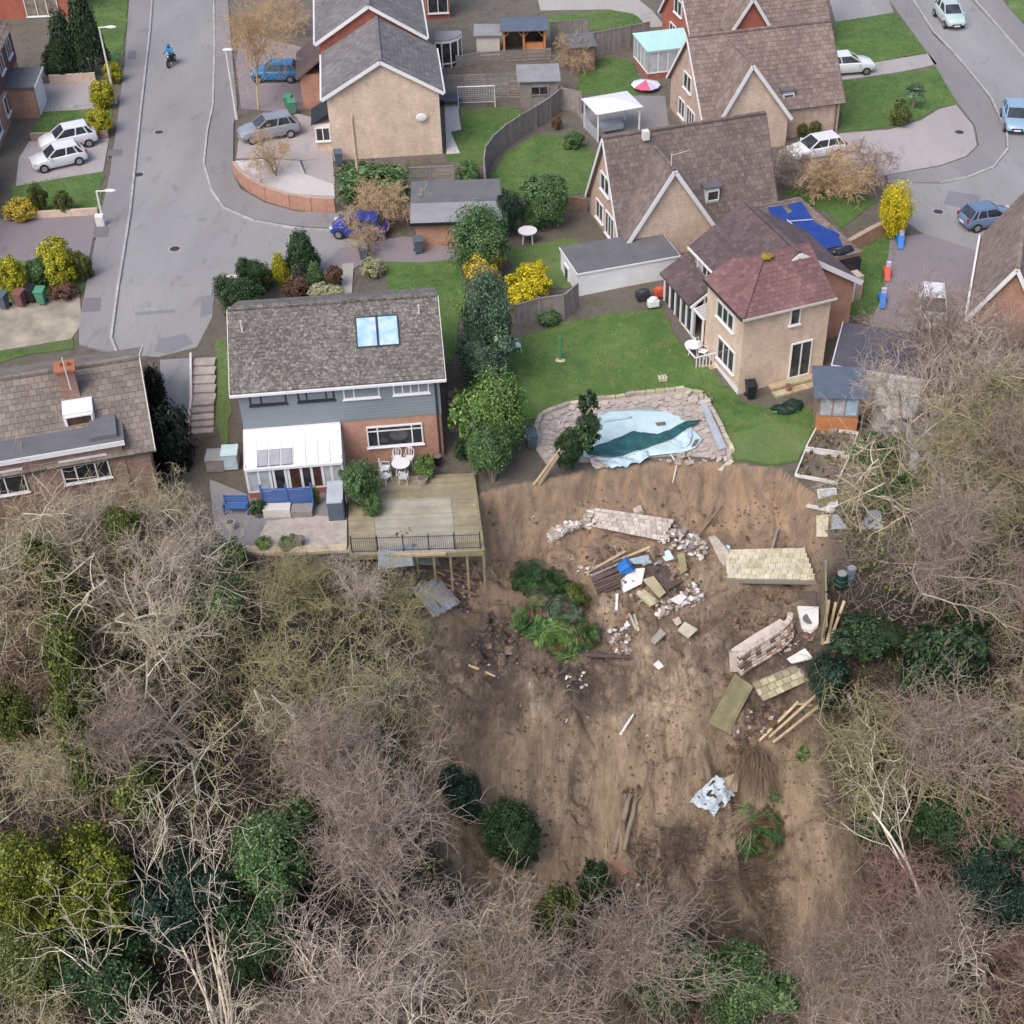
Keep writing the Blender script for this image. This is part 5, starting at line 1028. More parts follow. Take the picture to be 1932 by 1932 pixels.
def pot(u, v, r_, hh, mat, label, dz=.06, z=None, name='plant_pot', cat='pot'):
    p = lift(G(u, v), dz) if z is None else at(u, v, z); o = thing(name, label, cat, p); MB().tube([p, p + Vector((0, 0, hh * .9)), p + Vector((0, 0, hh))], [r_ * .75, r_, r_ * 1.08], 12).build('pot', mat, o); MB().tube([p + Vector((0, 0, hh)), p + Vector((0, 0, hh + .01))], r_ * .9, 12).build('compost', 'soil', o); return o
pot(567, 1030, .26, .45, 'slate_blue', 'dark glazed pot on the terrace paving'); pot(437, 1000, .22, .5, 'cream', 'cream chimney pot planter at the terrace edge'); pot(797, 912, .3, .38, 'stone_pale', 'pale stone pot on the deck under the bright green plant', z=zt + .03)
pot(826, 875, .26, .55, 'black', 'tall dark pot against the brick wall by the downpipe', z=zt + .03); pot(1513, 255, .2, .4, 'black', 'black plant pot by the wall of the middle steep-roofed house', dz=.05); pot(1539, 255, .22, .5, 'black', 'second black plant pot by the cream wall near the white car', dz=.05)
pot(1487, 735, .2, .3, 'terracotta', 'terracotta pot on the patio steps by the french doors', z=-.75)
# wheelie bins
def bin_(): 
    r = thing('wheelie_bin', '', 'bin', (0, 0, 0)); return r
def make_bin(u, v, mat, label, dz=.05, rz=0.0, z=None, lid=None):
    p = lift(G(u, v), dz) if z is None else at(u, v, z); o = thing('wheelie_bin', label, 'bin', p); M = TM(p.x, p.y, p.z, rz)
    MB(M).add([(-.22, -.24, .08), (.22, -.24, .08), (.22, .2, .08), (-.22, .2, .08), (-.29, -.34, .95), (.29, -.34, .95), (.29, .32, .95), (-.29, .32, .95)], [(0, 1, 2, 3), (4, 5, 6, 7), (0, 1, 5, 4), (1, 2, 6, 5), (2, 3, 7, 6), (3, 0, 4, 7)]).build('body', mat, o, bevel=.02)
    MB(M).extr([(-.31, -.38, .96), (.31, -.38, .96), (.31, .36, 1.03), (-.31, .36, 1.03)], (0, 0, .05)).build('lid', lid or mat, o, bevel=.01)
    for s_ in (-1, 1): MB(M).tube([(s_ * .2, .28, .1), (s_ * .27, .28, .1)], .1, 10).build('wheel', 'rubber', o)
    MB(M).tube([(-.25, .4, .95), (.25, .4, .95)], .02, 5).build('handle', mat, o)
for u, v, m_, lb in ((10, 582, 'slate_blue', 'navy wheelie bin at the left edge under the yellow bushes'), (42, 578, 'brown_plastic', 'brown wheelie bin under the yellow bushes'), (62, 570, 'black', 'dark bin half hidden behind the brown and green bins'), (81, 574, 'green_plastic', 'mid green wheelie bin under the yellow bushes'),
    (546, 205, 'green_plastic', 'green bin nearest the silver estate car'), (553, 215, 'green_plastic', 'second green bin beside the porch of the tan gable house'), (688, 490, 'slate_blue', 'dark blue bin beside the pale variegated bush'), (790, 478, 'slate_blue', 'dark bin lying against the brick outbuilding'), (1415, 752, 'black', 'black bin lying under the corner of the extended house'),
    (640, 312, 'slate_blue', 'blue grey bin at the foot of the tan gable wall'), (1003, 845, 'slate_blue', 'dark blue water butt at the left end of the pool')): make_bin(u, v, m_, lb, rz=random.uniform(-.3, .3))
# ---------------------------------------------------------------- upper garden buildings and play things
def shed(u, v, w, d, hh, wall, roof, label, yaw=5, z=0, win=False, rise=.25, board=True, name='garden_shed'):
    p = at(u, v, z); S = House(name, label, 'shed', p.x, p.y, z, yaw); S.block('wall', wall, .02, w - .02, .03, d, -.3, hh)
    if board:
        n = int(w / .22)
        for i in range(n): piece('board', wall, S.M @ Matrix.Translation((w * (i + .5) / n, 0, hh / 2)) @ sc_m(w / n * .94, .04, hh), S.root)
    S.mb().extr([(-.2, -.25, hh), (w + .2, -.25, hh), (w + .2, d + .2, hh + rise), (-.2, d + .2, hh + rise)], (0, 0, .07)).build('roof', roof, S.root)
    if win: S.win((w * .3, -.03, hh * .5), X, w * .42, hh * .28, (1, 1), 'wood_grey', 'glass', sill=False)
    return S
shed(982, 203, 2.9, 2.2, 2.1, 'wood_grey', 'felt_pale', 'grey board shed with pale roof and dark window behind the curved fence', yaw=4, win=True)
shed(1078, 138, 1.9, 1.8, 2.1, 'wood_brown', 'felt', 'tall brown shed with small blue grey roof', yaw=12)
shed(900, 105, 1.9, 1.4, 1.7, 'cream', 'felt_pale', 'pale panelled store beside the open garden bar', yaw=2)
gb = House('garden_bar', 'open timber garden bar with blue grey roof and arched posts', 'garden bar', at(952, 108).x, at(952, 108).y, 0, 4)
for x_ in (0, 1.6, 3.3): gb.block('post', 'wood_orange', x_ - .08, x_ + .08, -.08, .08, 0, 2.2)
gb.block('back_wall', 'wood_dark', 0, 3.3, 2.2, 2.3, 0, 2.4); gb.block('side_wall', 'wood_brown', 3.2, 3.3, 0, 2.3, 0, 2.3); gb.block('counter', 'wood_orange', 1.7, 3.2, .1, .6, 0, 1.0)
for x_ in (0, 1.6): 
    for s_ in (1,): gb.mb().bar((x_ + .05, 0, 1.7), (x_ + .5, 0, 2.15), .08, .08).bar((x_ + 1.55, 0, 1.7), (x_ + 1.1, 0, 2.15), .08, .08).build('brace', 'wood_orange', gb.root)
gb.mb().extr([(-.3, -.4, 2.25), (3.6, -.4, 2.25), (3.6, 1.1, 2.75), (-.3, 1.1, 2.75)], (0, 0, .07)).extr([(-.3, 1.1, 2.75), (3.6, 1.1, 2.75), (3.6, 2.6, 2.25), (-.3, 2.6, 2.25)], (0, 0, .07)).build('roof', 'slate_blue', gb.root)
# bow conservatory beside house behind
bc = House('bow_conservatory', 'white curved glazed garden room beside the orange brick gable house', 'conservatory', at(824, 128).x, at(824, 128).y, 0, 5)
f = bc.mb(); PA = [(0, 0), (.5, -.15), (1.2, .0), (1.8, .45), (2.1, 1.1), (2.1, 1.8)]
for a, b in zip(PA, PA[1:]):
    f.bar((*a, .35), (*b, .35), .08, .12).bar((*a, 2.1), (*b, 2.1), .1, .16)
for a in PA: f.lohi(a[0] - .05, a[0] + .05, a[1] - .05, a[1] + .05, 0, 2.1)
fo = f.build('frame', 'white', bc.root)
for a, b in zip(PA, PA[1:]):
    d = Vector((b[0] - a[0], b[1] - a[1], 0)); piece('pane', 'glass', bc.M @ Matrix.Translation(((a[0] + b[0]) / 2, (a[1] + b[1]) / 2, 1.2)) @ d.to_track_quat('X', 'Z').to_matrix().to_4x4() @ sc_m(d.length * .8, .03, 1.6), fo)
bc.mb().extr([(p[0], p[1], 2.2) for p in PA] + [(0, 1.8, 2.2)], (0, 0, .1)).build('roof', 'felt_pale', bc.root)
p = at(806, 38); ex = House('upper_bay', 'tall white framed window bay at the top beside the brick gable', 'window bay', p.x, p.y, 0, 8); ex.block('bay', 'brick_red', 0, 2.0, .1, 3, 0, 5); ex.win((.2, .1, 3.0), X, 1.6, 1.5, (1, 1), 'white', 'glass'); ex.win((.2, .1, .6), X, 1.6, 1.5, (1, 1), 'white', 'glass'); 
# goal
gl = thing('football_goal', 'white metal football goal with net in front of the slatted fence', 'goal', at(900, 205)); b0 = wloc(gl); m = MB(TM(b0.x, b0.y, .08, .08)); m.tube([(-1.4, 0, 0), (-1.4, 0, 1.7), (1.4, 0, 1.7), (1.4, 0, 0)], .05, 6).tube([(-1.4, 0, 1.7), (-1.4, 1.0, 0), (1.4, 1.0, 0), (1.4, 0, 1.7)], .03, 5).build('frame', 'white', gl)
m = MB(TM(b0.x, b0.y, .08, .08))
for i in range(15): x_ = -1.4 + 2.8 * i / 14; m.tube([(x_, 0, 1.7), (x_, 1.0, 0)], .008, 3, False)
for i in range(9): t_ = i / 8; m.tube([(-1.4, t_, 1.7 - 1.7 * t_), (1.4, t_, 1.7 - 1.7 * t_)], .008, 3, False)
m.build('net', 'white', gl)
tr = thing('trampoline', 'small dark round trampoline beside the goal', 'trampoline', at(850, 195)); b0 = wloc(tr); MB().tube([b0 + Vector((0, 0, .5)), b0 + Vector((0, 0, .56))], .9, 20).build('mat', 'slate_blue', tr)
for k in range(4): a = R(45 + 90 * k); MB().tube([b0 + Vector((.8 * math.cos(a), .8 * math.sin(a), 0)), b0 + Vector((.8 * math.cos(a), .8 * math.sin(a), .5))], .03, 5).build('leg', 'dark_metal', tr)
# gazebo
gz = House('gazebo', 'gazebo with a white fabric roof and pale frame on a grey patio', 'gazebo', at(1128, 268).x, at(1128, 268).y, 0, 22)
for x_ in (0, 3.3):
    for y_ in (0, 2.6): gz.block('post', 'white', x_ - .05, x_ + .05, y_ - .05, y_ + .05, 0, 2.2)
for poly in ([(-.2, -.2, 2.2), (3.5, -.2, 2.2), (1.65, 1.3, 2.6)], [(3.5, -.2, 2.2), (3.5, 2.8, 2.2), (1.65, 1.3, 2.6)], [(3.5, 2.8, 2.2), (-.2, 2.8, 2.2), (1.65, 1.3, 2.6)], [(-.2, 2.8, 2.2), (-.2, -.2, 2.2), (1.65, 1.3, 2.6)]): gz.mb().extr(poly, (0, 0, .04)).build('roof_panel', 'white', gz.root)
gz.block('side_panel', 'grey_panel', -.03, .0, .05, 2.5, 0, .9); gz.mb().lohi(.8, 2.4, .8, 1.6, .3, .7).build('seat_cushion', 'grey_panel', gz.root)
# paddling pool / parasol
pp = thing('paddling_pool', 'round white and pink striped parasol lying by the aqua conservatory', 'parasol', at(1218, 168)); b0 = wloc(pp)
for k in range(10):
    a0, a1 = 2 * math.pi * k / 10, 2 * math.pi * (k + 1) / 10; Rr = 1.15
    MB().extr([b0 + Vector((0, 0, .75)), b0 + Vector((Rr * math.cos(a0), Rr * math.sin(a0), .35)), b0 + Vector((Rr * math.cos(a1), Rr * math.sin(a1), .35))], (0, 0, .03)).build('panel', ['white', 'pink', 'pink', 'lilac', 'white'][k % 5], pp)
pp.name = 'parasol'
MB().tube([b0, b0 + Vector((0, 0, .8))], .03, 6).build('stem', 'white', pp)
# barbecue, planters near white garage etc
for u, v, w, m_, lb, nm, ct in ((1213, 567, .9, 'dark_metal', 'covered barbecue against the white garage wall', 'barbecue', 'barbecue'), (1245, 562, .8, 'red_plastic', 'orange red plastic toy heap at the corner of the white garage', 'toy_box', 'toy'), (1232, 582, .7, 'white', 'small white box on the lawn edge near the sunroom', 'storage_box', 'box')):
    p = lift(G(u, v), .05); o = thing(nm, lb, ct, p); M = TM(p.x, p.y, p.z, .3); MB(M).box(0, 0, .35, w, w * .6, .45).build('body', m_, o, bevel=.05); MB(M).ball((0, 0, .62), (w * .45, w * .3, .18), 10, 6).build('lid', m_, o)
    for sx in (-1, 1): MB(M).lohi(sx * w * .4 - .03, sx * w * .4 + .03, -.05, .05, 0, .2).build('leg', 'dark_metal', o)
p = lift(G(1057, 680), .03); o = thing('washing_line_post', 'pale green post standing in the big lawn', 'post', p); MB().tube([p, p + Vector((0, 0, 1.6))], [.09, .07], 8).build('post', 'green_plastic', o); MB().ball(p, (.35, .25, .05), 8, 4).build('base_ring', 'sand', o)
p = lift(G(1250, 718), .05); o = thing('sand_bag', 'small pale block on the lawn above the pool', 'block', p); MB().box(p.x, p.y, p.z + .12, .5, .42, .24, .2).build('block', 'stone_cream', o, bevel=.03)
for dx in (-.1, .1): MB().box(p.x + dx, p.y, p.z + .26, .03, .44, .02, .2).build('strap', 'wood_dark', o)
p = lift(G(1483, 775), .05); o = thing('green_tarpaulin', 'heap of green netting on the lawn by the potting shed', 'netting', p); MB().ball(p + Vector((0, 0, .12)), (.9, .45, .22), 12, 6, .25).ball(p + Vector((.5, .3, .15)), (.5, .4, .3), 9, 6, .3).build('folds', 'l_teal', o); MB().bar(p + Vector((-.8, -.35, .1)), p + Vector((.7, -.2, .1)), .12, .06).build('pole', 'green_plastic', o)
for u, v, c_, lb in ((1697, 460, 'blue_plastic', 'blue and white play equipment below the yellow bush'), (1672, 520, 'red_plastic', 'red toy slide at the lawn edge'), (1663, 570, 'blue_plastic', 'blue toy car on the lawn edge')):
    p = lift(G(u, v), .06); o = thing('garden_toy', lb, 'toy', p); MB().box(p.x, p.y, p.z + .3, .5, .7, .35).build('body', c_, o, bevel=.06); MB().box(p.x + .1, p.y + .2, p.z + .65, .3, .2, .4).build('seat', 'lilac', o, bevel=.04); MB().bar(p + Vector((-.1, -.9, .05)), p + Vector((0, -.2, .6)), .35, .05).build('slide', c_, o)
# the blue tarpaulin, lying on the low wing
tp = thing('tarpaulin', 'crumpled blue tarpaulin over the low rear roof', 'tarpaulin', E_.M @ Vector((9.5, 10, 3.4)))
gx, gy = 12, 16; vs = []
for j in range(gy + 1):
    for i in range(gx + 1):
        x_, y_ = 8.5 + 2.5 * i / gx + .25 * math.sin(j * .5), 7.2 + 6.0 * j / gy; vs.append(E_.M @ Vector((x_, y_, 3.50 + .09 * noise.noise(Vector((x_ * 1.2, y_ * 1.2, 1))) + .04 * noise.noise(Vector((x_ * 4, y_ * 4, 2))))))
fs = [(j * (gx + 1) + i, j * (gx + 1) + i + 1, (j + 1) * (gx + 1) + i + 1, (j + 1) * (gx + 1) + i) for j in range(gy) for i in range(gx) if not (j > 12 and 4 < i < 7) and not (i > 10 and j < 3)]
MB().add(vs, fs).build('sheet', 'tarp', tp, smooth=True); MB(E_.M).bar((9.1, 8.6, 3.62), (9.1, 11.2, 3.62), .05, .04).bar((9.0, 11.0, 3.62), (10.6, 10.6, 3.62), .05, .04).build('rope', 'concrete_white', tp)
rb_ = thing('rubble_sack', 'black sacks piled at the broken corner of the low rear wing', 'sacks', E_.M @ Vector((10.3, 6.3, 3.4)))
for k in range(4): MB(E_.M).ball((9.3 + .5 * k, 6.5 + .2 * (k % 2), 3.45), (.45, .3, .25), 8, 6, .2).build('sack', 'black', rb_)
# ---------------------------------------------------------------- vegetation
def segs_mesh(name, S, mat, sides=3):
    """S: array n x 8 (p0, p1, r0, r1) -> tapered prisms"""
    S = np.asarray(S, float); p0, p1, r0, r1 = S[:, :3], S[:, 3:6], S[:, 6], S[:, 7]; d = p1 - p0; d /= np.linalg.norm(d, axis=1)[:, None] + 1e-9
    ref = np.where(np.abs(d[:, 2:3]) < .9, np.array([[0, 0, 1.]]), np.array([[1., 0, 0]])); a = np.cross(d, ref); a /= np.linalg.norm(a, axis=1)[:, None]; b = np.cross(d, a); n = len(S)
    ang = np.arange(sides) * 2 * np.pi / sides; ring = a[:, None, :] * np.cos(ang)[None, :, None] + b[:, None, :] * np.sin(ang)[None, :, None]
    v0 = p0[:, None, :] + ring * r0[:, None, None]; v1 = p1[:, None, :] + ring * r1[:, None, None]; V = np.concatenate([v0, v1], 1).reshape(-1, 3)
    k = np.arange(sides); f = np.stack([k, (k + 1) % sides, sides + (k + 1) % sides, sides + k], 1); F = (np.arange(n)[:, None, None] * 2 * sides + f[None]).reshape(-1, 4)
    return np_mesh(name, V, F, mat)
def np_mesh(name, V, F, mat):
    me = bpy.data.meshes.new(name); nf, k = F.shape; me.vertices.add(len(V)); me.vertices.foreach_set('co', V.astype(np.float32).ravel()); me.loops.add(nf * k); me.loops.foreach_set('vertex_index', F.astype(np.int32).ravel())
    me.polygons.add(nf); me.polygons.foreach_set('loop_start', np.arange(nf, dtype=np.int32) * k); me.polygons.foreach_set('loop_total', np.full(nf, k, dtype=np.int32)); me.update(calc_edges=True)
    me.materials.append(MATS[mat]); return me
def grow(seed, H_=9.0, spread=.9, up=.25, nl=9, dens=1.0, multi=1, start=.25, rt=.16, droop=0.0, tw=.012):
    rg = random.Random(seed); trunk = []; br = []; tg = []
    def branch(p, d, L, r, lvl, out):
        n = (5, 5, 4, 3, 2)[lvl]; pts = [p]; dirs = []; rr = [r]
        for i in range(n):
            j = .16 + .08 * lvl; d = (d + Vector((rg.gauss(0, j), rg.gauss(0, j), rg.gauss(0, j) + (up * .35 if lvl < 3 else 0) - droop * .25))).normalized(); p = p + d * (L / n); pts.append(p); dirs.append(d); rr.append(max(tw * .7, r * (1 - .6 * (i + 1) / n)))
            out.append((*pts[-2], *pts[-1], rr[-2], rr[-1]))
        if lvl >= 4: return
        kc = (nl, 7, 5, 4)[lvl]; kc = max(2, int(kc * dens + rg.random()))
        for k in range(kc):
            t = (start if lvl == 0 else .22) + (1 - (start if lvl == 0 else .22)) * (k + rg.random() * .8) / kc; i = min(n - 1, int(t * n)); q = pts[i].lerp(pts[i + 1], t * n - i)
            dd = dirs[i]; ax = dd.cross(Vector((rg.gauss(0, 1), rg.gauss(0, 1), rg.gauss(0, 1)))).normalized(); an = R(rg.uniform(28, 62) * spread); nd = (Matrix.Rotation(an, 3, ax) @ dd)
            branch(q, nd.normalized(), L * rg.uniform(.48, .74) * (1.15 - .5 * t if lvl == 0 else 1), max(tw, rr[i] * rg.uniform(.5, .7)), lvl + 1, br if lvl < 2 else tg)
    for m in range(multi):
        a = rg.uniform(0, 6.28); o = Vector((math.cos(a), math.sin(a), 0)) * (.25 if multi > 1 else 0); branch(o, (Vector((0, 0, 1)) + o * rg.uniform(.6, 1.6)).normalized(), H_ * rg.uniform(.62, .8), rt / math.sqrt(multi), 0, trunk)
    return trunk, br, tg
TREES = {}
def tree_kind(k, bm, tm, **kw):
    t, b, g_ = grow(**kw); TREES[k] = (segs_mesh(k + '_trunk', t, tm, 6), segs_mesh(k + '_branches', b, bm, 4), segs_mesh(k + '_twigs', g_, {'b_pale': 'b_pink', 'b_grey': 'b_straw', 'b_pink': 'b_plum', 'b_white': 'b_pale', 'b_plum': 'b_red'}.get(bm, bm), 3))
tree_kind('ash', 'b_pale', 'b_trunk', seed=3, H_=9.5, spread=1.0, up=.18, nl=9, dens=.95)
tree_kind('oak', 'b_grey', 'b_trunk', seed=8, H_=8.5, spread=1.35, up=.10, nl=10, dens=.95, start=.18)
tree_kind('birch', 'b_pink', 'b_trunk', seed=13, H_=10, spread=.75, up=.3, nl=12, dens=1.05, rt=.11)
tree_kind('moss', 'b_olive', 'l_moss', seed=21, H_=8, spread=1.5, up=.05, nl=10, dens=1.0, start=.15, droop=.3)
tree_kind('coppice', 'b_pale', 'b_trunk', seed=33, H_=8, spread=.9, up=.3, nl=5, dens=.72, multi=4, rt=.2)
tree_kind('plum', 'b_plum', 'b_trunk', seed=41, H_=7.5, spread=1.2, up=.12, nl=10, dens=1.05, rt=.12)
tree_kind('sweep', 'b_grey', 'b_trunk', seed=52, H_=9, spread=1.6, up=-.02, nl=8, dens=.9, start=.2, droop=.25)
tree_kind('shrub', 'b_tan', 'b_trunk', seed=61, H_=3.6, spread=1.1, up=.15, nl=5, dens=.8, multi=4, rt=.09, start=.1, tw=.013)
tree_kind('forked', 'b_white', 'b_white', seed=91, H_=9, spread=.62, up=.42, nl=5, dens=.52, multi=6, rt=.15, start=.3)
tree_kind('sapling', 'b_white', 'b_white', seed=71, H_=9, spread=.7, up=.3, nl=5, dens=.5, rt=.09, start=.4)
def tree(k, p, s, rz, label, group=None, name='bare_tree', lean=(0, 0), bm=None, sz=None, cat='tree'):
    o = thing(name, label, cat, p, group); o.rotation_euler = (lean[0], lean[1], rz); o.scale = (s, s, sz or s)
    t, b, g_ = TREES[k]
    for nm, me in (('trunk', t), ('branches', b), ('twigs', g_)):
        c = bpy.data.objects.new(nm, me); COL.objects.link(c); c.parent = o
        if bm and (nm == 'branches' or bm in ('b_tan', 'b_plum', 'b_olive')): c.material_slots[0].link = 'OBJECT'; c.material_slots[0].material = MATS[bm]
    return o
# leafy crowns : unit crown radius 1 about (0,0,1), leaf-sized faces through the volume
def crown(seed, n, shape='round', ls=.09, clumps=46, fill=.25, rough=.22, stretch=(1, 1, 1), box=False, dr=0):
    rg = np.random.default_rng(seed); cen = rg.normal(size=(clumps, 3)); cen /= np.linalg.norm(cen, axis=1)[:, None]
    if box: cen = cen / np.abs(cen).max(1)[:, None] * .92
    rad = (1 - rough) + rough * rg.random(clumps); cen = cen * rad[:, None] * .84
    if shape == 'cone':
        z = cen[:, 2]; w = np.clip(1 - (z + .8) / 1.85, .05, 1) ** .8 * 1.15; xy = cen[:, :2] / (np.linalg.norm(cen[:, :2], axis=1)[:, None] + .01); cen = np.column_stack([xy * w[:, None] * .9, z])
    idx = rg.integers(0, clumps, n); cr = (.20 + .16 * rg.random(clumps))[idx]; off = rg.normal(size=(n, 3)); off /= np.linalg.norm(off, axis=1)[:, None]; pos = cen[idx] + off * (cr * rg.random(n) ** .4)[:, None]
    nf = int(n * fill); inner = rg.random(n) < fill; pos[inner] *= rg.uniform(.3, .95, inner.sum())[:, None]
    nor = pos / (np.linalg.norm(pos, axis=1)[:, None] + .01) + rg.normal(size=(n, 3)) * .6 + np.array([0, 0, .35]); nor /= np.linalg.norm(nor, axis=1)[:, None]
    a = np.cross(nor, rg.normal(size=(n, 3))); a /= np.linalg.norm(a, axis=1)[:, None]; b = np.cross(nor, a); L = ls * (.6 + .8 * rg.random(n))[:, None]; Wd = L * .55
    pos = pos * np.array(stretch) + np.array([0, 0, 1.0 * stretch[2]])
    V = np.stack([pos - a * L, pos + b * Wd, pos + a * L, pos - b * Wd], 1).reshape(-1, 3); V[:, 2] = np.maximum(V[:, 2], -.02); F = np.arange(n * 4).reshape(-1, 4); return V, F
CR = {}
for k, kw in dict(round=dict(seed=1, n=9000, ls=.055, rough=.10, clumps=70), loose=dict(seed=2, n=8000, ls=.058, rough=.55, clumps=44), cone=dict(seed=3, n=9000, shape='cone', ls=.055, clumps=80), big=dict(seed=4, n=22000, ls=.033, rough=.42, clumps=110), big2=dict(seed=7, n=20000, ls=.034, rough=.62, clumps=70), box=dict(seed=5, n=6000, box=True, rough=.06, clumps=110, ls=.07), tuft=dict(seed=6, n=1500, ls=.13, rough=.6, clumps=22)).items():
    V, F = crown(**kw); CR[k] = np_mesh(k + '_crown', V, F, 'l_mid')
_st = MB(); rs_ = random.Random(5)
for k in range(7): a = rs_.uniform(0, 6.28); _st.tube([(0, 0, -.15), (.25 * math.cos(a), .25 * math.sin(a), .5), (.6 * math.cos(a), .6 * math.sin(a), 1.1 + .3 * rs_.random())], [.05, .035, .012], 5)
STEM = bpy.data.meshes.new('stems'); STEM.from_pydata([tuple(p) for p in _st.v], [], _st.f); STEM.materials.append(MATS['b_trunk'])
_c = MB().ball((0, 0, 1), .78, 12, 8, .12); CORE = bpy.data.meshes.new('core'); CORE.from_pydata([tuple(p) for p in _c.v], [], _c.f); CORE.materials.append(MATS['l_dark'])
def bush(box, k, mat, label, name='bush', group=None, core=True, rz=None, depth=None, lean=None, cat=None, gz=None, hk=1.0):
    """box = where the crown shows in the photograph; real width and height follow from its distance"""
    u0, v0, u1, v1 = box; uc, vc = (u0 + u1) / 2, (v0 + v1) / 2; c = G(uc, vc); 
    for _ in range(3):
        z = proj(c)[2]; s = FPX / z; w = (u1 - u0) / s; el = math.atan2(CAMZ - c.z, math.hypot(c.x, c.y)); V = (v1 - v0) / s / 2
        hh = 2 * math.sqrt(max((V * V - (w / 2 * math.sin(el)) ** 2), (.25 * w) ** 2)) / math.cos(el) * hk
        c = ray_h(uc, vc, hh / 2) if gz is None else at(uc, vc, gz + hh / 2)
    g = Vector((c.x, c.y, c.z - hh / 2)); o = thing(name, label, cat or ('hedge' if 'hedge' in name else ('tree' if 'tree' in name else 'bush')), g, group)
    o.scale = (w / 2, (depth or w) / 2, hh / 2); o.rotation_euler = (lean[0] if lean else 0, lean[1] if lean else 0, rz if rz is not None else random.uniform(0, 6.28) if k != 'box' else 0)
    for nm, me, m_ in (('crown', CR[k], mat), ('stems', STEM, 'b_trunk')):
        ch = bpy.data.objects.new(nm, me); COL.objects.link(ch); ch.parent = o; ch.material_slots[0].link = 'OBJECT'; ch.material_slots[0].material = MATS[m_]
    if k in ('big', 'big2', 'loose') and 'clipped' not in label and (u1 - u0) > 28:
        for i in range(4):
            a = random.uniform(0, 6.28); e = random.uniform(.3, 1.5); r_ = random.uniform(.38, .58); ch = bpy.data.objects.new('foliage', CR[['loose', 'tuft', 'big2', 'tuft'][i]]); COL.objects.link(ch); ch.parent = o
            ch.location = (.72 * math.cos(a), .72 * math.sin(a), e - r_ * .7); ch.scale = (r_, r_, r_); ch.rotation_euler = (random.uniform(-.5, .5), random.uniform(-.5, .5), a); ch.material_slots[0].link = 'OBJECT'; ch.material_slots[0].material = MATS[mat]
    return o
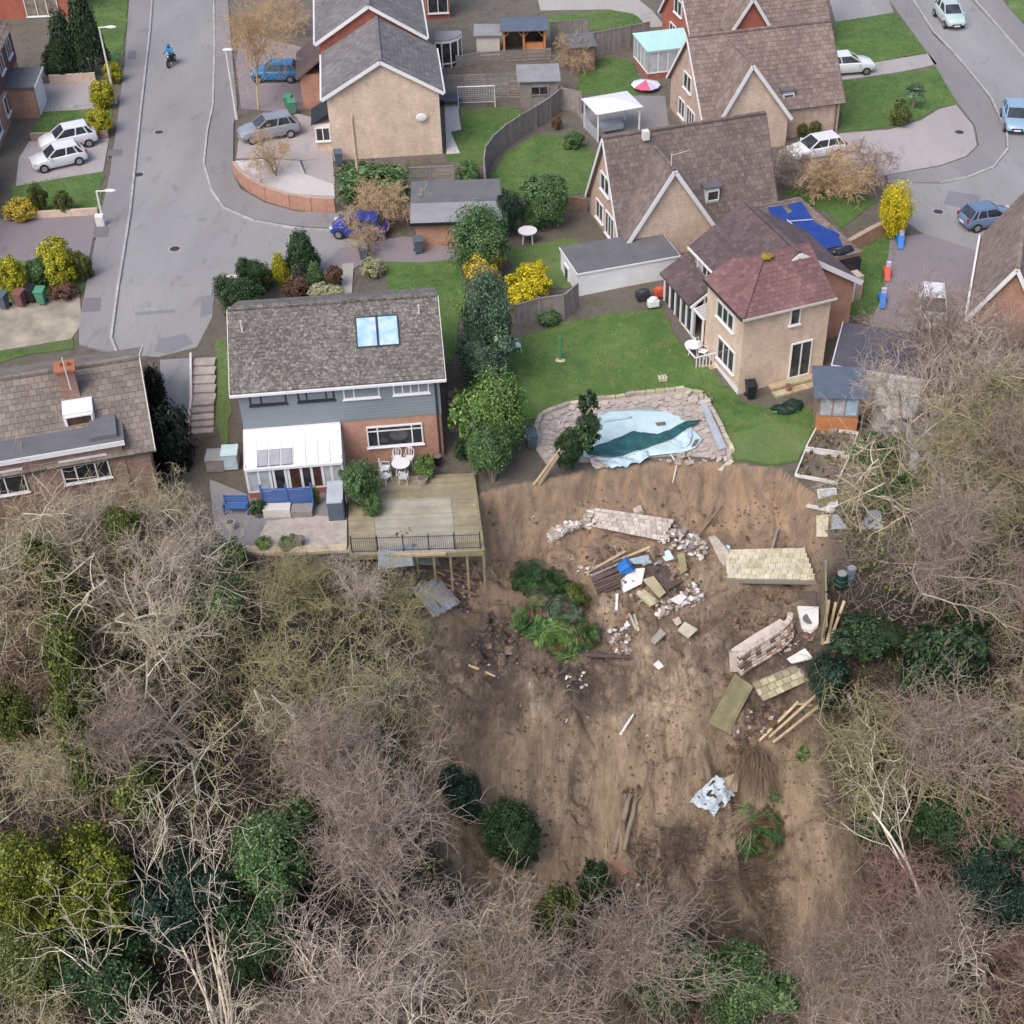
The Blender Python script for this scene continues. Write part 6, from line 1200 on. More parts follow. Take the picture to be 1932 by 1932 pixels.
BU = [
 ((195, 116, 231, 157), 'round', 'l_yellow', 'small clipped yellow green ball beside the foot of the tall street lamp'), ((167, 150, 216, 205), 'round', 'l_yellow', 'clipped yellow green ball bush, middle of the three along the left pavement'), ((159, 202, 212, 255), 'round', 'l_yellow', 'clipped yellow green ball bush nearest the white cars'),
 ((88, 18, 150, 142), 'cone', 'l_conifer', 'tall dark conifer on the left of the pair at upper left'), ((125, -25, 192, 140), 'cone', 'l_conifer', 'tallest dark conifer behind the street lamp at upper left'), ((75, 85, 130, 150), 'loose', 'l_dark', 'low dark shrub under the upper left conifers'),
 ((5, 375, 72, 413), 'round', 'l_gold', 'low golden bush at the corner of the left lawn'), ((56, 343, 88, 402), 'loose', 'l_olive', 'narrow olive shrub between golden bush and lawn'), ((100, 358, 138, 404), 'round', 'l_olive', 'olive green clipped shrub in the left lawn'),
 ((68, 445, 142, 525), 'round', 'l_yellow', 'largest yellow green domed bush above the wheelie bins'), ((84, 475, 142, 547), 'round', 'l_yellow', 'yellow domed bush in front of the largest one'), ((-5, 480, 50, 562), 'round', 'l_yellow', 'yellow green domed bush at the left edge above the bins'), ((42, 488, 96, 545), 'loose', 'l_mid', 'mid green shrub between the yellow domed bushes'), ((136, 473, 170, 530), 'loose', 'l_olive', 'olive shrub beside the left pavement'), ((92, 530, 145, 565), 'round', 'l_brown', 'low brown heather mound by the bins'),
 ((398, 495, 502, 605), 'big2', 'l_dark', 'big dark green shrub at the corner of the side road'), ((452, 488, 516, 548), 'loose', 'l_olive', 'yellowish green shrub next to the corner shrub'), ((508, 476, 546, 536), 'cone', 'l_yellow', 'small yellow green conifer left of the dark pointed one'), ((534, 432, 602, 523), 'cone', 'l_dark', 'dark pointed conifer beside the side road'), ((576, 493, 613, 542), 'cone', 'l_mid', 'small green conifer right of the dark pointed one'),
 ((534, 518, 582, 566), 'round', 'l_brown', 'reddish brown mound between the conifers'), ((612, 500, 646, 548), 'loose', 'l_brown', 'brown twiggy shrub beside the front path'), ((580, 533, 640, 572), 'loose', 'l_pale', 'pale cream variegated bush behind the grey roof ridge'), ((679, 484, 726, 524), 'round', 'l_pale', 'pale green round bush by the dark blue bin'),
 ((858, 300, 908, 345), 'loose', 'l_mid', 'green shrub at the end of the curved fence'), ((984, 326, 1079, 432), 'big', 'l_mid', 'large round mid green bush beside the steep-roofed house'), ((935, 348, 992, 445), 'big2', 'l_teal', 'dark bluish bush left of the large round one'),
 ((1655, 340, 1729, 450), 'big', 'l_yellow2', 'bright yellow clipped bush by the right street'), ((643, 866, 723, 962), 'big', 'l_mid', 'round green shrub growing beside the deck'), ((778, 855, 820, 908), 'loose', 'l_bright', 'bright green plant in the stone pot on the deck'),
 ((1014, 580, 1060, 615), 'loose', 'l_mid', 'small green shrub at the foot of the grey fence'), ((1062, 245, 1100, 280), 'loose', 'l_mid', 'small green shrub by the gazebo'), ((1038, 215, 1062, 245), 'loose', 'l_brown', 'small dark red shrub against the curved fence'), ((1525, 228, 1552, 258), 'round', 'l_olive', 'small potted green shrub against the cream wall, right one'), ((1502, 230, 1526, 260), 'loose', 'l_olive', 'small potted green shrub against the cream wall, left one'),
 ((1676, 195, 1722, 238), 'loose', 'l_olive', 'olive shrub at the edge of the right lawn'), ((522, 1012, 560, 1036), 'loose', 'l_mid', 'low green plant on the terrace edge'), ((480, 1010, 515, 1036), 'loose', 'l_bright', 'fresh green plant at the terrace corner'), ((580, 915, 605, 955), 'loose', 'l_olive', 'spiky potted plant behind the pale screen'), ((470, 940, 505, 975), 'round', 'l_dark', 'dark round bush beside the blue bench'),
 ((1450, 1490, 1475, 1515), 'tuft', 'l_mid', 'small fresh green tuft on the lower slip'), ((1500, 1405, 1532, 1442), 'tuft', 'l_bright', 'bright green tuft on the brown slope right of the fallen poles'), ((855, 825, 890, 870), 'loose', 'l_dark', 'dark shrub at the foot of the passage steps'),
 ((835, 1443, 912, 1565), 'big2', 'l_teal', 'dark green evergreen at the left of the slip, upper one'), ((895, 1500, 1022, 1635), 'big', 'l_dark', 'dark green evergreen below the left side of the slip'), ((1085, 1618, 1160, 1720), 'loose', 'l_dark', 'upper dark holly at the foot of the slip'), ((1105, 1680, 1225, 1800), 'big2', 'l_teal', 'dark bluish holly at the foot of the slip'),
 ((1170, 1775, 1330, 1915), 'big', 'l_mid', 'mid green thicket at the bottom centre, left part'), ((1300, 1780, 1475, 1935), 'big2', 'l_mid', 'mid green thicket at the bottom centre, right part'), ((1005, 1660, 1110, 1790), 'loose', 'l_olive', 'olive shrub at the bottom of the slip'), ((1515, 1222, 1605, 1332), 'big2', 'l_teal', 'dark teal shrub beside the broken curved wall'),
 ((-30, 1560, 130, 1760), 'big', 'l_wood', 'large yellowish green evergreen at the left edge of the wood'), ((60, 1540, 250, 1780), 'big2', 'l_wood', 'large yellow green holly behind the pale branching tree'), ((-30, 1730, 150, 1900), 'big', 'l_olive', 'olive evergreen in the bottom left corner'), ((430, 1520, 600, 1720), 'big', 'l_mid', 'large green evergreen in the wood right of the pale branching tree'), ((430, 1660, 580, 1860), 'big2', 'l_dark', 'dark green evergreen below the large green one'), ((230, 1600, 420, 1800), 'big2', 'l_teal', 'dark evergreen behind the pale forked stems'), ((120, 1740, 300, 1930), 'big2', 'l_dark', 'dark thicket low in the left wood'),
 ((330, 1060, 470, 1175), 'big2', 'l_mid', 'dark green ivy clump beside the weathered fence'), ((395, 1010, 470, 1080), 'loose', 'l_mid', 'green shrub at the left end of the terrace'), ((215, 1250, 290, 1350), 'loose', 'l_ivy', 'green ivy tuft among the twigs of the left wood') ,
 ((1600, 815, 1705, 905), 'big2', 'l_mid', 'green shrub below the potting shed'), ((1640, 900, 1740, 970), 'loose', 'l_mid', 'green shrub above the mossy fence'), ((1830, 1040, 1950, 1200), 'big2', 'l_dark', 'dark green evergreen at the right edge'), ((1740, 1480, 1900, 1640), 'big2', 'l_dark', 'dark green undergrowth at the lower right'), ((1800, 1600, 1960, 1790), 'big2', 'l_teal', 'dark evergreen in the lower right corner'), ((1600, 1500, 1720, 1600), 'loose', 'l_dark', 'sparse green undergrowth beside the lower bare scar'),
 ((1570, 1150, 1700, 1250), 'loose', 'l_conifer', 'sparse dark thicket right of the mossy fence'), ((1700, 1150, 1860, 1330), 'loose', 'l_conifer', 'dark thicket in the middle of the right wood'),
]
for b_, k, m_, lb in BU: bush(b_, k, m_, lb, name='conifer' if k == 'cone' else 'bush', cat='conifer' if k == 'cone' else 'bush')
for b_, m_, lb, dpt in (((278, 690, 313, 800), 'l_hedge', 'tall clipped dark hedge block by the driveway', None), ((279, 758, 357, 885), 'l_hedge', 'large clipped dark hedge block beside the garden steps', None), ((634, 305, 772, 382), 'l_mid', 'long loose green hedge below the tan gable wall', 2.0)):
    bush(b_, 'box', m_, lb, name='hedge', rz=0, depth=dpt)
for b_, k, m_, lb in (((836, 382, 970, 525), 'big', 'l_mid', 'rounded clipped evergreen tree beside the brick outbuilding'), ((862, 505, 972, 700), 'big', 'l_blue', 'tall bluish green clipped evergreen between the two gardens'), ((868, 468, 952, 545), 'loose', 'l_gold', 'yellow flowered shrub above the tall bluish evergreen'), ((942, 502, 1042, 592), 'loose', 'l_yellow2', 'bright yellow forsythia beside the grey fence'),
    ((858, 620, 962, 745), 'big2', 'l_blue', 'bluish evergreen just above the bright green tree'), ((870, 693, 1002, 870), 'big', 'l_bright', 'bright green evergreen tree between deck and pool'), ((880, 780, 975, 915), 'big2', 'l_mid', 'lower shaded part of the evergreen row at the edge of the slip')):
    bush(b_, k, m_, lb, name='evergreen_tree' if 'tree' in lb or 'evergreen' in lb else 'shrub', cat='tree' if 'evergreen' in lb else 'bush')
P0 = G(1018, 912); P1 = at(1118, 765, 2.6); o = thing('leaning_tree', 'dark leaning evergreen hanging over the left end of the pool', 'tree', P0)
MB().tube([P0, P0.lerp(P1, .35), P0.lerp(P1, .7), P1], [.14, .11, .07, .03], 7).build('trunk', 'b_trunk', o); MB().tube([P0 + Vector((-.3, -.1, 0)), P0.lerp(P1, .45) + Vector((-.1, 0, .1))], [.08, .05], 6).build('branch_stub', 'wood_pale', o)
for i in range(9):
    t = .42 + .062 * i; c = P0.lerp(P1, t) + Vector((random.uniform(-.35, .35), random.uniform(-.3, .3), random.uniform(-.5, .1))); r_ = (.95 - .35 * abs(t - .6)) * random.uniform(.8, 1.1)
    ch = bpy.data.objects.new('foliage', CR[['loose', 'big2', 'tuft'][i % 3]]); COL.objects.link(ch); ch.parent = o; ch.location = c - P0 - Vector((0, 0, r_)); ch.scale = (r_ * .9, r_ * .8, r_ * 1.05); ch.rotation_euler = (random.uniform(-.3, .3), random.uniform(.1, .6), i); ch.material_slots[0].link = 'OBJECT'; ch.material_slots[0].material = MATS['l_dark' if i % 2 else 'l_conifer']
# ivy on a column of trunks in the left wood
for i, (u, v, w, hh) in enumerate(((150, 1150, 85, 110), (165, 1225, 90, 110), (172, 1300, 95, 120), (185, 1385, 100, 130), (200, 1460, 90, 110), (262, 1000, 90, 70), (110, 1080, 80, 80), (300, 1095, 80, 80), (290, 1500, 110, 90), (70, 1380, 90, 110))):
    c = G(u, v + 90); o = tree(['sweep', 'oak'][i % 2], c, .55, i * 1.3, ['ivy clad stem in the green column of the left wood, highest', 'ivy clad stem second from the top of the green column', 'ivy clad stem in the middle of the green column', 'ivy clad stem low in the green column', 'ivy clad stem at the foot of the green column', 'ivy covered tree under the terrace edge', 'ivy covered tree at the left below the brown house', 'ivy covered tree right of the green column', 'ivy covered tree above the pale forked stems', 'ivy covered tree at the far left of the wood'][i], name='ivy_tree')
    z = proj(c)[2]; s = FPX / z; ch = bpy.data.objects.new('ivy', CR['big2' if i % 2 else 'loose']); COL.objects.link(ch); ch.parent = o; ch.material_slots[0].link = 'OBJECT'; ch.material_slots[0].material = MATS['l_ivy']
    ch.scale = (w / s / 2 / .55, w / s / 2 / .55, hh / s / .75 / .55 * .75); ch.location = (0, 0, 2.6)
# winter shrubs
tree('shrub', G(1598, 375), 1.45, .5, 'tan bare winter shrub in the lawn behind the blue tarpaulin', name='bare_shrub', bm='b_tan', cat='bush', sz=1.0); tree('shrub', G(1570, 365), 1.2, 2.5, 'tan bare shrub left of the larger bare winter shrub', name='bare_shrub', bm='b_tan', cat='bush', sz=.9)
tree('shrub', G(1650, 350), 1.0, 1.5, 'small reddish bare shrub at the drive edge', name='bare_shrub', bm='b_plum', cat='bush')
for k in range(3): tree('shrub', G(1478 + 26 * k, 352), .85, k * 2.0, ['reddish brown bare hedge shrub next to the steep roof, left one', 'reddish brown bare hedge shrub next to the steep roof, middle one', 'reddish brown bare hedge shrub next to the steep roof, right one'][k], name='bare_shrub', bm='b_plum', cat='bush')
tree('shrub', G(722, 428), 1.15, 1.0, 'pinkish bare shrub over the rear of the dark blue hatchback', name='bare_shrub', bm='b_pink', cat='bush', sz=.9); tree('shrub', G(745, 420), 1.0, 3.0, 'pinkish bare shrub beside the brick outbuilding', name='bare_shrub', bm='b_pink', cat='bush')
tree('birch', G(488, 205), .82, .3, 'slim brown bare tree on the verge by the bright blue car', bm='b_tan'); tree('shrub', G(526, 330), 1.0, 1.2, 'small bare tree in the white gravel garden', name='bare_shrub', bm='b_pink', cat='bush'); tree('shrub', G(1090, 130), .9, 2.0, 'thin bare shrub beside the brown shed', name='bare_shrub', bm='b_pink', cat='bush')
tree('shrub', G(545, 60), 1.0, 2.6, 'bare shrub in the front garden at the top', name='bare_shrub', bm='b_pink', cat='bush'); tree('shrub', G(700, 475), .7, 1.6, 'thin bare sapling beside the dark blue bin', name='bare_shrub', cat='bush')
# cordyline and palms
def palm(p, label, n=26, L=1.1, trunk=.9, mat='l_palm', tilt=(0, 0), name='palm', dead=0, seed=1):
    rg = random.Random(seed); o = thing(name, label, 'palm', p); MB().tube([p, p + Vector((0, 0, trunk))], [.12, .09], 7).build('trunk', 'b_trunk', o)
    m = MB(); m2 = MB()
    for i in range(n):
        a = rg.uniform(0, 6.28); e = rg.uniform(-.3, 1.3); d = Vector((math.cos(a) * math.cos(e), math.sin(a) * math.cos(e), math.sin(e))); q = p + Vector((0, 0, trunk)); sd_ = d.cross(Z).normalized(); tgt = m2 if i < dead else m
        mid = q + d * L * .55; end = q + d * L * .95 + Vector((0, 0, -.35 * L)); w = .05 * L
        for k in range(13):
            t0_, t1_ = k / 13, (k + .55) / 13; c0_ = q.lerp(mid, t0_) if t0_ < .5 else mid; bz = lambda t: q * (1 - t) ** 2 + mid * 2 * t * (1 - t) + end * t * t
            a_, b_ = bz(t0_), bz(t1_)
            for s_ in (-1, 1):
                lf = sd_ * s_ * L * .32 * (1 - abs(t0_ - .45)); tgt.add([a_, b_, b_ + lf * .9 + (b_ - a_) * .8 + Vector((0, 0, -.05)), a_ + lf * .8 + (b_ - a_) * 1.0], [(0, 1, 2, 3)])
    m.build('fronds', mat, o, norm=False)
    if dead: m2.build('dead_fronds', 'l_brown', o, norm=False)
    o.rotation_euler = (tilt[0], tilt[1], 0); return o
palm(lift(G(1722, 205), .0), 'small cordyline palm with grey green head on the right lawn', trunk=1.5, L=.9, mat='l_blue', n=40)
def strands(p, label, n, L, mat, dr, seed):
    rg = np.random.default_rng(seed); S = []; dr = np.array(dr) / np.linalg.norm(dr)
    for i in range(n):
        q = np.array(p) + rg.normal(size=3) * np.array([.35, .35, .12]); d = dr + rg.normal(size=3) * .35 + np.array([0, 0, .7]); l = L * rg.uniform(.4, 1) / 4; r_ = rg.uniform(.010, .022)
        for k in range(4): d = d / np.linalg.norm(d); q2 = q + d * l; S.append((*q, *q2, r_, r_ * .8)); q = q2; d = d + np.array([0, 0, -.38]) + dr * .2; r_ *= .8
    S = np.array(S); S[:, :3] -= np.array(p); S[:, 3:6] -= np.array(p); o = bpy.data.objects.new('pampas_clump', segs_mesh('pampas_clump', S, mat)); COL.objects.link(o); o.location = p; tag(o, label, 'grass clump'); return o
for i, (u, v, L, t_, m_, lb, dd) in enumerate(((1000, 1095, 1.3, (.3, -.5), 'l_dark', 'dark tufted evergreen lying at the top of the fallen palms', 0), (1040, 1110, 1.2, (.2, .3), 'l_dark', 'dark green fallen foliage next to the leaning poles', 0), (1085, 1130, 1.0, (.3, .5), 'l_olive', 'yellowish green shoots beside the fallen palm', 0), (1005, 1180, 1.5, (.4, -.6), 'l_palm', 'fallen palm with bluish green fronds, left one', 6), (1060, 1170, 1.4, (.5, .2), 'l_blue', 'fallen palm in the middle of the slip, brown fronds beneath', 14), (1050, 1215, 1.6, (.7, .1), 'l_bright', 'fallen palm with the brightest green fronds, nearest the camera', 4), (1100, 1205, 1.2, (.5, .6), 'l_palm', 'small fallen palm right of the bright green one', 6))):
    palm(lift(G(u, v), .15), lb, n=46, L=L, trunk=.35, mat=m_, tilt=t_, name='fallen_palm', dead=dd, seed=i)
palm(lift(G(1428, 1575), .1), 'drooping green pampas clump hanging below the white sheeting', n=60, L=1.7, trunk=.4, mat='l_palm', tilt=(.9, .2), name='pampas_clump', dead=16, seed=20); strands(lift(G(1425, 1440), .5), 'pale dead pampas grass on the gully above the white sheeting', 420, 2.6, 'twig_dead', (-.25, -1, -.5), 22); strands(lift(G(1415, 1555), .6), 'straw coloured dead stems hanging above the green pampas clump', 260, 2.4, 'sand', (-.9, -.6, -.3), 23)
# ---- the woods : every trunk a tree of its own
def inside(px, u, v):
    c = False
    for (a, b), (d, e) in zip(px, px[1:] + px[:1]):
        if (b > v) != (e > v) and u < (d - a) * (v - b) / (e - b) + a: c = not c
    return c
LEFTP = [(-160, 960), (60, 930), (260, 940), (380, 990), (420, 1060), (470, 1100), (520, 1125), (640, 1125), (730, 1150), (760, 1220), (750, 1330), (715, 1400), (715, 1560), (790, 1660), (980, 1680), (1060, 1740), (1160, 1810), (1300, 1850), (1520, 1860), (1700, 1850), (1760, 2120), (-160, 2120)]
RIGHTP = [(1840, 700), (2060, 600), (2060, 2120), (1500, 2120), (1560, 1930), (1690, 1800), (1700, 1640), (1650, 1480), (1610, 1340), (1640, 1220), (1700, 1120), (1700, 1000), (1690, 920), (1700, 820), (1760, 720)]
rg = random.Random(77); placed = []; cnt = 0; WOOD = []
WL_LAB = {'ash': 'pale bare tree with upright twigs', 'oak': 'spreading grey bare tree', 'birch': 'pinkish bare tree with dense fine twigs', 'moss': 'mossy olive bare tree', 'plum': 'purplish bare thicket tree', 'sweep': 'grey bare tree with long sweeping boughs', 'coppice': 'multi-stemmed pale bare tree'}
for tries in range(14000):
    x, y = rg.uniform(-40, 34), rg.uniform(20, 67); side = None; z = h(x, y)
    kind = rg.choice(['ash', 'oak', 'birch', 'sweep', 'plum', 'sweep', 'ash', 'coppice']); s = rg.uniform(.7, 1.08)
    hz = 7.5 * s; u, v, _ = proj((x, y, z + hz * .55))
    if inside(LEFTP, u, v): side = 'left'
    elif inside(RIGHTP, u, v): side = 'right'
    if not side: continue
    if side == 'right':
        kind = rg.choice(['moss', 'moss', 'sweep', 'oak', 'birch', 'moss'] if v < 1450 else ['plum', 'oak', 'birch', 'plum']); 
        if y > 56: s *= .85; kind = rg.choice(['ash', 'birch', 'moss', 'ash'])
    elif v > 1650 and u > 560: kind = rg.choice(['ash', 'birch', 'birch', 'coppice', 'ash'])
    elif 480 < u < 860 and v < 1400: kind = rg.choice(['oak', 'moss', 'oak', 'sweep'])
    elif 300 < u < 560 and 1150 < v < 1500: kind = rg.choice(['plum', 'sweep', 'birch'])
    if side == 'left' and y > 52.5: s *= .9 if x < -17 else .6
    mind = 3.3 if side == 'left' else 3.0
    zt = proj((x, y, z + 6.5 * s))
    if any(b_[0] - 6 < uu < b_[2] + 6 and b_[1] - 20 < vv < b_[3] for (b_, kk_, mm_, ll_) in BU + [((95, 1085, 235, 1475), 0, 0, 0), ((325, 1060, 480, 1240), 0, 0, 0), ((285, 1480, 500, 1932), 0, 0, 0)] if b_[3] > 1230 and b_[1] > 1000 and (b_[2] - b_[0]) > 68 for uu, vv in ((u, v), (zt[0], zt[1]))): continue
    if any((x - a) ** 2 + (y - b) ** 2 < mind * mind for a, b in placed): continue
    if y > interp(x, EDGE) + 1.0: 
        if side == 'left': continue
    placed.append((x, y)); cnt += 1
    WOOD.append((tree(kind, Vector((x, y, z - .1)), s, rg.uniform(0, 6.28), '', None, lean=(rg.uniform(-.38, .02), rg.uniform(-.18, .18)), bm='b_white' if (kind in ('ash', 'coppice') and rg.random() < .45) else None), kind, u, v))
    if cnt >= 230: break
LM = [('the timber deck', 780, 960), ('the terrace', 540, 990), ('the blue bench', 448, 965), ('the brown house bay', 120, 860), ('the ivy column', 185, 1280), ('the collapsed shed roof', 828, 1145), ('the bright forked tree', 420, 1880), ('the yellow green holly', 150, 1650), ('the large green evergreen', 515, 1620), ('the teal shrub', 1560, 1280), ('the bottom green thicket', 1320, 1860), ('the broken orange trunk', 1690, 1820), ('the teal barrel', 1585, 1100), ('the potting shed', 1580, 760), ('the right garden table', 1690, 790), ('the evergreen beside the slip', 880, 1510), ('the white plastic bag', 1757, 1575), ('the bottom left corner', 0, 1932), ('the bottom right corner', 1932, 1932), ('the right edge', 1940, 1150), ('the left edge', -10, 1150), ('the bottom edge', 850, 1940), ('the middle of the left wood', 480, 1380), ('the right gable house', 1880, 640)]
SHORT = {'ash': 'pale upright bare tree', 'oak': 'spreading grey bare tree', 'birch': 'pinkish fine twigged bare tree', 'moss': 'mossy olive bare tree', 'plum': 'purplish bushy bare tree', 'sweep': 'grey long boughed bare tree', 'coppice': 'many stemmed pale bare tree'}
bk = {}
for o, k, u, v in WOOD:
    n_, lu, lv = min(LM, key=lambda t: (t[1] - u) ** 2 + (t[2] - v) ** 2); du, dv = u - lu, v - lv
    dr = ('left of ' if du < 0 else 'right of ') if abs(du) > abs(dv) else ('above ' if dv < 0 else 'below '); bk.setdefault(SHORT[k] + '|' + dr + n_, []).append((math.hypot(du, dv), o))
for key, L_ in bk.items():
    L_.sort(key=lambda t: t[0]); k_, w_ = key.split('|')
    for i, (_, o) in enumerate(L_): o['label'] = k_ + ' ' + (['nearest, ', 'second nearest, ', 'third nearest, ', 'fourth nearest, ', 'fifth nearest, ', 'sixth nearest, ', 'seventh nearest, '][i] if len(L_) > 1 else '') + w_; o['group'] = 'bare trees of the woods'
print('woodland trees', cnt)
# particular trees
tree('forked', G(420, 1985), 1.3, .4, 'large pale forked tree with many bare upright stems in front of the green thicket', lean=(-.42, .0), bm='b_white'); tree('forked', G(520, 2000), 1.1, 2.4, 'second pale many-stemmed bare tree right of the forked one', lean=(-.4, .02), bm='b_white'); tree('sapling', G(300, 1985), 1.2, 1.4, 'pale bare tree at the bottom left with a bright trunk', bm='b_white', lean=(-.3, -.1)); tree('sapling', G(470, 2010), 1.1, 3.0, 'tall slim white stem inside the forked pale clump', bm='b_white', lean=(-.45, -.05))
tree('ash', G(800, 2120), 1.2, .9, 'pale spreading bare tree at the bottom centre left', bm='b_white'); tree('oak', G(880, 1980), 1.0, .2, 'broad pale bare tree at the bottom centre', bm='b_white', sz=1.1); tree('ash', G(690, 1560), .72, 2.0, 'pale grey bushy bare tree left of the bare slope', bm='b_grey'); tree('oak', G(715, 1400), .72, 1.1, 'rounded pale grey bare tree just left of the slip', bm='b_grey')
tree('oak', G(590, 1330), .85, 4.0, 'dense olive grey bare tree below the deck', bm='b_olive'); tree('sapling', G(1765, 1770), 1.35, .5, 'thin pale leaning tree over the lower bare scar', lean=(-.45, -.45)); tree('sapling', G(1860, 1880), 1.2, 2.5, 'slender pale tree right of the leaning one', lean=(-.4, -.2))
tree('ash', G(640, 1960), 1.0, 3.3, 'pale bare tree between the green evergreen and the pinkish wood', bm='b_white')
for u, v, k, s_, lb in ((1800, 860, 'ash', 1.0, 'tall fine twigged bare tree veiling the right gable house'), (1905, 840, 'birch', .9, 'second tall bare tree in front of the right gable house, nearer the edge'), (1750, 800, 'birch', .85, 'tall fine twigged bare tree beside the dark flat garages'), (1700, 985, 'sweep', .8, 'long boughed bare tree over the right garden table'), (1900, 980, 'moss', 1.3, 'big mossy bare tree at the right edge'), (1780, 1010, 'moss', 1.1, 'mossy bare tree over the mid right gardens'),
    (40, 1090, 'sweep', .95, 'long boughed bare tree veiling the left part of the brown house'), (160, 1090, 'ash', .62, 'slim bare tree in front of the brown house bay windows'), (300, 1080, 'oak', .7, 'spreading bare tree veiling the corner of the brown house'), (385, 1130, 'ash', .6, 'bare tree at the left end of the terrace'), (80, 1200, 'oak', 1.1, 'large spreading tree with pale boughs at the left edge'), (330, 1250, 'sweep', 1.1, 'pale long boughed tree in the upper left wood')):
    tree(k, G(u, v), s_, rg.uniform(0, 6.28), lb, lean=(.1, 0), bm='b_pale' if k in ('ash', 'sweep') else None)
for i, (u, v, k, s_) in enumerate(((520, 1140, 'oak', .5), (575, 1150, 'moss', .5), (625, 1160, 'oak', .5), (670, 1165, 'ash', .48), (712, 1180, 'moss', .5), (755, 1200, 'oak', .48), (790, 1250, 'sweep', .42), (480, 1160, 'sweep', .5))):
    tree(k, G(u, v), s_, i * 1.1, ['small grey bare tree nearest the weathered fence corner', 'small mossy bare tree below the sandy retaining edge', 'small spreading bare tree under the middle of the terrace edge', 'small pale bare tree left of the green sheet panels', 'small mossy bare tree below the left green sheet panel', 'small grey bare tree between sheet panels and collapsed shed roof', 'low bare scrub tree just below the collapsed shed roof', 'small long boughed bare tree left of the weathered fence'][i], lean=(-.1, 0), bm='b_olive' if k == 'oak' else None)
# twigs and leaf litter on the floor of the wood
def scatter():
    rg = np.random.default_rng(9); tw = []; lf = []; n = 0
    while n < 9000:
        x, y = rg.uniform(-34, 26), rg.uniform(27, 58); e = interp(x, EDGE)
        if y > e - .3: continue
        m = slide_mask(x, y)
        if rg.random() < m * .985: continue
        z = h(x, y); n += 1; a = rg.uniform(0, 6.28); L = rg.uniform(.4, 1.5); up_ = rg.uniform(.1, .9); mx, my = x + math.cos(a) * L * .5, y + math.sin(a) * L * .5; r_ = rg.uniform(.008, .02)
        tw.append((x, y, z, mx, my, z + up_ * L, r_, r_ * .8)); tw.append((mx, my, z + up_ * L, mx + math.cos(a) * L * .5, my + math.sin(a) * L * .5, z + up_ * L * rg.uniform(.2, 1.3), r_ * .8, .006))
        if rg.random() < .5: a2 = a + 1; tw.append((mx, my, z + up_ * L, mx + math.cos(a2) * L * .5, my + math.sin(a2) * L * .4, z + up_ * L * 1.3, r_ * .7, .005))
    o = bpy.data.objects.new('brambles', segs_mesh('brambles', tw, 'b_plum')); COL.objects.link(o); tag(o, 'tangled brown bramble stems over the floor of the woods', 'brambles', kind='stuff')
    for nm, mat, cnt_, lab, thr in (('undergrowth', 'l_ivy', 9000, 'patches of green ivy and undergrowth on the woodland floor', .12), ('leaf_litter', 'litter', 14000, 'brown leaf litter under the bare trees', -1)):
        P = []; k = 0
        while k < cnt_:
            x, y = rg.uniform(-34, 26), rg.uniform(27, 58); e = interp(x, EDGE)
            if y > e or rg.random() < slide_mask(x, y) * (.97 if thr < 0 else 1): continue
            if thr > 0 and noise.noise(Vector((x * .22, y * .22, 7))) < thr: continue
            P.append((x, y, h(x, y) + (rg.random() * .5 if thr > 0 else .03))); k += 1
        P = np.array(P); nn = len(P); nor = rg.normal(size=(nn, 3)) * .5 + np.array([0, -.3, 1]); nor /= np.linalg.norm(nor, axis=1)[:, None]; a = np.cross(nor, rg.normal(size=(nn, 3))); a /= np.linalg.norm(a, axis=1)[:, None]; b = np.cross(nor, a); L = rg.uniform(.06, .16, nn)[:, None]
        V = np.stack([P - a * L, P + b * L * .6, P + a * L, P - b * L * .6], 1).reshape(-1, 3); o = bpy.data.objects.new(nm, np_mesh(nm, V, np.arange(nn * 4).reshape(-1, 4), mat)); COL.objects.link(o); tag(o, lab, nm.replace('_', ' '), kind='stuff')
scatter()
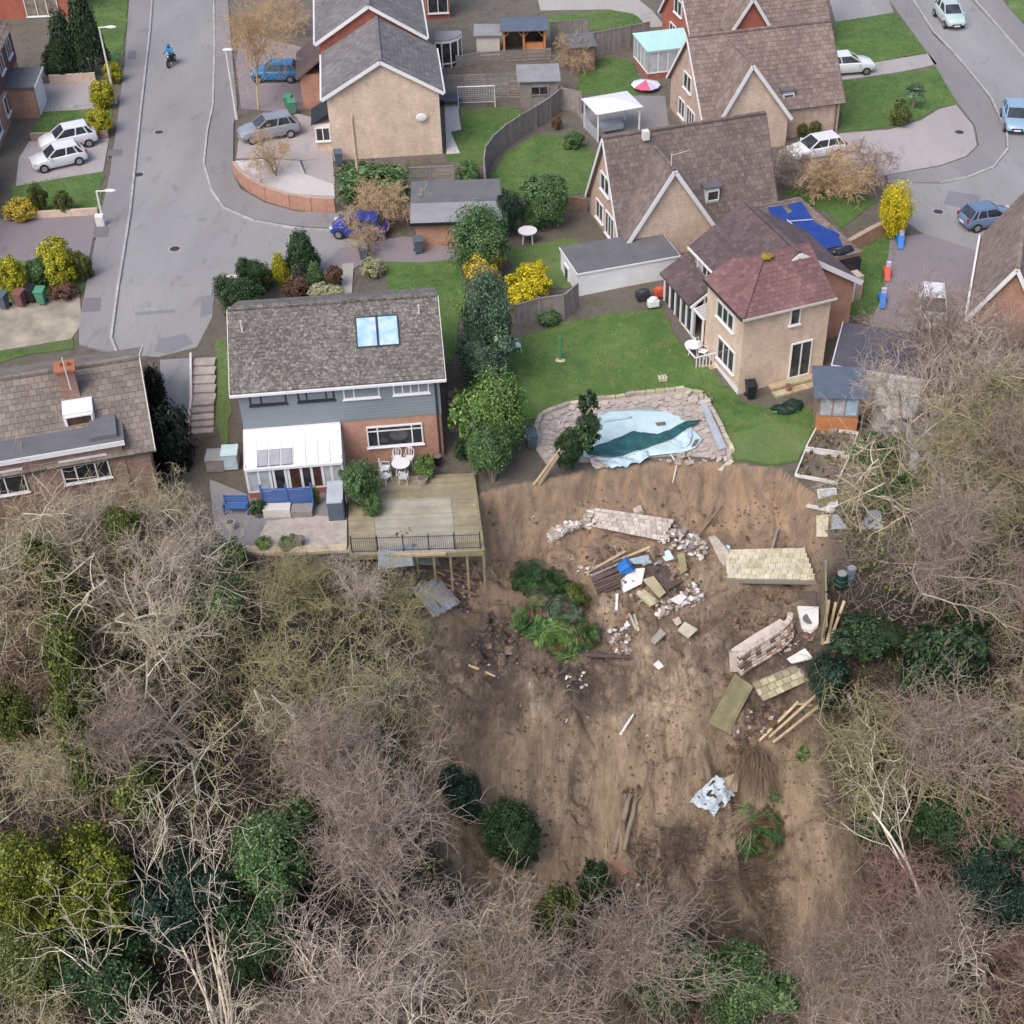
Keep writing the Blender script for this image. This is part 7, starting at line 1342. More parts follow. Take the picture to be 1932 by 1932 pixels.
# ---------------------------------------------------------------- the slip : pool, walls, debris
def gp_(px, dz=0.0): return [lift(G(u, v), dz) for u, v in px]
def slab(name, label, cat, px, th, mat, dz=.25, tilt=None, parent=None, zs=None):
    P = gp_(px, dz)
    if zs: P = [lift(p, z) for p, z in zip(P, zs)]
    n = (P[1] - P[0]).cross(P[2] - P[0]).normalized()
    if n.z < 0: n = -n
    n = (n + Vector((random.gauss(0, .09), random.gauss(0, .09), 0))).normalized() if 'debris' in name else n
    c = sum(P, Vector((0, 0, 0))) / len(P); P = [p - n * (p - c).dot(n) for p in P]
    o = MB().extr(P, -n * th).build(name, mat, parent, loc=None if parent else c, bevel=0)
    if not parent: tag(o, label, cat)
    return o, P, n
def laid(name, label, cat, px4, rows, cols, mats, th=.2, dz=.2, gap=.92, jit=.02, back='concrete', pname='stone', zs=None, mask=None):
    """a fallen wall or paved slab lying on the slope, each stone its own piece"""
    P = gp_(px4, dz)
    if zs: P = [lift(p, z) for p, z in zip(P, zs)]
    c = sum(P, Vector((0, 0, 0))) / 4; o = thing(name, label, cat, c); n = (P[1] - P[0]).cross(P[3] - P[0]).normalized()
    if n.z < 0: n = -n
    if not mask: MB().extr([p - n * .03 for p in P], -n * th).build('backing', back, o)
    for j in range(rows):
        off = .5 * (j % 2)
        for i in range(cols + (j % 2)):
            s0, s1 = max(0, (i - off) / cols), min(1, (i + 1 - off) / cols)
            if s1 - s0 < .01 or (mask and not mask((s0 + s1) / 2, (j + .5) / rows)): continue
            a, b, d = bil(P, s0, (j + .5) / rows), bil(P, s1, (j + .5) / rows), bil(P, (s0 + s1) / 2, (j + 1) / rows) - bil(P, (s0 + s1) / 2, j / rows)
            ex = (b - a); L = ex.length; ex.normalize(); ey = n.cross(ex); q = (a + b) / 2 + n * random.uniform(-.01, .03)
            M = Matrix(((ex.x, ey.x, n.x, q.x), (ex.y, ey.y, n.y, q.y), (ex.z, ey.z, n.z, q.z), (0, 0, 0, 1))) @ Matrix.Rotation(random.uniform(-jit, jit), 4, 'Z') @ Matrix.Rotation(random.uniform(-jit, jit), 4, 'X') @ sc_m(L * gap, abs(d.dot(ey)) * gap, th * .5)
            piece(pname, random.choice(mats), M, o)
    return o
def rubble(name, label, px, n, s0, s1, mats, cat='rubble', up=.3, mesh=None, flat=.6):
    us = [p[0] for p in px]; vs = [p[1] for p in px]; o = thing(name, label, cat, G(sum(us) / len(us), sum(vs) / len(vs))); k = 0; t = 0
    while k < n and t < n * 30:
        t += 1; u, v = random.uniform(min(us), max(us)), random.uniform(min(vs), max(vs))
        if not inside(px, u, v): continue
        p = lift(G(u, v), random.uniform(.0, up)); s = random.uniform(s0, s1) * (1 if random.random() < .7 else .6); k += 1
        M = Matrix.Translation(p) @ Matrix.Rotation(random.uniform(0, 6.28), 4, 'Z') @ Matrix.Rotation(random.gauss(0, .35), 4, 'X') @ Matrix.Rotation(random.gauss(0, .35), 4, 'Y') @ sc_m(s, s * random.uniform(.45, .9), s * random.uniform(.2, flat))
        piece('stone', random.choice(mats), M, o, mesh if mesh is not None else random.choice([CUBE, STONE]))
    return o
def plank(name, label, a, b, w, t, mat, cat='plank', dz=(.15, .15), rnd_=False, parent=None):
    p, q = lift(G(*a), dz[0]), lift(G(*b), dz[1]); m = MB()
    if rnd_: m.tube([p, p.lerp(q, .5) + Vector((0, 0, .02)), q], [w, w * .9, w * .75], 8)
    else: m.bar(p, q, w, t)
    o = m.build(name, mat, parent, loc=None if parent else (p + q) / 2)
    if not parent: tag(o, label, cat)
    return o
# pool terrace
sheet('pool_terrace', [(1013, 806), (1023, 785), (1076, 766), (1141, 756), (1218, 746), (1291, 739), (1326, 749), (1381, 858), (1374, 866), (1276, 860), (1116, 872), (1030, 876), (1012, 850)], 'slab', .07, .5)
edge = gp_([(1010, 830), (1013, 805), (1023, 785), (1050, 774), (1076, 765), (1141, 755), (1218, 745), (1291, 738), (1326, 748), (1355, 800), (1383, 856)], .1)
ws = thing('pool_edging', 'uneven pale stone edging round the back of the broken pool', 'edging', edge[5])
for a, b in zip(edge, edge[1:]):
    n = max(1, int((b - a).length / .5))
    for i in range(n):
        p, q = a.lerp(b, i / n), a.lerp(b, (i + 1) / n); d = q - p
        piece('edging_stone', random.choice(['stone_cream', 'stone_pale', 'slab_mossy']), Matrix.Translation((p + q) / 2 + Vector((0, 0, random.uniform(0, .1)))) @ d.to_track_quat('X', 'Z').to_matrix().to_4x4() @ Matrix.Rotation(random.uniform(-.1, .1), 4, 'Z') @ sc_m(d.length * .93, .24, .22), ws)
pav = thing('crazy_paving', 'broken pinkish crazy paving around the pool liner', 'paving', G(1310, 800)); k = 0
ring = [(1020, 800), (1076, 772), (1141, 762), (1218, 753), (1285, 748), (1318, 760), (1350, 830), (1366, 860), (1280, 856), (1116, 870), (1030, 872)]; inn = [(1105, 862), (1108, 800), (1140, 784), (1191, 776), (1253, 779), (1298, 800), (1330, 832), (1298, 860), (1220, 862)]
for t in range(4000):
    u, v = random.uniform(1015, 1370), random.uniform(745, 872)
    if inside(ring, u, v) and not inside(inn, u, v):
        p = lift(G(u, v), .10 + random.uniform(0, .05)); s = random.uniform(.25, .5)
        if any((p - q).length < .34 for q in placed_p) if k else False: continue
        if not k: placed_p = []
        placed_p.append(p); k += 1; piece('paving_stone', random.choice(['slab', 'slab', 'stone_pale']), Matrix.Translation(p) @ Matrix.Rotation(random.uniform(0, 6.28), 4, 'Z') @ Matrix.Rotation(random.gauss(0, .03), 4, 'X') @ sc_m(s, s * .8, .03), pav)
        if k > 250: break
pl = thing('swimming_pool', 'broken garden pool with white liner and torn teal cover at the lip of the landslip', 'swimming pool', G(1210, 820))
def dish(px, dz, mat, name, depth=.0, wav=.05, n=26):
    P = [(p.x, p.y) for p in gp_(px)]; x0, x1 = min(p[0] for p in P), max(p[0] for p in P); y0, y1 = min(p[1] for p in P), max(p[1] for p in P); bm = bmesh.new(); vs = [bm.verts.new((x, y, 0)) for x, y in P]; f = bm.faces.new(vs); bmesh.ops.triangulate(bm, faces=[f])
    for i in range(1, n): bmesh.ops.bisect_plane(bm, geom=bm.verts[:] + bm.edges[:] + bm.faces[:], plane_co=(x0 + (x1 - x0) * i / n, 0, 0), plane_no=(1, 0, 0))
    for i in range(1, n // 2): bmesh.ops.bisect_plane(bm, geom=bm.verts[:] + bm.edges[:] + bm.faces[:], plane_co=(0, y0 + (y1 - y0) * i / (n // 2), 0), plane_no=(0, 1, 0))
    off = wloc(pl)
    for v in bm.verts:
        z = max(h(v.co.x, v.co.y), plat(v.co.y) - 1.2) if depth == 0 else plat(v.co.y)
        v.co.z = z + dz + wav * noise.noise(Vector((v.co.x * 1.1, v.co.y * 1.6, 3))) + wav * .5 * noise.noise(Vector((v.co.x * 3, v.co.y * 5, 8)))
    r = bmesh.ops.extrude_face_region(bm, geom=bm.faces[:]); 
    for g in r['geom']:
        if isinstance(g, bmesh.types.BMVert): g.co.z -= .03
    bmesh.ops.recalc_face_normals(bm, faces=bm.faces); me = bpy.data.meshes.new(name)
    for v in bm.verts: v.co -= off
    bm.to_mesh(me); bm.free(); me.materials.append(MATS[mat]); me.polygons.foreach_set('use_smooth', [True] * len(me.polygons)); o = bpy.data.objects.new(name, me); COL.objects.link(o); o.parent = pl; WL[o.name] = off; return o
dish([(1100, 866), (1103, 815), (1126, 788), (1155, 780), (1191, 776), (1225, 776), (1253, 779), (1280, 790), (1300, 806), (1326, 832), (1312, 850), (1290, 858), (1216, 866), (1150, 874)], .20, 'pool_liner', 'liner', 1, .06)
dish([(1105, 861), (1125, 849), (1148, 843), (1170, 833), (1196, 822), (1218, 825), (1241, 826), (1262, 819), (1282, 810), (1299, 803), (1324, 801), (1303, 812), (1286, 824), (1262, 838), (1216, 853), (1180, 864), (1158, 871), (1111, 866)], .34, 'teal_cover', 'pool_cover', 1, .12)
dish([(1262, 840), (1286, 826), (1303, 814), (1306, 830), (1300, 846), (1284, 852)], .30, 'pool_flap', 'cover_fold', 1, .15)
for px_ in ([(1135, 800), (1190, 793), (1193, 795), (1138, 803)], [(1236, 806), (1254, 803), (1256, 808), (1240, 811)], [(1310, 838), (1318, 836), (1312, 848), (1304, 850)]): dish(px_, .29, 'soil' if px_[0][0] > 1200 else 'pool_flap', 'silt_mark', 1, .03, 6)
dish([(1130, 874), (1160, 872), (1190, 864), (1222, 857), (1224, 872), (1200, 878), (1170, 889), (1148, 886)], .30, 'pool_flap', 'hanging_liner', 0, .25); dish([(1108, 866), (1130, 868), (1150, 876), (1148, 888), (1118, 884)], .2, 'stone_pale', 'broken_rim', 0, .2)
slab('gutter_board', 'long pale blue white board along the right side of the pool', 'board', [(1318, 762), (1330, 762), (1370, 852), (1355, 856)], .12, 'grey_panel', .3)
slab('broken_coping', 'loose pale coping slab hanging at the right end of the pool lip', 'slab', [(1354, 892), (1362, 896), (1385, 876), (1377, 870)], .1, 'stone_cream', .2)
rubble('rubble_pile', 'loose edging stones heaped at the far right corner of the pool', [(1270, 748), (1310, 742), (1335, 760), (1325, 778), (1290, 765)], 26, .3, .6, ['stone_pale', 'stone_cream', 'slab'], up=.25); rubble('rubble_pile', 'row of broken stones along the pool front lip on the right', [(1240, 858), (1370, 856), (1380, 872), (1250, 876)], 30, .2, .5, ['stone_pale', 'slab'], up=.15)
rubble('rubble_pile', 'scattered paving fragments at the left end of the pool behind the leaning evergreen', [(1014, 810), (1060, 790), (1075, 850), (1030, 872)], 40, .15, .4, ['stone_pale', 'slab', 'gravel'], up=.12)
plank('hanging_pipe', 'bent pale pipe hanging from the front lip of the pool', (1266, 862), (1277, 880), .05, .05, 'concrete_white', 'pipe', rnd_=True); plank('hanging_pipe', 'lower length of bent pale pipe on the orange scarp', (1277, 880), (1269, 915), .05, .05, 'concrete_white', 'pipe', rnd_=True)
# fallen walls
laid('fallen_wall', 'long pale block wall lying flat on the slip below the pool', 'wall', [(1116, 1003), (1248, 1029), (1272, 990), (1122, 967)], 5, 13, ['stone_pale', 'stone_pale', 'wall_stone', 'wall_stone'], .35, .35, .95, .01)
rubble('rubble_pile', 'pale rubble trailing left from the fallen block wall', [(1034, 1018), (1050, 998), (1090, 988), (1116, 968), (1112, 998), (1070, 1005), (1040, 1028)], 110, .16, .5, ['stone_pale', 'concrete_white', 'stone_pale', 'slab'], up=.35); rubble('rubble_pile', 'pale rubble at the right end of the fallen block wall', [(1258, 992), (1300, 1010), (1345, 1035), (1320, 1062), (1262, 1036), (1240, 1025)], 120, .15, .5, ['stone_pale', 'stone_cream', 'concrete_white', 'wood_grey'], up=.4)
plank('chimney_stack_fragment', 'small pale block standing behind the fallen block wall', (1197, 975), (1212, 968), .45, .3, 'stone_pale', 'block', (.3, .3))
laid('fallen_wall', 'mossy cream stone wall lying on the slope at the right of the slip', 'wall', [(1372, 1103), (1538, 1106), (1516, 1047), (1366, 1049)], 6, 12, ['stone_cream', 'stone_cream', 'slab_mossy'], .4, .4, .96, .015)
slab('wall_end', 'pale broken end of the mossy stone wall', 'slab', [(1340, 1024), (1352, 1020), (1378, 1050), (1372, 1098), (1352, 1068)], .3, 'stone_pale', .4); rubble('rubble_pile', 'dark sacks and stones behind the mossy wall', [(1352, 1040), (1390, 1038), (1392, 1052), (1360, 1056)], 14, .25, .5, ['black', 'pool_flap', 'slate_blue'], up=.3)
# heap in the middle
for px, mt, th, lb, zs in (([(1218, 1076), (1248, 1061), (1288, 1105), (1258, 1128)], 'wood_dark', .12, 'flat grey brown board on top of the central debris heap', None), ([(1200, 1126), (1212, 1115), (1244, 1141), (1226, 1160)], 'slab_mossy', .12, 'cream slab at the front of the central debris heap', None), ([(1211, 1108), (1232, 1100), (1256, 1132), (1243, 1142)], 'deck_wood', .1, 'cream boards beneath the flat grey board', None),
    ([(1166, 1105), (1196, 1083), (1216, 1082), (1210, 1112), (1178, 1124)], 'concrete_white', .1, 'white board with teal marks at the left of the heap', None), ([(1262, 1140), (1285, 1128), (1296, 1134), (1282, 1150)], 'concrete_white', .1, 'white slab at the right of the heap', None), ([(1278, 1198), (1291, 1183), (1316, 1198), (1298, 1208)], 'stone_cream', .1, 'square cream slab alone below the heap', None),
    ([(1227, 1218), (1245, 1190), (1256, 1203), (1236, 1226)], 'stone_pale', .1, 'pinkish slab fragment left of the square cream slab', None), ([(1232, 1262), (1242, 1254), (1252, 1266), (1242, 1274)], 'concrete_white', .1, 'small white square slab lying alone on the brown slope', None), ([(1268, 1178), (1280, 1172), (1286, 1184), (1276, 1190)], 'stone_pale', .1, 'small pinkish slab above the square cream slab', None),
    ([(1242, 1052), (1262, 1046), (1272, 1064), (1256, 1068)], 'pool_flap', .1, 'pale aqua board at the back of the heap', None), ([(1276, 1060), (1290, 1056), (1296, 1090), (1284, 1098)], 'deck_green', .1, 'mossy curved strip right of the flat grey board', None), ([(1188, 1062), (1224, 1052), (1230, 1068), (1196, 1078)], 'pool_flap', .08, 'aqua streaked board by the blue tub', None)):
    slab('debris_board' if 'board' in lb else 'debris_slab', lb, 'board' if 'board' in lb else 'slab', px, th, mt, .55 if 'grey board' in lb else .35)
p = lift(G(1180, 1084), .4); o = thing('blue_tub', 'bright blue plastic tub in the central debris heap', 'tub', p); MB().tube([p + Vector((-.25, 0, -.1)), p + Vector((.25, .1, .3))], [.36, .45], 12).build('tub', 'blue_plastic', o)
for i in range(9): plank('fallen_timber', ['dark splintered timber left of the blue tub, highest', 'dark timber second in the fan left of the blue tub', 'third dark timber of the fan left of the heap', 'fourth dark timber of the fan left of the heap', 'middle dark timber of the fan by the fallen palms', 'dark timber just below the middle of the fan', 'low dark timber of the fan by the fallen palms', 'dark timber next to lowest in the fan', 'lowest dark timber of the fan by the fallen palms'][i], (1112 + 2 * i, 1086 + 5 * i), (1176 + random.uniform(-6, 4), 1066 + 6 * i), .14, .08, random.choice(['wood_dark', 'wood_dark', 'wood_grey']), 'timber', (.15, .4))
for a, b, lb, mt in (((1105, 1085), (1180, 1048), 'long pale brown timber above the dark fan', 'wood_pale'), ((1118, 1080), (1226, 1040), 'longest pale timber running up towards the fallen block wall', 'wood_pale'), ((1303, 1030), (1362, 960), 'tall leaning pale pole above the rubble', 'twig_dead'), ((1310, 1028), (1345, 968), 'second leaning pale pole above the rubble', 'twig_dead'), ((936, 1020), (985, 1062), 'thin brown pole lying below the deck corner', 'wood_brown'), ((1186, 1160), (1200, 1195), 'cream batten lying below the heap, left one', 'stone_cream'), ((1196, 1162), (1204, 1198), 'cream batten lying below the heap, right one', 'stone_cream'), ((1163, 1155), (1164, 1128), 'short white batten under the white board', 'concrete_white'), ((1100, 1238), (1190, 1248), 'dark branch lying across below the fallen palms', 'wood_dark'), ((885, 1258), (935, 1284), 'pale brown pole on the slope at the left of the slip', 'wood_pale'), ((1170, 1390), (1195, 1355), 'thin white pipe on the bare slope', 'concrete_white'), ((1105, 1195), (1165, 1190), 'dark stump and root under the brown palm fronds', 'wood_dark'), ((1456, 1040), (1466, 1005), 'grey board standing in the gully right of the slip', 'wood_grey'),
    ((1506, 1327), (1432, 1405), 'leftmost long pale batten below the paved fragment', 'wood_pale'), ((1540, 1314), (1446, 1402), 'middle long pale batten below the paved fragment', 'wood_pale'), ((1564, 1320), (1458, 1408), 'rightmost long pale batten below the paved fragment', 'wood_pale'), ((1598, 1308), (1606, 1340), 'short white stake on the lower right slope', 'concrete_white'), ((1500, 1330), (1530, 1338), 'short cross batten joining the long battens', 'wood_pale')):
    plank('timber' if 'pipe' not in lb else 'pipe', lb, a, b, .08 if 'pole' in lb or 'pipe' in lb else .14, .07, mt, 'timber' if 'pipe' not in lb else 'pipe', rnd_='pole' in lb or 'pipe' in lb or 'branch' in lb, dz=(.12, .3))
rubble('rubble_pile', 'broken bricks and white fragments along the front of the central heap', [(1235, 1160), (1262, 1145), (1310, 1100), (1330, 1130), (1320, 1150), (1280, 1150), (1245, 1168)], 70, .14, .45, ['stone_pale', 'concrete_white', 'wood_grey', 'slab'], up=.25)
rubble('rubble_pile', 'white and pinkish fragments right of the fallen palms', [(1130, 1185), (1165, 1190), (1185, 1160), (1192, 1240), (1170, 1245), (1150, 1215)], 60, .12, .4, ['concrete_white', 'stone_pale', 'wood_brown'], up=.15); rubble('rubble_pile', 'small white fragments strewn below the fallen palms', [(1050, 1250), (1110, 1270), (1110, 1300), (1070, 1295)], 14, .12, .3, ['concrete_white'], up=.05)
rubble('rubble_pile', 'pale fragments at the left of the long pale timbers', [(1088, 1070), (1120, 1070), (1120, 1086), (1090, 1085)], 24, .14, .34, ['stone_pale', 'concrete_white'], up=.15)
rubble('scattered_stones', 'small stones scattered over the bare slope', [(950, 920), (1500, 940), (1540, 1250), (1400, 1450), (1150, 1500), (900, 1400), (930, 1100)], 150, .06, .22, ['stone_pale', 'clod', 'clod', 'wood_brown'], up=.02, cat='stones'); rubble('roots', 'dark broken roots and earth clods at the foot of the green palms', [(900, 1160), (970, 1140), (980, 1260), (1130, 1240), (1080, 1290), (900, 1240)], 60, .15, .5, ['wood_dark', 'clod', 'litter'], up=.1, cat='roots')
for (lb, px, n_, a_, b_, ms) in (('dense mixed wreckage of boards and stones in the heart of the central heap', [(1150, 1080), (1230, 1035), (1300, 1050), (1310, 1120), (1240, 1165), (1180, 1130)], 130, .1, .5, ['stone_pale', 'deck_green', 'wood_grey', 'slab_mossy', 'clod', 'clod', 'wood_dark', 'wood_brown']), ('muddy splinters and bricks below the fallen block wall', [(1070, 1040), (1180, 1030), (1160, 1090), (1080, 1085)], 50, .08, .35, ['wood_brown', 'clod', 'wood_dark', 'stone_pale']), ('muddy fragments between the mossy wall and the curved wall', [(1380, 1110), (1500, 1115), (1480, 1180), (1400, 1220), (1360, 1160)], 70, .08, .3, ['clod', 'clod', 'litter', 'wood_brown']), ('earth lumps in the dark gully beside the green decking', [(1380, 1390), (1440, 1330), (1470, 1380), (1400, 1450), (1350, 1470)], 70, .15, .5, ['clod', 'litter', 'wood_dark']), ('boards and earth at the foot of the white basin', [(1440, 1180), (1540, 1200), (1550, 1240), (1480, 1250)], 50, .1, .4, ['clod', 'wood_brown', 'stone_pale', 'wood_dark'])):
    rubble('rubble_pile', lb, px, n_, a_, b_, ms, up=.35)
# curved broken wall and paving on the right
cw = thing('broken_curved_wall', 'curved broken garden wall with pale coping and brick core', 'wall', G(1445, 1235)); cp = gp_([(1390, 1262), (1412, 1246), (1440, 1230), (1468, 1212), (1486, 1194), (1488, 1180)], .9)
for a, b in zip(cp, cp[1:]):
    for i in range(2): p, q = a.lerp(b, i / 2), a.lerp(b, (i + 1) / 2); d = q - p; piece('coping_stone', 'stone_pale', Matrix.Translation((p + q) / 2) @ d.to_track_quat('X', 'Z').to_matrix().to_4x4() @ sc_m(d.length * .97, .30, .14), cw)
    for r_ in range(6):
        for i in range(3):
            p, q = a.lerp(b, i / 3), a.lerp(b, (i + 1) / 3); d = q - p; piece('brick', random.choice(['wood_brown', 'stone_pale', 'wood_dark', 'slab']), Matrix.Translation((p + q) / 2 + Vector((.02 * r_, -.09 * r_ - .05, -.13 * (r_ + 1)))) @ d.to_track_quat('X', 'Z').to_matrix().to_4x4() @ sc_m(d.length * .9, .26, .11), cw)
slab('wall_back', 'smooth grey brown back face of the broken curved wall', 'slab', [(1378, 1240), (1392, 1262), (1440, 1232), (1488, 1192), (1470, 1180), (1420, 1212)], .2, 'slab', .55); slab('wall_pier', 'pale square pier end of the broken curved wall', 'block', [(1375, 1242), (1395, 1240), (1396, 1278), (1376, 1276)], .3, 'stone_pale', .4)
laid('paved_fragment', 'tilted fragment of cream paving slabs at the right of the slip', 'paving', [(1440, 1330), (1524, 1292), (1500, 1264), (1418, 1296)], 3, 6, ['stone_cream', 'slab_mossy', 'deck_wood'], .2, .3, .95, .01, pname='paving_slab'); slab('white_slab', 'white slab lying on the paving beside the teal shrub', 'slab', [(1480, 1261), (1514, 1241), (1530, 1260), (1495, 1274)], .1, 'concrete_white', .75)
laid('green_decking', 'mossy green ribbed deck section sliding down the slope', 'deck panel', [(1335, 1374), (1378, 1396), (1416, 1300), (1386, 1281)], 1, 8, ['deck_green'], .2, .4, .97, .0, back='deck_green', pname='deck_board')
rubble('rubble_pile', 'dark rubble under the tilted paving fragment', [(1400, 1340), (1480, 1330), (1500, 1345), (1420, 1400), (1390, 1395)], 50, .15, .4, ['wood_dark', 'clod', 'stone_pale'], up=.2)
# white sheeting, logs
sh_ = thing('plastic_sheeting', 'crumpled white plastic sheeting caught on the lower slope', 'sheeting', G(1338, 1515)); Q = gp_([(1300, 1530), (1345, 1558), (1385, 1520), (1350, 1480)], .85); vs = []; n_ = 14
for j in range(n_ + 1):
    for i in range(n_ + 1):
        p = bil(Q, i / n_, j / n_); vs.append(lift(p, .35 * noise.noise(Vector((p.x * 2.2, p.y * 2.2, 4))) + .15 * noise.noise(Vector((p.x * 6, p.y * 6, 2)))))
MB().add(vs, [(j * (n_ + 1) + i, j * (n_ + 1) + i + 1, (j + 1) * (n_ + 1) + i + 1, (j + 1) * (n_ + 1) + i) for j in range(n_) for i in range(n_) if noise.noise(Vector((i * .4, j * .4, 1))) > -.32]).build('sheet', 'plastic_sheet', sh_, norm=False)
slab('tan_board', 'tan board above the white sheeting', 'board', [(1352, 1478), (1392, 1462), (1388, 1500), (1368, 1506)], .08, 'sand', .3); p = lift(G(1757, 1575), .8); o = MB().ball(p, (.22, .16, .35), 8, 6, .3).build('plastic_bag', 'concrete_white', None, loc=p); tag(o, 'white plastic bag caught in twigs at the lower right', 'bag')
for a, b, w, lb, mt in (((1188, 1504), (1157, 1616), .17, 'left of two long grey logs lying down the lower slope', 'log'), ((1200, 1508), (1177, 1612), .13, 'right of two long grey logs lying down the lower slope', 'log'), ((1742, 1765), (1622, 1890), .42, 'thick broken orange brown trunk in the lower right wood', 'log_orange'), ((1640, 1870), (1600, 1950), .3, 'mossy lower length of the broken trunk', 'log')):
    p, q = lift(G(*a), .3), lift(G(*b), .3); o = thing('fallen_log', lb, 'log', (p + q) / 2); MB().tube([p, p.lerp(q, .33) + Vector((.05, 0, .05)), p.lerp(q, .7), q], [w * .7, w, w, w * .85], 9).build('stem', mt, o, smooth=True)
    MB().tube([p.lerp(q, .2), p.lerp(q, .2) + Vector((.3, .3, .5))], [w * .4, w * .15], 6).build('branch_stub', mt, o)
slab('brick_panel', 'orange brick fragment at the foot of the two logs', 'slab', [(1150, 1632), (1172, 1630), (1184, 1652), (1166, 1664)], .2, 'brick_orange', .25); rubble('root_plate', 'dark root mass at the head of the two logs', [(1175, 1490), (1215, 1490), (1212, 1508), (1180, 1510)], 26, .15, .4, ['wood_dark', 'log', 'clod'], up=.2, cat='roots')
rubble('rubble_pile', 'pale branches and stones beside the dark holly', [(1170, 1650), (1240, 1660), (1250, 1690), (1190, 1690)], 26, .15, .45, ['log', 'stone_pale', 'clod'], up=.1)
# wreck of a shed and green canopy by the deck
laid('collapsed_shed_roof', 'collapsed grey shed roof among the twigs below the deck', 'shed roof', [(783, 1130), (825, 1184), (872, 1157), (828, 1110)], 4, 3, ['grey_panel', 'wood_grey', 'felt_pale'], .15, .8, .96, .01, pname='roof_board')
slab('canopy_panel', 'dull grey green sheet panel just under the deck edge, left part', 'panel', [(716, 1062), (778, 1052), (782, 1092), (716, 1098)], .05, 'corrugated', .9); slab('canopy_panel', 'dull grey green sheet panel just under the deck edge, right part', 'panel', [(778, 1052), (812, 1056), (832, 1092), (782, 1092)], .05, 'corrugated', .95)
for i in range(14): a = (random.uniform(822, 890), random.uniform(1062, 1130)); plank('broken_board', 'reddish broken board in the heap under the deck corner', a, (a[0] + random.uniform(12, 40), a[1] + random.uniform(6, 26)), .15, .04, random.choice(['wood_brown', 'wood_pale', 'wood_dark', 'brown_clad']), 'board', (.2, .35))['group'] = 'broken boards under the deck corner'
rubble('rubble_pile', 'broken pinkish rubble beside the collapsed shed roof', [(830, 1080), (900, 1068), (912, 1110), (880, 1165), (840, 1130)], 70, .12, .38, ['wood_brown', 'stone_pale', 'wood_dark', 'brown_clad'], up=.2)
# right hand gardens
slab('white_sheet', 'rectangular pale sheet lying by the right gardens', 'sheet', [(1569, 974), (1660, 966), (1664, 1002), (1569, 1015)], .06, 'grey_panel', .3); plank('white_beam', 'white beam projecting over the slip from the right gardens', (1521, 967), (1572, 975), .25, .1, 'concrete_white', 'beam', (.5, .4)); slab('stone_strip', 'strip of cream stone paving beside the pale sheet', 'paving', [(1539, 978), (1562, 976), (1560, 1018), (1541, 1018)], .1, 'stone_cream', .2)
for px, lb in (([(1540, 812), (1520, 850), (1603, 862), (1618, 822)], 'upper raised bed with pale edging below the potting shed'), ([(1519, 855), (1500, 901), (1578, 916), (1602, 868)], 'lower raised bed with pale edging and dry plants')):
    P = gp_(px, .12); o = thing('raised_bed', lb, 'raised bed', P[0]); MB().extr([lift(p, -.02) for p in P], (0, 0, -.3)).build('soil', 'soil', o)
    for a, b in zip(P, P[1:] + P[:1]): MB().bar(lift(a, .05), lift(b, .05), .08, .2).build('edging', 'concrete_white', o)
    for k in range(40):
        s_, t_ = random.random(), random.random(); q = bil(P, s_, t_); piece('dry_plant', random.choice(['litter', 'twig_dead', 'l_olive']), Matrix.Translation(lift(q, .12)) @ Matrix.Rotation(random.uniform(0, 6), 4, 'Z') @ sc_m(random.uniform(.1, .3), random.uniform(.05, .12), random.uniform(.1, .35)), o, STONE)
P = gp_([(1541, 935), (1575, 932), (1578, 965), (1548, 968)], .3); o = thing('cold_frame', 'grey glazed cold frame leaning at the slip edge', 'cold frame', P[0]); MB().extr(P, (0, 0, .06)).build('glazing', 'glass_pale', o)
for a, b in zip(P, P[1:] + P[:1]): MB().bar(lift(a, .08), lift(b, .08), .07, .07).build('frame', 'white', o)
for u, v, r_, lb in ((1585, 1108, .36, 'dark teal barrel beside the mossy fence'), (1603, 1098, .3, 'second smaller dark barrel behind the teal one')):
    p = G(u, v); o = thing('barrel', lb, 'barrel', p); MB().tube([p, p + Vector((0, 0, .45)), p + Vector((0, 0, .95))], [r_ * .85, r_, r_ * .85], 14).build('body', 'l_teal' if 'teal' in lb and 'second' not in lb else 'slate_blue', o); MB().tube([p + Vector((0, 0, .95)), p + Vector((0, 0, 1.0))], r_ * .7, 12).build('lid', 'felt_pale', o)
    for z_ in (.3, .62): MB().tube([p + Vector((0, 0, z_)), p + Vector((0, 0, z_ + .05))], r_ * 1.02, 14).build('hoop', 'teal_cover', o)
P = gp_([(1503, 1152), (1543, 1154), (1543, 1186), (1530, 1198), (1512, 1194)], .35); c = sum(P, Vector((0, 0, 0))) / 5; o = thing('basin', 'white basin with a dark hollow lying near the mossy fence', 'basin', c); MB().extr(P, (0, 0, -.25)).build('basin', 'concrete_white', o); MB().tube([c + Vector((0, .0, .0)), c + Vector((0, 0, .03))], .36, 12).build('hollow', 'felt', o)  # the hollow is a grey disc on top, its tone standing in for shade
slab('paving_strip', 'dark paving above the white basin', 'paving', [(1505, 1120), (1540, 1120), (1541, 1150), (1506, 1150)], .1, 'wood_dark', .15)
slab('concrete_path', 'pale concrete path fragment right of the timber posts', 'path', [(1552, 1220), (1590, 1192), (1672, 1168), (1684, 1180), (1606, 1222)], .15, 'stone_cream', .3)
for k, (a, b) in enumerate((((1552, 1216), (1558, 1162)), ((1560, 1215), (1572, 1168)), ((1566, 1212), (1588, 1166)))): plank('timber', ['upright pale timber nearest the mossy fence', 'pale timber leaning beside the concrete path', 'thin timber leaning furthest right by the concrete path'][k], a, b, .14, .08, 'wood_pale', 'timber', (.2, 1.2))
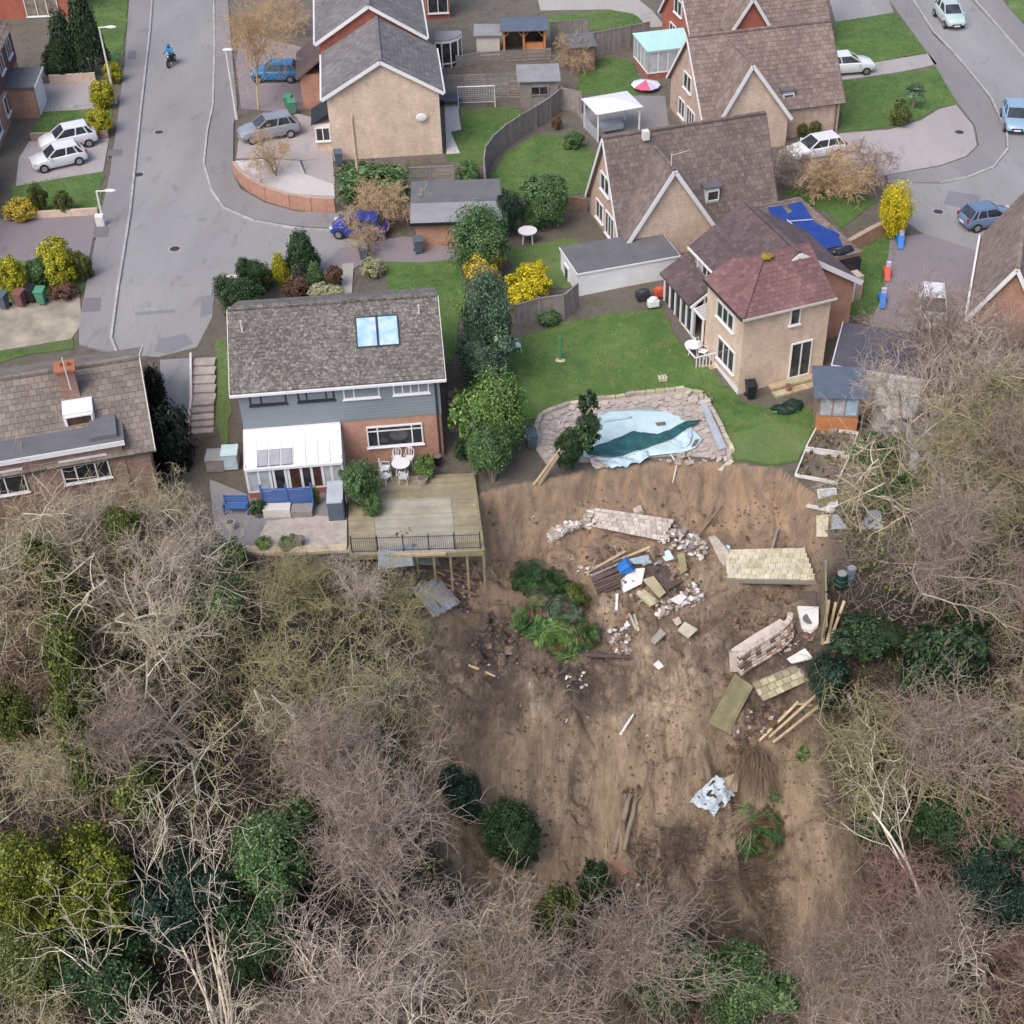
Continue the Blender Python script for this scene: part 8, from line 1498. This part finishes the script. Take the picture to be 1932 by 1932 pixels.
# tall mossy post row
p0, p1 = G(1549, 1118), G(1551, 1215); o = thing('fence_post', 'tall pale timber post on the slope by the white basin', 'post', p1); MB().bar(p1, p1 + Vector((0, 0, 3.0)), .14, .14).build('post', 'wood_pale', o)
# clutter of the right gardens seen through twigs
rubble('garden_clutter', 'garden clutter, pots and boards behind the potting shed', [(1665, 745), (1730, 750), (1760, 900), (1690, 930), (1640, 880)], 60, .2, .8, ['wood_grey', 'pool_flap', 'slate_blue', 'concrete_white', 'wood_dark', 'felt'], up=.5, cat='clutter'); rubble('garden_clutter', 'white and grey things on the patio at the right edge', [(1780, 740), (1900, 760), (1920, 900), (1800, 880)], 50, .2, .7, ['concrete_white', 'wood_grey', 'felt', 'stone_pale'], up=.4, cat='clutter')
sheet('patio', [(1650, 730), (1950, 740), (1950, 930), (1700, 960), (1640, 880)], 'concrete', .04, .2); p = at(1690, 800, -1.2); o = thing('patio_table', 'pale square garden table behind the potting shed', 'table', p); MB().box(p.x, p.y, p.z + .75, 1.5, 1.0, .06, .2).build('tabletop', 'concrete_white', o)
for sx in (-.65, .65):
    for sy in (-.4, .4): MB().box(p.x + sx, p.y + sy, p.z + .37, .07, .07, .74).build('leg', 'concrete_white', o)
# clods, roots and strands over the bare clay (uncountable)
def clods(num=2600, mat='clod', sd=4, big=.16, nm='earth_clods', lab='clods of brown clay strewn over the landslip', off=2, thr=-.15):
    rg = np.random.default_rng(sd); base = [Vector(p.co) for p in STONE.vertices]; fs = [tuple(p.vertices) for p in STONE.polygons]; mb = MB(); k = 0; tw = []
    while k < num:
        x, y = rg.uniform(-9, 16), rg.uniform(30, 62); e = interp(x, EDGE)
        if y > e - .2 or rg.random() > slide_mask(x, y): continue
        if noise.noise(Vector((x * .35, y * .35, off))) < thr: continue
        s = .05 + big * rg.random() ** 3; M = Matrix.Translation((x, y, h(x, y) + s * .1)) @ Matrix.Rotation(rg.uniform(0, 6), 4, 'Z') @ sc_m(s * 1.3, s, s * .7); mb.add([M @ p for p in base], fs); k += 1
    o = mb.build(nm, mat, None, loc=(0, 50, -5), norm=False); tag(o, lab, 'earth clods', kind='stuff')
    if mat != 'clod': return
    k = 0
    while k < 2600:
        x, y = rg.uniform(-9, 16), rg.uniform(30, 62); e = interp(x, EDGE); m = slide_mask(x, y)
        if y > e - .2 or rg.random() > m or noise.noise(Vector((x * .3, y * .3, 12))) < .0: continue
        z = h(x, y) + .03; a = rg.uniform(0, 6.28); L = rg.uniform(.2, .9); tw.append((x, y, z, x + L * math.cos(a), y + L * math.sin(a) * .8, h(x + L * math.cos(a), y + L * math.sin(a) * .8) + rg.uniform(.03, .3), rg.uniform(.008, .02), .006)); k += 1
    o = bpy.data.objects.new('root_strands', segs_mesh('root_strands', tw, 'twig_dead')); COL.objects.link(o); tag(o, 'dead grass stems and root strands over the bare clay', 'roots', kind='stuff')
clods()
clods(2000, 'litter', 8, .12, 'dark_clods', 'dark wet lumps of earth lying in patches on the slip', 50, .12)
def brush():
    rg = np.random.default_rng(44); tw = []; k = 0
    while k < 12000:
        u, v = rg.uniform(1180, 1932), rg.uniform(1260, 1930); inb = (1200 < u < 1470 and v > 1560) or u > 1640 or (u > 1560 and v < 1560)
        if not inb or (1190 < u < 1480 and noise.noise(Vector((u * .012, v * .012, 3))) < -.12): continue
        p = G(u, v); k += 1; a = rg.uniform(0, 6.28); L = rg.uniform(.4, 1.3); e = rg.uniform(.3, 1.1); r_ = rg.uniform(.008, .016); q = p + Vector((math.cos(a) * L * .5, math.sin(a) * L * .4 - .1, L * e * .6)); q2 = q + Vector((math.cos(a) * L * .4, math.sin(a) * L * .3 - .2, L * .1 * rg.uniform(-1, 2)))
        tw.append((*p, *q, r_, r_ * .8)); tw.append((*q, *q2, r_ * .8, .004))
        for j in range(2): a2 = a + rg.uniform(-1, 1); q3 = q + Vector((math.cos(a2) * L * .4, math.sin(a2) * L * .3, L * .2)); tw.append((*q, *q3, r_ * .6, .004))
    o = bpy.data.objects.new('dry_brush', segs_mesh('dry_brush', tw, 'b_dark')); COL.objects.link(o); tag(o, 'dry brown brush over the lower right of the slope', 'brush', kind='stuff')
brush()
def tufts():
    rg = np.random.default_rng(77); from_ = [[(G(u, v).x, G(u, v).y) for u, v in px] for px, m in LAWNS]; P = []
    for poly in from_:
        x0, x1 = min(p[0] for p in poly), max(p[0] for p in poly); y0, y1 = min(p[1] for p in poly), max(p[1] for p in poly); n = int((x1 - x0) * (y1 - y0) * 55)
        for _ in range(min(n, 9000)):
            x, y = rg.uniform(x0, x1), rg.uniform(y0, y1)
            if inside(poly, x, y) and noise.noise(Vector((x * .7, y * .7, 3))) > -.25: P.append((x, y, plat(y) + .05))
    P = np.array(P); nn = len(P); nor = rg.normal(size=(nn, 3)) * .6 + np.array([0, -.2, 1]); nor /= np.linalg.norm(nor, axis=1)[:, None]; a = np.cross(nor, rg.normal(size=(nn, 3))); a /= np.linalg.norm(a, axis=1)[:, None]; b = np.cross(nor, a); L = rg.uniform(.03, .085, nn)[:, None]
    V = np.stack([P - a * L, P + b * L * .5, P + a * L, P - b * L * .5], 1).reshape(-1, 3); o = bpy.data.objects.new('grass_tufts', np_mesh('grass_tufts', V, np.arange(nn * 4).reshape(-1, 4), 'l_grass')); COL.objects.link(o); tag(o, 'tufts of longer grass and moss across the lawns', 'grass', kind='stuff')
tufts()
# dry herbs and weeds on the upper garden soil (uncountable)
def weeds():
    rg = np.random.default_rng(14); P = []; k = 0
    while k < 16000:
        x, y = rg.uniform(-30, 30), rg.uniform(56, 100); 
        if y < interp(x, EDGE) + .1: continue
        if noise.noise(Vector((x * .5, y * .5, 31))) < .05: continue
        P.append((x, y, plat(y) + .02)); k += 1
    P = np.array(P); nn = len(P); nor = rg.normal(size=(nn, 3)) * .5 + np.array([0, -.3, 1]); nor /= np.linalg.norm(nor, axis=1)[:, None]; a = np.cross(nor, rg.normal(size=(nn, 3))); a /= np.linalg.norm(a, axis=1)[:, None]; b = np.cross(nor, a); L = rg.uniform(.02, .04, nn)[:, None]
    V = np.stack([P - a * L, P + b * L * .6, P + a * L, P - b * L * .6], 1).reshape(-1, 3); o = bpy.data.objects.new('weeds', np_mesh('weeds', V, np.arange(nn * 4).reshape(-1, 4), 'l_olive')); COL.objects.link(o); tag(o, 'low weeds and moss on the garden soil', 'weeds', kind='stuff')
weeds()

# patches, covers and stains of the streets
for px, m_ in (([(205, 285), (232, 284), (231, 297), (203, 298)], 'slate_dark'), ([(244, 98), (258, 98), (257, 114), (241, 114)], 'slate_dark'), ([(160, 566), (192, 564), (190, 590), (156, 592)], 'slate_dark'), ([(178, 432), (208, 430), (205, 450), (176, 452)], 'slate_dark')): sheet('pavement_patch', px, 'pavement_patch', .127, .02)
for px in ([(300, 640), (350, 630), (365, 648), (320, 668), (290, 664)], [(380, 560), (400, 556), (402, 590), (378, 600)], [(255, 590), (330, 584), (330, 590), (255, 596)], [(1790, 360), (1850, 370), (1840, 400), (1780, 385)]): sheet('road_patch', px, 'road_patch', .026, .02)
for u, v in ((330, 470), (300, 250), (232, 400), (1810, 250), (1770, 400), (262, 330)):
    p = at(u, v, 0); o = thing('drain_cover', ['iron cover in the middle of the left street at the side road', 'iron cover in the left street beside the white cars', 'iron cover on the left kerb near the utility cabinet', 'iron cover in the right street bend', 'iron cover in the right street above the yellow bush', 'iron cover at the left kerb of the left street'][[330, 300, 232, 1810, 1770, 262].index(u)], 'drain cover', (p.x, p.y, .03)); MB().tube([Vector((p.x, p.y, .02)), Vector((p.x, p.y, .032))], .33, 14).build('cover', 'dark_metal', o); MB().tube([Vector((p.x, p.y, .02)), Vector((p.x, p.y, .028))], .42, 14).build('rim', 'slab', o); o['group'] = 'iron covers in the streets'
